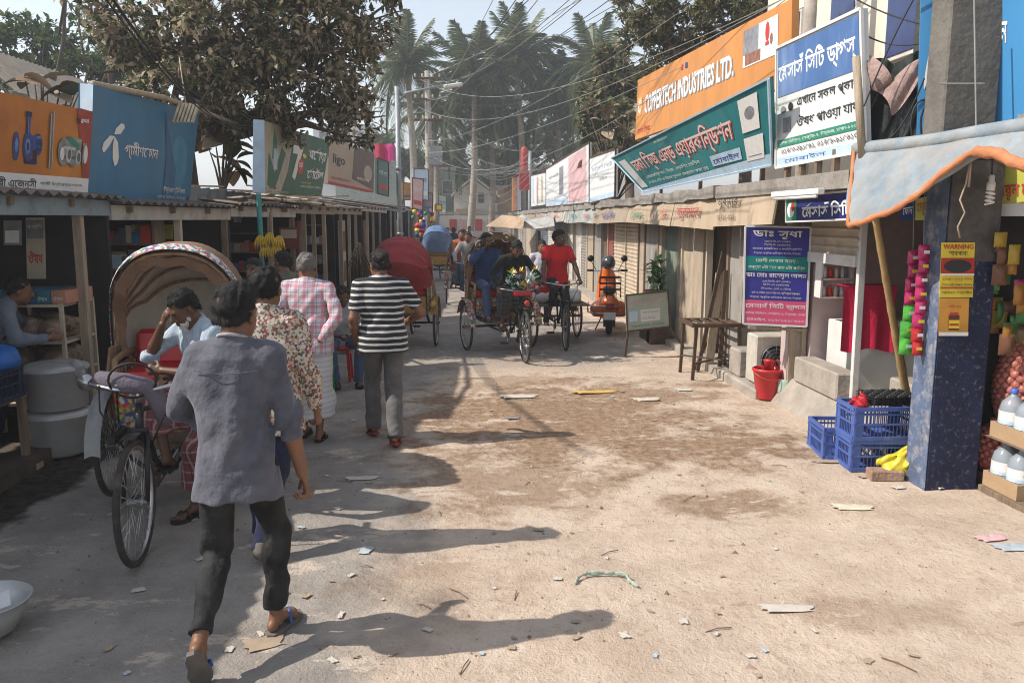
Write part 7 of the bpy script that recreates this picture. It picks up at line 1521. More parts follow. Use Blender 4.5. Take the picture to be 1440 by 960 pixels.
# plastic crates
M_CRT = mat('blue_plastic_crate', (.075, .125, .36), rough=.55, var=.2, scale=5, dirt=.35, dcol=(.22, .22, .26), bump=.05)
def crate(label, c, sz, rz, m=M_CRT, group=None, cells=(6, 4)):
    """open crate: corner posts, rims and a lattice on every side"""
    rt_ = thing('plastic_crate', label, 'crate', c, rz, group); rt_.pop('_o', None); w, d, h = sz
    mb = MB()
    for z in (.015, h * .48, h * .78, h - .015):
        t = .03 if z in (.015, h - .015) else .014
        for s in (-1, 1): mb.box((0, s * (d / 2 - .008), z), (w, .016 + (.006 if t > .02 else 0), t)); mb.box((s * (w / 2 - .008), 0, z), (.016 + (.006 if t > .02 else 0), d - .04, t))
    mb.part('rim', m, rt_)
    mb = MB()
    for sx in (-1, 1):
        for sy in (-1, 1): mb = MB(); mb.box((sx * (w / 2 - .035), sy * (d / 2 - .012), h / 2), (.07, .014, h - .01)); mb.box((sx * (w / 2 - .012), sy * (d / 2 - .035), h / 2), (.014, .07, h - .01)); mb.part('corner_post', m, rt_)
    mb = MB()
    n = int(w / .028)
    for i in range(n):
        for s in (-1, 1): mb.box((-w / 2 + (i + .5) * w / n, s * (d / 2 - .012), h / 2), (.006, .008, h - .04))
    n = int(d / .028)
    for i in range(n):
        for s in (-1, 1): mb.box((s * (w / 2 - .012), -d / 2 + (i + .5) * d / n, h / 2), (.008, .006, h - .04))
    mb.part('lattice', m, rt_); mb = MB(); mb.box((0, 0, .012), (w - .03, d - .03, .014)); mb.part('base', m, rt_)
    return rt_
CG = 'blue plastic crates by the painted column'
crate('blue plastic crate at the bottom of the stack beside the column', (3.24, 5.92, 0), (.50, .34, .245), R(-4), group=CG)
crate('blue plastic crate on top of the stack holding egg trays', (3.24, 5.92, .247), (.50, .34, .26), R(-2), group=CG)
crate('single blue plastic crate standing behind the crate stack', (3.08, 6.28, 0), (.40, .30, .26), R(84), group=CG)
for k in range(4):
    mb = MB(); W_, D_ = 8, 6
    for i in range(W_):
        for j in range(D_): mb.lathe([(.006, .0), (.020, .012), (.022, .02)] if (i + j) % 2 else [(.022, .0), (.018, .012), (.006, .022)], (-.16 + .045 * i, -.12 + .045 * j, 0), 6, smooth=False)
    mb.box((0, 0, .004), (.37, .28, .006)); solo('egg_tray', mb, mat('black_egg_tray', (.02, .02, .02), rough=.6), 'black moulded egg tray in the stack on the blue crate', 'tray', 'stacked black egg trays', loc=(3.32, 5.92, .515 + .018 * k), rz=R(2))
q = SDF((-.12, -.12, -.02), (.12, .12, .14), .008); q.cone((0, 0, .02), (.02, 0, .07), .07, .03, .02); q.wrinkle(.02, None, 60., 2, 1.); me = q.mesh('red_bag'); me.materials.append(mat('red_net_bag', (.42, .02, .03), rough=.5, bump=.4)); o = linkmesh('red_bag', me); o.location = (3.07, 5.84, .50); tag(o, 'small red net bag on the upper blue crate', 'bag')
q = SDF((-.25, -.2, -.03), (.25, .2, .3), .007); q.cone((-.08, 0, .07), (.09, 0, .11), .08, .12, .04); q.cone((.12, .02, .10), (.12, .04, .14), .08, .05, .04); q.cone((-.14, -.02, .06), (-.14, .03, .1), .05, .04, .03); q.plane((0, 0, 0), (0, 0, -1)); q.wrinkle(.045, None, 62., 5, 1.)
me = q.mesh('plastic_bag'); me.materials.append(mat('yellow_polythene', (.62, .50, .03), rough=.3, var=.3, scale=9, spec=.5, bump=.5, bscale=20)); o = linkmesh('plastic_bag', me); o.location = (3.33, 5.62, 0); tag(o, 'crumpled yellow plastic bag against the blue crates', 'bag')
mb = MB(); mb.box((3.15, 5.58, .038), (.24, .12, .075), (0, 0, R(-8))); solo('brick', mb, mat('pale_red_brick', (.34, .22, .16), rough=.95, var=.35, scale=9, dirt=.4, dcol=(.4, .32, .25), bump=.6), 'loose dusty brick in front of the blue crates', 'brick', bevel=.006)
# snack packet strings
def packet(mb, c, w, h, ph): mb.grid(lambda u, v: (c[0] + (u - .5) * w * math.cos(ph), c[1] + (u - .5) * w * math.sin(ph) - .028 * math.sin(math.pi * u) * math.sin(math.pi * v) ** .6, c[2] - v * h + .004 * math.sin(u * 40) * (1 if v in (0, 1) else .2)), 10, 8); mb.grid(lambda u, v: (c[0] + (.5 - u) * w * math.cos(ph), c[1] + (.5 - u) * w * math.sin(ph) + .028 * math.sin(math.pi * u) * math.sin(math.pi * v) ** .6, c[2] - v * h), 10, 8)
M_PKM = mat('magenta_foil', (.45, .02, .12), rough=.25, var=.3, scale=12, spec=.6, bump=.4, bscale=30); M_PKG = mat('green_foil', (.08, .42, .05), rough=.25, var=.3, scale=12, spec=.6, bump=.4, bscale=30); M_PKR = mat('red_foil', (.45, .015, .02), rough=.25, var=.3, scale=12, spec=.6, bump=.4, bscale=30)
for px, Y, cols, lab, py0 in ((1284, 5.6, [M_PKM, M_PKM, M_PKM, M_PKM, M_PKG, M_PKG, M_PKG], 'string of magenta and green snack packets hanging from the tarpaulin', 352), (1299, 5.45, [M_PKM, M_PKM, M_PKM, M_PKM, M_PKM, M_PKM, M_PKR, M_PKR], 'string of magenta snack packets hanging against the column', 344)):
    c = AY(px, py0, Y); rt_ = thing('snack_string', lab, 'snacks', (c.x, c.y, c.z)); z = c.z
    for k, m in enumerate(cols): mb = MB(); h_ = .105 if m is not M_PKG else .13; packet(mb, (c.x + .008 * math.sin(k * 2), c.y - .01, z), .085 + (.02 if m is M_PKG else 0), h_, .1 * math.sin(k)); pk = mb.part('packet', m, rt_, True); z -= h_ * .93; mb = MB(); mb.box((c.x, c.y - .046, z + h_ * .45), (.04, .002, .022)); mb.part('printed_label', M_INKY if k % 2 else M_INKW, pk, True)
    mb = MB(); mb.tube([(c.x, c.y, c.z), (c.x, c.y + .05, c.z + .45)], .003, 4); mb.part('cord', M_WIREL, rt_, True)
# onion sacks with the bulbs showing through the net
M_NET = mat('red_net_onions', (.42, .10, .09), rough=.6, var=.35, scale=22, bump=.6, bscale=60); M_ONI = mat('onion_skin', (.40, .13, .10), rough=.4, var=.4, scale=18)
for k, (c, r, hh_, lab) in enumerate((((4.06, 5.38, .42), .20, .62, 'full red net sack of onions behind the water bottles'), ((4.5, 5.1, .42), .25, .55, 'second red net sack of onions further inside the grocery'), ((3.86, 5.42, .12), .10, .28, 'small red net sack tucked behind the column'))):
    rt_ = thing('onion_sack', lab, 'sack', c); rg = random.Random(k); mb = MB(); n = 300 if k < 2 else 90
    for i in range(n):
        z = hh_ * (i + .5) / n; a = i * 2.39996; rr = r * (.55 + .45 * math.sin(math.pi * min(.93, z / hh_ * .85 + .12))); s_ = .036 if k < 2 else .026
        mb.lathe([(0, -s_), (s_ * .75, -s_ * .6), (s_, 0), (s_ * .7, s_ * .62), (0, s_ * 1.1)], (rr * math.cos(a), rr * math.sin(a), z + .03), 7, axis=euler(rg.uniform(-1, 1), rg.uniform(-1, 1), 0))
    o = mb.part('onions', M_ONI, rt_); o['kind'] = 'stuff'
    mb = MB(); mb.lathe([(r * .8, .0), (r * .97, hh_ * .2), (r * .99, hh_ * .6), (r * .75, hh_ * .95), (r * .3, hh_ + .05), (.03, hh_ + .1)], (0, 0, 0), 20); mb.part('net', M_NET, rt_)
mb = MB(); mb.box2((3.90, 5.30, .02), (5.2, 5.54, .40)); solo('wooden_platform', mb, M_WOOD, 'dark timber platform under the onion sacks', 'platform', bevel=.01)
mb = MB(); mb.box((4.05, 5.3, 1.12), (.36, .3, .1), (R(8), R(-6), 0)); solo('jute_sack', mb, mat('jute_cloth', (.34, .22, .11), rough=.95, bump=.6), 'folded jute sack lying on the onion sack', 'sack', bevel=.04)
# water bottles in cartons
M_PET = mat('clear_bottle_plastic', (.55, .62, .68), rough=.12, var=.05, spec=.6, trans=.55, bump=0); M_CART = mat('kraft_carton', (.40, .27, .16), rough=.85, var=.15)
def bottle(c, k, lab):
    rt_ = thing('water_bottle', lab, 'bottle', c, 0, 'large water bottles outside the grocery'); mb = MB(); mb.lathe([(.075, 0), (.083, .01), (.083, .09), (.078, .10), (.083, .11), (.083, .20), (.07, .25), (.03, .29), (.022, .30), (.022, .315)], (0, 0, 0), 18); mb.part('body', M_PET, rt_)
    mb = MB(); mb.lathe([(.024, .31), (.026, .315), (.026, .34), (.02, .345)], (0, 0, 0), 14); mb.part('cap', mat('bottle_cap_blue', (.08, .14, .5), rough=.4), rt_)
    mb = MB(); mb.lathe([(.0845, .10), (.0845, .19)], (0, 0, 0), 18, caps=False); lb = mb.part('wrap_label', M_SWHITE, rt_); mb = MB(); mb.lathe([(.0852, .105), (.0852, .125)], (0, 0, 0), 18, caps=False); mb.part('blue_stripe', M_PALEB, lb); lettering([('পানি', -.03, .142, .03, 0, .055, .02)], lb, [M_INKR], (-.02, -.0815, 0), (1, 0, 0), (0, 0, 1), lift=.008, world=False)
mb = MB(); mb.box2((3.68, 4.60, .0), (5.0, 5.285, .052)); solo('wooden_pallet', mb, M_WOOD, 'low wooden pallet carrying the water bottles', 'pallet', bevel=.005)
for lv, z in ((0, .06), (1, .42)):
    for i in range(2):
        x0 = 3.705 + .38 * i + (.02 if lv else 0); mb = MB()
        for a, b_ in (((x0, 4.92, z), (x0 + .36, 4.935, z + .10)), ((x0, 5.26, z), (x0 + .36, 5.275, z + .10)), ((x0, 4.935, z), (x0 + .015, 5.26, z + .10)), ((x0 + .345, 4.935, z), (x0 + .36, 5.26, z + .10)), ((x0, 4.92, z - .006), (x0 + .36, 5.275, z))): mb.box2(a, b_)
        solo('carton_tray', mb, M_CART, ('kraft carton tray of bottles on the pallet', 'kraft carton tray of bottles stacked on the lower bottles')[lv], 'carton', 'carton trays of water bottles')
        for j in range(4): bottle((x0 + .09 + .18 * (j % 2), 5.02 + .165 * (j // 2), z + .004), j, ('large clear water bottle standing in the lower carton trays', 'large clear water bottle standing in the upper carton trays')[lv])
mb = MB(); mb.box2((3.70, 4.80, .409), (5.0, 5.29, .413)); solo('bottle_shelf', mb, M_WOOD, 'thin board shelf between the two layers of water bottles', 'shelf')
# hanging goods in the dark grocery
rgh = random.Random(6)
for k in range(26):
    px, py, Y = rgh.uniform(1382, 1440), rgh.uniform(318, 470), rgh.uniform(5.2, 5.5); c = AY(px, py, Y); mb = MB(); packet(mb, (c.x, c.y, c.z), rgh.uniform(.07, .12), rgh.uniform(.09, .16), rgh.uniform(-.5, .5)); ci = rgh.randrange(6); solo('snack_packet', mb, [M_PKM, M_PKR, mat('ochre_foil', (.38, .26, .03), rough=.35), mat('dull_green_foil', (.05, .16, .05), rough=.35), mat('brown_foil', (.14, .06, .03), rough=.35), mat('amber_foil', (.35, .16, .03), rough=.35)][ci], 'small %s snack packet hanging inside the dark grocery' % ('magenta', 'red', 'ochre', 'green', 'brown', 'amber')[ci], 'snacks', 'snack packets hung inside the grocery')
# inside the pharmacy
mb = MB(); a, b_ = AY(1186, 402, 7.42), AY(1253, 492, 7.42); mb.grid(lambda u, v: (a.x + (b_.x - a.x) * u, 7.40 + .02 * math.sin(u * 17) * v, a.z + (b_.z - a.z) * v - .02 * math.sin(u * 8) * v), 26, 10); mb.grid(lambda u, v: (a.x + (b_.x - a.x) * u, 7.40 + .3 * v, a.z + .001), 4, 2); solo('counter_cloth', mb, mat('crimson_cloth', (.58, .012, .06), rough=.8, var=.12, bump=.3), 'bright crimson cloth hanging over the pharmacy counter', 'cloth')
mb = MB(); a = AY(1192, 528, 7.44); mb.box2((3.72, 7.43, .27), (4.3, 7.49, .95)); solo('white_counter', mb, M_WHITE, 'white counter front below the crimson cloth', 'counter', bevel=.006)
gc = thing('display_case', 'small glass display case hung on the pharmacy wall', 'case', (3.72, 7.75, 1.15)); a, b_ = AY(1155, 366, 7.7), AY(1195, 418, 7.7)
mb = MB(); mb.box2((a.x, 7.78, b_.z), (b_.x, 7.82, a.z)); mb.part('back', M_WHITE, gc, True)
for z in (b_.z, (a.z + b_.z) / 2, a.z): mb = MB(); mb.box2((a.x, 7.66, z - .008), (b_.x, 7.78, z + .008)); mb.part('shelf', M_WHITE, gc, True)
for x in (a.x, b_.x): mb = MB(); mb.box2((x - .01, 7.66, b_.z), (x + .01, 7.78, a.z)); mb.part('side', M_WHITE, gc, True)
for k in range(8):
    x = a.x + .04 + .062 * (k % 4); z = (b_.z + .01) if k < 4 else (a.z + b_.z) / 2 + .01; mb = MB(); mb.lathe([(.022, 0), (.022, .08), (.015, .09), (.015, .11), (0, .11)], (x, 7.70, z), 10); solo('medicine_jar', mb, (M_SWHITE, M_INKR, M_CREAM, M_PALEB)[k % 4], 'tiny jar in the pharmacy glass case', 'jar', 'jars in the pharmacy case')
for k in range(36):
    x = 4.62 + (k % 9) * .08; z = (.93, 1.28, 1.63, .6)[k // 9]; mb = MB(); h_ = rgh.uniform(.12, .22); mb.box((x, 7.42, z + h_ / 2), (.07, .1, h_)); solo('medicine_box', mb, rgh.choice([M_SWHITE, M_INKR, M_INKB, M_INKY, M_PALEB, M_INKG]), 'small medicine box on the pharmacy back shelf', 'box', 'medicine boxes on the pharmacy shelves')
# air conditioner, bucket, jar
ac = thing('air_conditioner', 'cream outdoor air conditioner unit below the blue notice board', 'appliance', (3.5, 8.75, .1)); a, b_ = AY(1064, 472, 8.5), AY(1128, 528, 8.5)
mb = MB(); mb.box2((a.x, 8.5, .12), (b_.x, 8.8, a.z)); mb.part('casing', mat('aged_cream_plastic', (.50, .47, .40), rough=.5, dirt=.3), ac, True, bevel=.015)
cx, cz = a.x + .22, (.12 + a.z) / 2; mb = MB(); mb.lathe([(0, 0), (.165, 0), (.165, .012)], (cx, 8.494, cz), 24, axis=rotX(math.pi / 2)); mb.part('fan_opening', M_IRON, ac, True)
mb = MB()
for r_ in (.04, .08, .12, .16): mb.tube([(cx + r_ * math.cos(t), 8.475, cz + r_ * math.sin(t)) for t in [2 * math.pi * k / 24 for k in range(24)]], .004, 4, closed=True)
for t in range(8): mb.tube([(cx, 8.475, cz), (cx + .17 * math.cos(t * .785), 8.475, cz + .17 * math.sin(t * .785))], .004, 4)
mb.part('fan_guard', M_STEEL, ac, True); mb = MB(); mb.box2((b_.x - .10, 8.494, a.z - .14), (b_.x - .03, 8.499, a.z - .06)); mb.part('rating_plate', M_GREY, ac, True)
bk = thing('bucket', 'red plastic bucket beside the notice board post', 'bucket', (3.30, 8.32, 0)); M_RBK = mat('red_bucket_plastic', (.52, .025, .03), rough=.35, var=.1, spec=.5, bump=0)
mb = MB(); mb.lathe([(.11, 0), (.115, .01), (.155, .30), (.168, .305), (.168, .33), (.155, .335), (.148, .30), (.105, .02), (0, .02)], (0, 0, 0), 28); mb.part('body', M_RBK, bk)
mb = MB(); mb.lathe([(.05, 0), (.06, .10), (.065, .11)], (.02, .02, .31), 16); mb.tube([(.08, 0, .34), (.13, -.03, .40), (.08, -.04, .43)], .008, 6); mb.part('mug', M_RBK, bk)
mb = MB(); mb.tube([(.165 * math.cos(t), -.165 * math.sin(t) - .02, .31 - .08 * math.sin(t)) for t in [math.pi * k / 16 for k in range(17)]], .005, 5); mb.part('handle', M_RBK, bk)
q = SDF((-.16, -.16, -.01), (.16, .16, .3), .008); q.cone((0, 0, .05), (0, 0, .20), .105, .10, .0); q.plane((0, 0, 0), (0, 0, -1)); q.plane((0, 0, .24), (0, 0, 1)); q.cone((0, 0, .12), (0, 0, .4), .085, .085, .01, sub=True); me = q.mesh('plastic_jar'); me.materials.append(mat('mint_plastic', (.34, .48, .40), rough=.5, dirt=.3)); o = linkmesh('plastic_jar', me); o.location = (3.47, 8.2, 0); tag(o, 'cut open mint green plastic jar beside the red bucket', 'jar')
# iron table frame, with a ladder-like top
tb = thing('table_frame', 'rusty iron table frame with missing top before the dark doorway', 'table', (3.06, 9.55, 0)); X0, X1, Y0, Y1 = 2.76, 3.34, 9.3, 9.85
for x, y in ((X0, Y0), (X1, Y0), (X0, Y1), (X1, Y1)): mb = MB(); mb.bar((x, y, 0), (x + (.03 if x < 3 else -.03), y, .66), .035); mb.part('leg', M_RUST, tb, True)
for a, b_ in (((X0 - .03, Y0, .67), (X1 + .03, Y0, .67)), ((X0 - .03, Y1, .67), (X1 + .03, Y1, .67)), ((X0, Y0, .67), (X0, Y1, .67)), ((X1, Y0, .67), (X1, Y1, .67))): mb = MB(); mb.bar(a, b_, .05, .045); mb.part('top_rail', M_RUST, tb, True)
for k in range(4): mb = MB(); x = X0 + .12 + .12 * k; mb.bar((x, Y0, .68), (x, Y1, .68), .035, .02); mb.part('slat', M_RUST, tb, True)
for a, b_ in (((X0, Y0, .2), (X1, Y1, .2)), ((X0, Y1, .22), (X1, Y0, .22))): mb = MB(); mb.bar(a, b_, .02); mb.part('brace', M_RUST, tb, True)
for k, (x0, x1, y, zt, w, lab) in enumerate(((3.0, 3.30, 9.9, 1.55, .045, 'dark pole leaning in the doorway above the table frame'), (3.16, 3.28, 9.95, 1.25, .11, 'pale plank leaning in the doorway behind the table frame'), (2.98, 3.31, 9.97, .75, .03, 'short iron rod leaning behind the table frame'), (3.22, 3.27, 9.7, 1.3, .05, 'rusty bar leaning on the door post'))):
    mb = MB(); mb.bar((x0, y, 0), (x1, y + .05, zt), w, .03); solo('leaning_pole' if k != 1 else 'leaning_plank', mb, M_WOODP if k == 1 else M_RUST, lab, 'pole' if k != 1 else 'plank')
# standing sign board on legs
bd, pt, W, Hh, n_ = board('standing_sign', 'faded pale green sign board standing on legs before the plants', 'sign', [AY(880, 415, 11.0), AY(939, 409, 11.2), AY(942, 459, 11.2), AY(882, 466, 11.0)], mat('faded_green_sign', (.40, .45, .38), rough=.7, var=.2, scale=3, dirt=.4, dcol=(.35, .28, .22)), .03, M_RUST, .02)
print_on(bd, pt, [('t', 'ঢাকা টেলিকম', .06, .70, .86, .20, M_PINKP), ('p', rect(.32, .22, .46, .34), M_SWHITE), ('p', rect(.05, .25, .2, .3), M_PALEB), ('t', 'ভাড়া দেওয়া হবে', .36, .42, .38, .08, M_GREY), ('t', '০১৭১১', .36, .28, .3, .08, M_GREY), ('t', 'যোগাযোগ: উত্তরা', .1, .07, .8, .09, M_INKG)])
for p, q_ in (((884, 505), (884, 460)), ((936, 478), (938, 455))): a = G(*p); b_ = AY(*q_, 11.05 if p[0] < 900 else 11.25); mb = MB(); mb.bar((a.x, b_.y, 0), b_, .03); mb.part('leg', M_RUST, bd, True)
# potted plants on the step
for k, (px, Y, h_, lab) in enumerate(((918, 12.7, .55, 'small potted plant with light green leaves before the glazed door'), (942, 12.3, .75, 'taller potted plant with arching leaves before the glazed door'), (950, 12.2, .45, 'low dark potted plant beside the taller one'))):
    c = AY(px, 420, Y); x = min(c.x, 3.05); rt_ = thing('potted_plant', lab, 'plant', (x, Y, 0), 0, 'potted plants before the glazed door'); rgp2 = random.Random(k)
    mb = MB(); mb.box((0, 0, .3), (.3, .3, .6)); mb.part('stand', M_RUST, rt_)
    mb = MB(); mb.lathe([(.08, .6), (.11, .75), (.125, .8), (.115, .8), (.1, .72), (0, .72)], (0, 0, 0), 16); mb.part('pot', mat('clay_pot', (.28, .13, .08), rough=.9), rt_)
    gl_ = bigleaf_mesh(mat('potted_leaf_%d' % k, ((.11, .26, .04), (.07, .17, .04), (.03, .09, .03))[k], rough=.5), .26, .035)
    for j in range(34): o = linkmesh('leaf', gl_, rt_); s_ = h_ * rgp2.uniform(.8, 1.4); o.location = (rgp2.uniform(-.04, .04), rgp2.uniform(-.04, .04), .8 + h_ * rgp2.uniform(0, .7)); o.scale = (s_ * 1.3, s_, s_); o.rotation_euler = (rgp2.uniform(-.2, 1.1), 0, j * 2.4)

# ================================================================== GOODS, LEFT SIDE
M_ALU = mat('dented_aluminium', (.50, .50, .49), rough=.42, metal=.35, var=.18, scale=5, bump=.12, bscale=9)
for k, z in ((0, 0.), (1, .385)):
    rt_ = thing('cooking_pot', ('large aluminium cooking pot under another before the shops', 'large lidded aluminium cooking pot on top of another')[k], 'pot', (-3.38, 6.7, z), 0, 'stacked aluminium cooking pots')
    mb = MB(); mb.lathe([(.21, 0), (.235, .02), (.24, .30), (.262, .32), (.262, .34), (.235, .345), (.23, .05), (0, .04)], (0, 0, 0), 36); mb.part('body', M_ALU, rt_)
    mb = MB(); mb.lathe([(.255, .335), (.255, .35), (.20, .372), (.06, .385), (0, .386)], (0, 0, 0), 36); mb.part('lid', M_ALU, rt_)
    if k:
        q = SDF((-.3, -.3, .25), (.3, .3, .45), .012); q.cone((.05, -.02, .385), (.2, -.05, .36), .05, .06, .03, flat=((0, 0, 1), .4)); q.cone((.2, -.05, .36), (.24, -.08, .25), .05, .03, .02); q.wrinkle(.02, None, 40., 3, 1.); me = q.mesh('plastic_wrap'); me.materials.append(mat('cloudy_polythene', (.5, .5, .5), rough=.3, trans=.3)); linkmesh('plastic_wrap', me, rt_)
st2 = thing('market_stall', 'rough timber stall table with blue tarpaulin bundle at the gutter edge', 'stall', (-3.9, 6.1, 0))
for x, y in ((-3.44, 6.28), (-3.44, 5.75), (-4.5, 6.28), (-4.5, 5.75)): mb = MB(); mb.bar((x, y, -.02), (x, y, .56), .05); mb.part('leg', M_WOOD, st2, True)
for k in range(5): mb = MB(); mb.box((-3.97, 5.78 + .12 * k, .575), (1.12, .11, .03)); mb.part('plank', M_WOOD, st2, True)
mb = MB(); mb.box((-3.45, 6.28, .012), (.22, .1, .05)); mb.part('foot_block', M_WOODP, st2, True)
crate('dark blue crate under the blue bundle on the stall', (-3.62, 6.02, .59), (.48, .45, .24), 0, mat('dark_blue_crate', (.02, .035, .075), rough=.6), 'dark crates on the stall'); crate('second dark blue crate deeper on the stall', (-4.14, 6.02, .59), (.48, .45, .24), 0, mat('dark_blue_crate', (.02, .035, .075), rough=.6), 'dark crates on the stall')
q = SDF((-.75, -.4, -.02), (.55, .4, .3), .012); q.cone((-.5, 0, .08), (.30, 0, .08), .15, .12, .05, flat=((0, 0, 1), .75)); q.cone((-.4, -.12, .06), (.32, -.1, .05), .09, .09, .05); q.plane((0, 0, 0), (0, 0, -1)); q.wrinkle(.03, None, 24., 6, 1.); me = q.mesh('tarpaulin_bundle'); me.materials.append(mat('bright_blue_tarp', (.02, .13, .45), rough=.5, var=.2, bump=.5, bscale=14)); o = linkmesh('tarpaulin_bundle', me); o.location = (-3.72, 6.05, .835); tag(o, 'bright blue tarpaulin bundle lying on the dark crates', 'bundle')
# rack of wrapped goods with product boxes on top
rk = thing('wire_rack', 'white four shelf rack of wrapped packets before the medicine shop', 'rack', (-3.72, 7.3, 0)); A0, A1, B0, B1 = -3.98, -3.42, 6.98, 7.55
for x, y in ((A0, B0), (A1, B0), (A0, B1), (A1, B1)): mb = MB(); mb.bar((x, y, .1), (x, y, 1.22), .03); mb.part('upright', M_CREAM, rk, True)
for z in (.34, .60, .88, 1.2):
    for a, b_ in (((A0, B0, z), (A1, B0, z)), ((A0, B1, z), (A1, B1, z)), ((A0, B0, z), (A0, B1, z)), ((A1, B0, z), (A1, B1, z))): mb = MB(); mb.bar(a, b_, .022); mb.part('shelf_rail', M_CREAM, rk, True)
    mb = MB(); mb.box(((A0 + A1) / 2, (B0 + B1) / 2, z), (A1 - A0, B1 - B0, .008)); mb.part('shelf', M_CREAM, rk, True)
for k in range(8):
    z = (.345, .605, .885)[k % 3] if k < 6 else (.36 if k == 6 else .89); q = SDF((-.16, -.3, -.01), (.16, .3, .24), .014); q.cone((0, -.16, .09), (0, .14, .09), .10, .10, .03); q.plane((0, 0, 0), (0, 0, -1)); q.wrinkle(.03, None, 34., k, 1.); me = q.mesh('wrapped_packet'); me.materials.append(mat('brown_polythene_wrap', (.27, .19, .13), rough=.35, var=.35, scale=9, spec=.5, bump=.4)); o = linkmesh('wrapped_packet', me); o.location = (-3.58 - (.26 if k >= 3 else 0) + (.0 if k < 6 else .1), 7.26, z + .006); tag(o, 'crumpled brown wrapped packet lying on the white rack', 'packet', 'wrapped packets on the white rack')
M_TB = [mat('box_teal_print', (.03, .16, .22), rough=.4), mat('box_blue_print', (.05, .16, .34), rough=.4), mat('box_salmon_print', (.50, .24, .16), rough=.4), mat('box_slate_print', (.12, .14, .18), rough=.4)]
for k in range(5): mb = MB(); mb.box((-3.96 + .13 * k, 7.24, 1.27), (.125, .5, .115)); o = solo('product_box', mb, M_TB[(0, 3, 1, 0, 2)[k]], ('teal product box at the inner end of the rack top', 'slate product box on the rack top', 'blue product box on the rack top', 'second teal product box on the rack top', 'salmon product box at the outer end of the rack top')[k], 'box', 'product boxes on the white rack', bevel=.004); lettering([('ঔষধ', -.045, 1.24, .04, 0, .08)], o, [M_INKW], (-3.96 + .13 * k, 6.989, 0), (1, 0, 0), (0, 0, 1), lift=.002)
# shelves of the medicine shop
def shelf_unit(label, c, w, d, levels, m, seed, face='-y', n=9, h=.16):
    rt_ = thing('shelf_unit', label, 'shelf', c); rg = random.Random(seed)
    for z in levels: mb = MB(); mb.box((0, 0, z), (w, d, .025)); mb.part('shelf', m, rt_)
    for s in (-1, 1): mb = MB(); mb.box((s * w / 2, 0, (levels[0] + levels[-1]) / 2), (.03, d, levels[-1] - levels[0] + .05)); mb.part('upright', m, rt_)
    for z in levels[:-1]:
        x = -w / 2 + .05
        while x < w / 2 - .08:
            bw_ = rg.uniform(.05, .13); bh = rg.uniform(h * .7, h * 1.2); mb = MB(); mb.box((c[0] + x + bw_ / 2, c[1] - d * .18, c[2] + z + .013 + bh / 2), (bw_ * .94, d * .5, bh)); ci = rg.randrange(8); solo('medicine_box', mb, (M_TB + [M_CREAM, M_INKR, M_PALEB, M_GREY])[ci], 'small %s box on the %s' % (('teal', 'blue', 'salmon', 'slate', 'cream', 'red', 'pale blue', 'grey')[ci], label.split(' of ')[0]), 'box', 'boxes on the ' + label.split(' of ')[0]); x += bw_
shelf_unit('dim wall shelf of medicine boxes behind the rack', (-4.6, 8.0, 0), 1.7, .3, [.5, .85, 1.15, 1.45, 1.75], M_WOOD, 2)
shelf_unit('pale framed glass counter of books and boxes beside the rickshaw hood', (-3.55, 8.55, 0), .62, .35, [.25, .55, .82, 1.05], M_WOODP, 3)
shelf_unit('tall dark bookshelf above the pale counter', (-3.75, 9.1, 0), .8, .3, [1.1, 1.38, 1.66, 1.95], M_WOOD, 4)
shelf_unit('wall shelf of tins at the back of the eating house', (-3.9, 13.2, 0), 1.6, .3, [.8, 1.1, 1.4, 1.7], M_WOOD, 5)
shelf_unit('wall shelf of packets in the stall past the eating house', (-3.6, 17.3, 0), 1.4, .3, [.6, 1.0, 1.4, 1.8], M_WOOD, 6)
# posters and hanging sign panels
for lab, cor, m, its in (
    ('tall cream panel lettered in red beside the medicine shop post', [(36, 306, 7.4), (62, 306, 7.4), (64, 392, 7.4), (38, 392, 7.4)], M_CREAM, [('t', 'ঔষধ', .1, .25, .8, .22, M_INKR, .02), ('p', rect(.05, .66, .9, .3), M_GREY), ('t', 'ফার্মেসী', .1, .82, .8, .08, M_INKW)]),
    ('yellow and green poster hanging inside the dark shop', [(185, 316, 9.6), (243, 316, 9.6), (243, 336, 9.6), (194, 336, 9.6)], mat('poster_mustard', (.42, .38, .03), bump=0), [('t', 'এখানে বিকাশ করা হয়', .1, .55, .75, .25, M_INKG), ('t', 'মোবাইল রিচার্জ', .15, .15, .6, .25, M_INK)]),
    ('red lettered poster inside the dark shop under the yellow one', [(157, 334, 9.7), (243, 336, 9.7), (240, 360, 9.7), (157, 360, 9.7)], mat('poster_dark_red', (.13, .02, .02), bump=0), [('t', 'টেলিকম', .1, .5, .7, .3, M_INKR), ('p', rect(.05, .05, .4, .3), M_CREAM)]),
    ('small dark framed poster beside the pale counter', [(156, 342, 9.2), (180, 342, 9.2), (180, 372, 9.2), (156, 372, 9.2)], mat('poster_brown', (.12, .07, .03), bump=0), [('p', rect(.1, .1, .8, .5), M_INKY)]),
    ('grey calendar sheet hanging at the medicine shop', [(5, 310, 7.2), (30, 310, 7.2), (30, 345, 7.2), (5, 345, 7.2)], M_GREY, [('p', rect(.1, .1, .8, .5), M_INKW)]),
    ('red and cream poster on the eating house wall', [(392, 320, 13.2), (420, 320, 13.2), (420, 350, 13.2), (392, 350, 13.2)], mat('poster_rust', (.22, .06, .03), bump=0), [('p', rect(.1, .5, .8, .4), M_CREAM)])):
    bd, pt, W, Hh, n_ = board('poster', lab, 'poster', [AY(*c) for c in cor], m, .012); print_on(bd, pt, its)
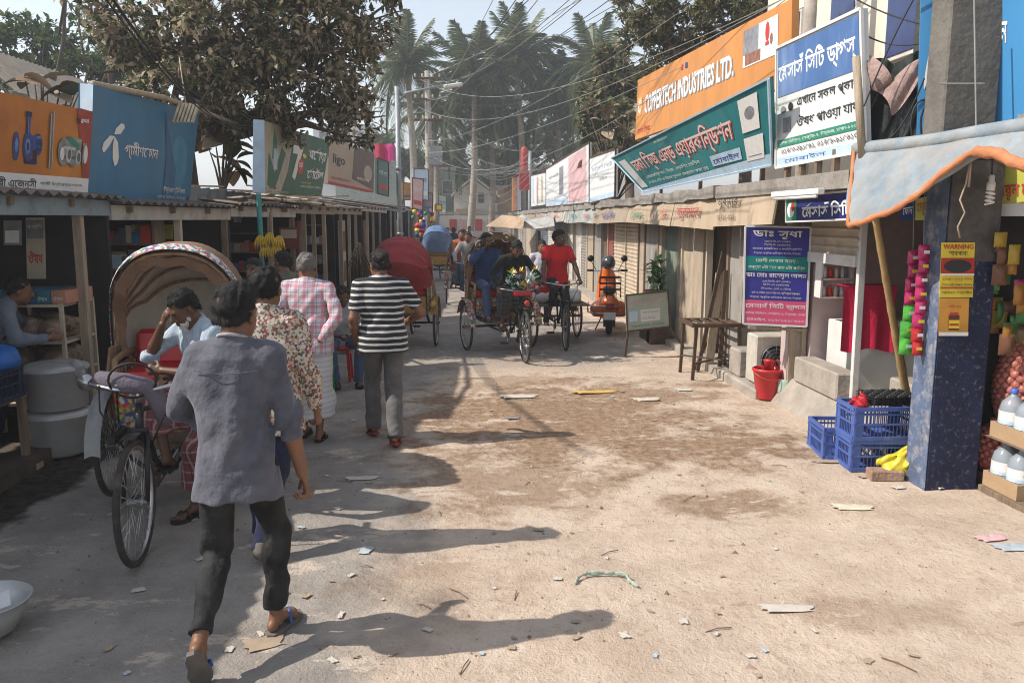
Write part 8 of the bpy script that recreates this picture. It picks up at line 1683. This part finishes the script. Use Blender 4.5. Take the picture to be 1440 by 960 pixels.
# bananas
bn_ = thing('banana_bunch', 'ripe yellow banana bunches hanging at the food stall beside the teal post', 'bananas', AY(380, 325, 10.9)); M_BAN = mat('banana_yellow', (.62, .40, .03), rough=.5, var=.25, scale=14)
for g, (dx, dz) in enumerate(((-.12, -.05), (0, -.02), (.12, -.06), (-.06, -.18), (.08, -.17))):
    for k in range(5):
        a = -.95 + .47 * k; mb = MB(); mb.tube([V(dx, 0, dz) + V(.02 * a, -.02, 0), V(dx + .05 * a, -.06, dz - .05), V(dx + .075 * a, -.08, dz - .12), V(dx + .08 * a, -.05, dz - .19)], [.006, .0145, .0145, .005], 7); mb.part('banana', M_BAN, bn_)
mb = MB(); mb.tube([(0, 0, -.2), (0, .02, .25)], .012, 6); mb.part('stalk', M_WOOD, bn_)
c = AY(505, 350, 10.4); mb = MB(); rgx = random.Random(1)
for k in range(70):
    a = rgx.uniform(0, 6.3); r_ = rgx.uniform(0, .16); mb.tube([(c.x + .02 * math.cos(a), c.y + .02 * math.sin(a), c.z + .08), (c.x + r_ * math.cos(a), c.y + r_ * math.sin(a) * .5, c.z - .25), (c.x + r_ * 1.1 * math.cos(a), c.y + r_ * .6 * math.sin(a), c.z - .62)], .006, 4)
solo('grass_broom', mb, mat('dark_broom_grass', (.06, .04, .028), rough=.9), 'dark bushy grass broom hanging above the sitting man', 'broom')
# stool and green drink crate
mb = MB(); mb.lathe([(.15, 0), (.17, .02), (.17, .05), (0, .055)], (0, 0, .38), 20); sl_ = solo('plastic_stool', mb, M_RBK, 'red plastic stool under the sitting man', 'stool', loc=(-1.47, 9.6, 0))
for k in range(4): a = .785 + k * 1.571; mb = MB(); mb.bar((.15 * math.cos(a), .15 * math.sin(a), 0), (.12 * math.cos(a), .12 * math.sin(a), .39), .035); mb.part('leg', M_RBK, sl_)
for z in (0, .27): crate(('green drink crate on the ground before the sitting man', 'green drink crate stacked on another before the sitting man')[z > 0], (-1.66, 8.9, z), (.40, .30, .265), R(6), mat('green_drink_crate', (.02, .26, .07), rough=.5), 'green drink crates')
# far balloon cluster
bl = thing('balloon_cluster', 'cluster of bright balloons hanging at the toy shop', 'balloons', AY(594, 302, 29)); rgb_ = random.Random(2)
for k in range(14): mb = MB(); mb.lathe([(0, -.09), (.055, -.06), (.075, 0), (.055, .06), (0, .08)], (rgb_.uniform(-.35, .35), rgb_.uniform(-.2, .2), rgb_.uniform(-.25, .25)), 10); mb.part('balloon', (M_INKR, M_INKY, M_INKG, M_PINKP, M_INKB)[k % 5], bl)
for k in range(9):
    c = AY(588 + 3 * (k % 3), 318 + 6 * (k // 3), 27); mb = MB(); mb.lathe([(0, -.1), (.1, -.06), (.13, .02), (.08, .1), (0, .12)], c, 9); solo('toy_bag', mb, (M_INKR, M_PKM, M_INKB, M_INKY)[k % 4], 'bright toy bag hanging under the balloons', 'bag', 'toy bags at the toy shop')
# steel bowl at the near left
mb = MB(); mb.lathe([(.10, 0), (.13, .01), (.19, .12), (.205, .16), (.215, .165), (.2, .165), (.18, .11), (.12, .02), (0, .015)], (0, 0, 0), 30); o = solo('metal_bowl', mb, M_ALU, 'wide aluminium bowl standing at the lane edge', 'bowl', loc=(-2.27, 3.66, .0))
mb = MB(); mb.box((.05, -.02, .15), (.16, .12, .004), (R(14), R(-10), .5)); mb.part('paper_scrap', M_SWHITE, o)

# ================================================================== LITTER
M_PAP = mat('litter_paper', (.52, .47, .41), rough=.9, var=.15, dirt=.3); M_PLB = mat('litter_pale_blue', (.42, .47, .50), rough=.5); M_CARD = mat('litter_card', (.36, .28, .20), rough=.9, var=.2); M_RAG = mat('litter_green_rag', (.35, .42, .34), rough=.9, var=.2)
def scrap(name, label, px, py, w, d, rz, m, crumple=.02, cat='litter', group=None, seed=0):
    p = G(px, py); rg = random.Random(seed); ph = rg.uniform(0, 6); z0 = gz(p.x, p.y) + .006; mb = MB()
    def f(u, v):
        e = 1 if min(u, v, 1 - u, 1 - v) < .01 else .35; j = .12 * e
        return ((u - .5 + rg.uniform(-j, j)) * w, (v - .5 + rg.uniform(-j, j)) * d, crumple * rg.uniform(0, 1) * (1 - .5 * e) + .001)
    mb.grid(f, 6, 4, smooth=False); nv = len(mb.v); mb.raw([(v[0], v[1], v[2] - .0012) for v in mb.v], [tuple(i for i in f_[::-1]) for f_ in mb.f]); return solo(name, mb, m, label, cat, group, loc=(p.x, p.y, z0), rz=rz)
scrap('paper_sheet', 'long flat white paper strip lying on the open dust', 1108, 857, .26, .07, R(-4), M_PAP, .006); scrap('paper_sheet', 'flat cream paper sheet lying before the blue crates', 1200, 717, .26, .10, R(-8), mat('litter_cream', (.62, .56, .42)), .005)
scrap('food_wrapper', 'red and white wrapper lying near the water bottles', 1395, 762, .20, .08, R(10), M_PINKP, .012); scrap('paper_sheet', 'pale grey film beside the red and white wrapper', 1425, 775, .22, .1, R(0), M_PLB, .01); scrap('cloth_scrap', 'yellow straw bundle flattened on the damp patch', 838, 554, .5, .12, R(4), mat('litter_straw', (.55, .36, .10), rough=.8), .02)
scrap('plastic_film', 'crumpled pale polythene on the damp patch', 730, 560, .40, .16, 0, M_PAP, .012); scrap('plastic_film', 'crumpled pale polythene near the iron table frame', 910, 563, .30, .14, R(10), M_PAP, .012); scrap('plastic_film', 'white crumpled scrap by the table frame shadow', 962, 548, .2, .12, 0, M_PAP, .012)
scrap('plastic_film', 'flattened pale sack in the shade beside the striped shirt', 510, 676, .24, .08, R(4), M_PAP, .01); scrap('flat_card', 'pale card upright on the dust near the long shadow', 515, 775, .07, .10, R(-15), M_PLB, .004); scrap('flat_card', 'dark slate chip on the damp patch', 722, 587, .13, .06, R(5), M_GREY, .01); scrap('plastic_film', 'white scrap near the painted column foot', 1322, 688, .09, .06, .3, M_PAP, .03); scrap('paper_sheet', 'white scrap beside the loose brick', 1264, 686, .10, .06, .2, M_PAP, .01)
scrap('flat_card', 'brown card under the forward sandal', 372, 905, .17, .11, R(20), M_CARD, .004)
scrap('dark_rag', 'flattened brown rag beside the blue crates', 1166, 650, .26, .05, R(-4), M_CARD, .02)
p = G(850, 815); mb = MB(); rr_ = random.Random(5); pp_ = [V(-.17, -.06, .01), V(-.12, .03, .02), V(-.05, .05, .02), V(.05, .045, .018), V(.12, .01, .02), V(.13, -.05, .015), V(.16, -.10, .008)]; mb.tube([poly(pp_, i / 30) + V(rr_.uniform(-.004, .004), rr_.uniform(-.004, .004), 0) for i in range(31)], [.009 + rr_.uniform(-.004, .008) for i in range(31)], 7, flat=.6, smooth=False); solo('twisted_rag', mb, M_RAG, 'twisted pale green rag lying in a hook on the dust', 'rag', loc=(p.x, p.y, gz(p.x, p.y)))
rl = random.Random(77)
for k in range(95):
    if k < 60: px, py = rl.uniform(380, 1100), rl.uniform(530, 950)
    else: px, py = rl.uniform(120, 1440), rl.uniform(620, 955)
    if px < 300 and py < 720: continue
    kind = rl.choice(['w', 'c', 'w', 'c', 'b', 't']); s_ = rl.uniform(.022, .065)
    if kind == 't':
        p = G(px, py); mb = MB(); a = rl.uniform(0, 3); l = rl.uniform(.03, .09); mb.tube([(-l * math.cos(a), -l * math.sin(a), .006), (0, .01, .010), (l * math.cos(a), l * math.sin(a), .006)], .0028, 5); solo('twig', mb, M_WOOD, 'thin dry twig lying on the dusty lane', 'twig', 'twigs strewn over the lane', loc=(p.x, p.y, gz(p.x, p.y)))
    else: scrap({'w': 'paper_scrap', 'c': 'card_scrap', 'b': 'plastic_scrap'}[kind], {'w': 'small pale paper scrap trodden into the lane', 'c': 'small brown card scrap trodden into the lane', 'b': 'small pale blue plastic scrap trodden into the lane'}[kind], px, py, s_, s_ * rl.uniform(.4, .9), rl.uniform(0, 3), {'w': M_PAP, 'c': M_CARD, 'b': M_PLB}[kind], .004, group='litter scraps strewn over the lane', seed=k)
# gravel: uncountable small stones
rg_ = np.random.default_rng(9); N = 9000; X = rg_.normal(.4, 1.9, N); Y = rg_.uniform(2.2, 13, N) ** 1.0; keep = (X > -2.8) & (X < 3.1); X, Y = X[keep], Y[keep]; N = len(X)
base = np.array([[1, 0, 0], [-.5, .8, 0], [-.5, -.8, 0], [.1, 0, .8]], dtype=np.float32); S = (rg_.lognormal(-5.3, .55, N))[:, None, None]; ang = rg_.uniform(0, 6.3, N); c_, s_ = np.cos(ang), np.sin(ang)
Vv = base[None] * S * rg_.uniform(.6, 1.3, (N, 4, 3)); Vx = Vv[..., 0] * c_[:, None] - Vv[..., 1] * s_[:, None]; Vy = Vv[..., 0] * s_[:, None] + Vv[..., 1] * c_[:, None]
Z = np.array([gz(float(a), float(b)) for a, b in zip(X, Y)]); vv = np.stack([Vx + X[:, None], Vy + Y[:, None], Vv[..., 2] + Z[:, None] - .001], -1).reshape(-1, 3); kk = np.arange(N)[:, None] * 4; ff = np.concatenate([np.concatenate([kk, kk + 1, kk + 3], 1), np.concatenate([kk + 1, kk + 2, kk + 3], 1), np.concatenate([kk + 2, kk, kk + 3], 1)])
gm_ = leafmat('gravel_bits', [(.16, .11, .08), (.30, .22, .16), (.45, .37, .30), (.24, .16, .11), (.10, .08, .07)], rough=.95, transl=0.); o = linkmesh('gravel', npmesh('gravel', vv, ff, gm_)); tag(o, 'loose gravel and crumbs of brick over the lane', 'gravel', kind='stuff')

# ================================================================== HAZE: dusty air over the whole lane
hm = bpy.data.materials.new('dusty_air'); hm.use_nodes = True; _t = hm.node_tree
for n_ in list(_t.nodes):
    if n_.type != 'OUTPUT_MATERIAL': _t.nodes.remove(n_)
pv = _t.nodes.new('ShaderNodeVolumePrincipled'); pv.inputs['Color'].default_value = (.93, .95, 1, 1); pv.inputs['Density'].default_value = .0028; pv.inputs['Anisotropy'].default_value = .3
_t.links.new(pv.outputs[0], _t.nodes['Material Output'].inputs['Volume'])
mb = MB(); mb.box2((-800, -80, -1), (800, 1600, 26)); hz = mb.part('haze', hm); tag(hz, 'thin dusty haze filling the air of the lane', 'haze', kind='stuff')
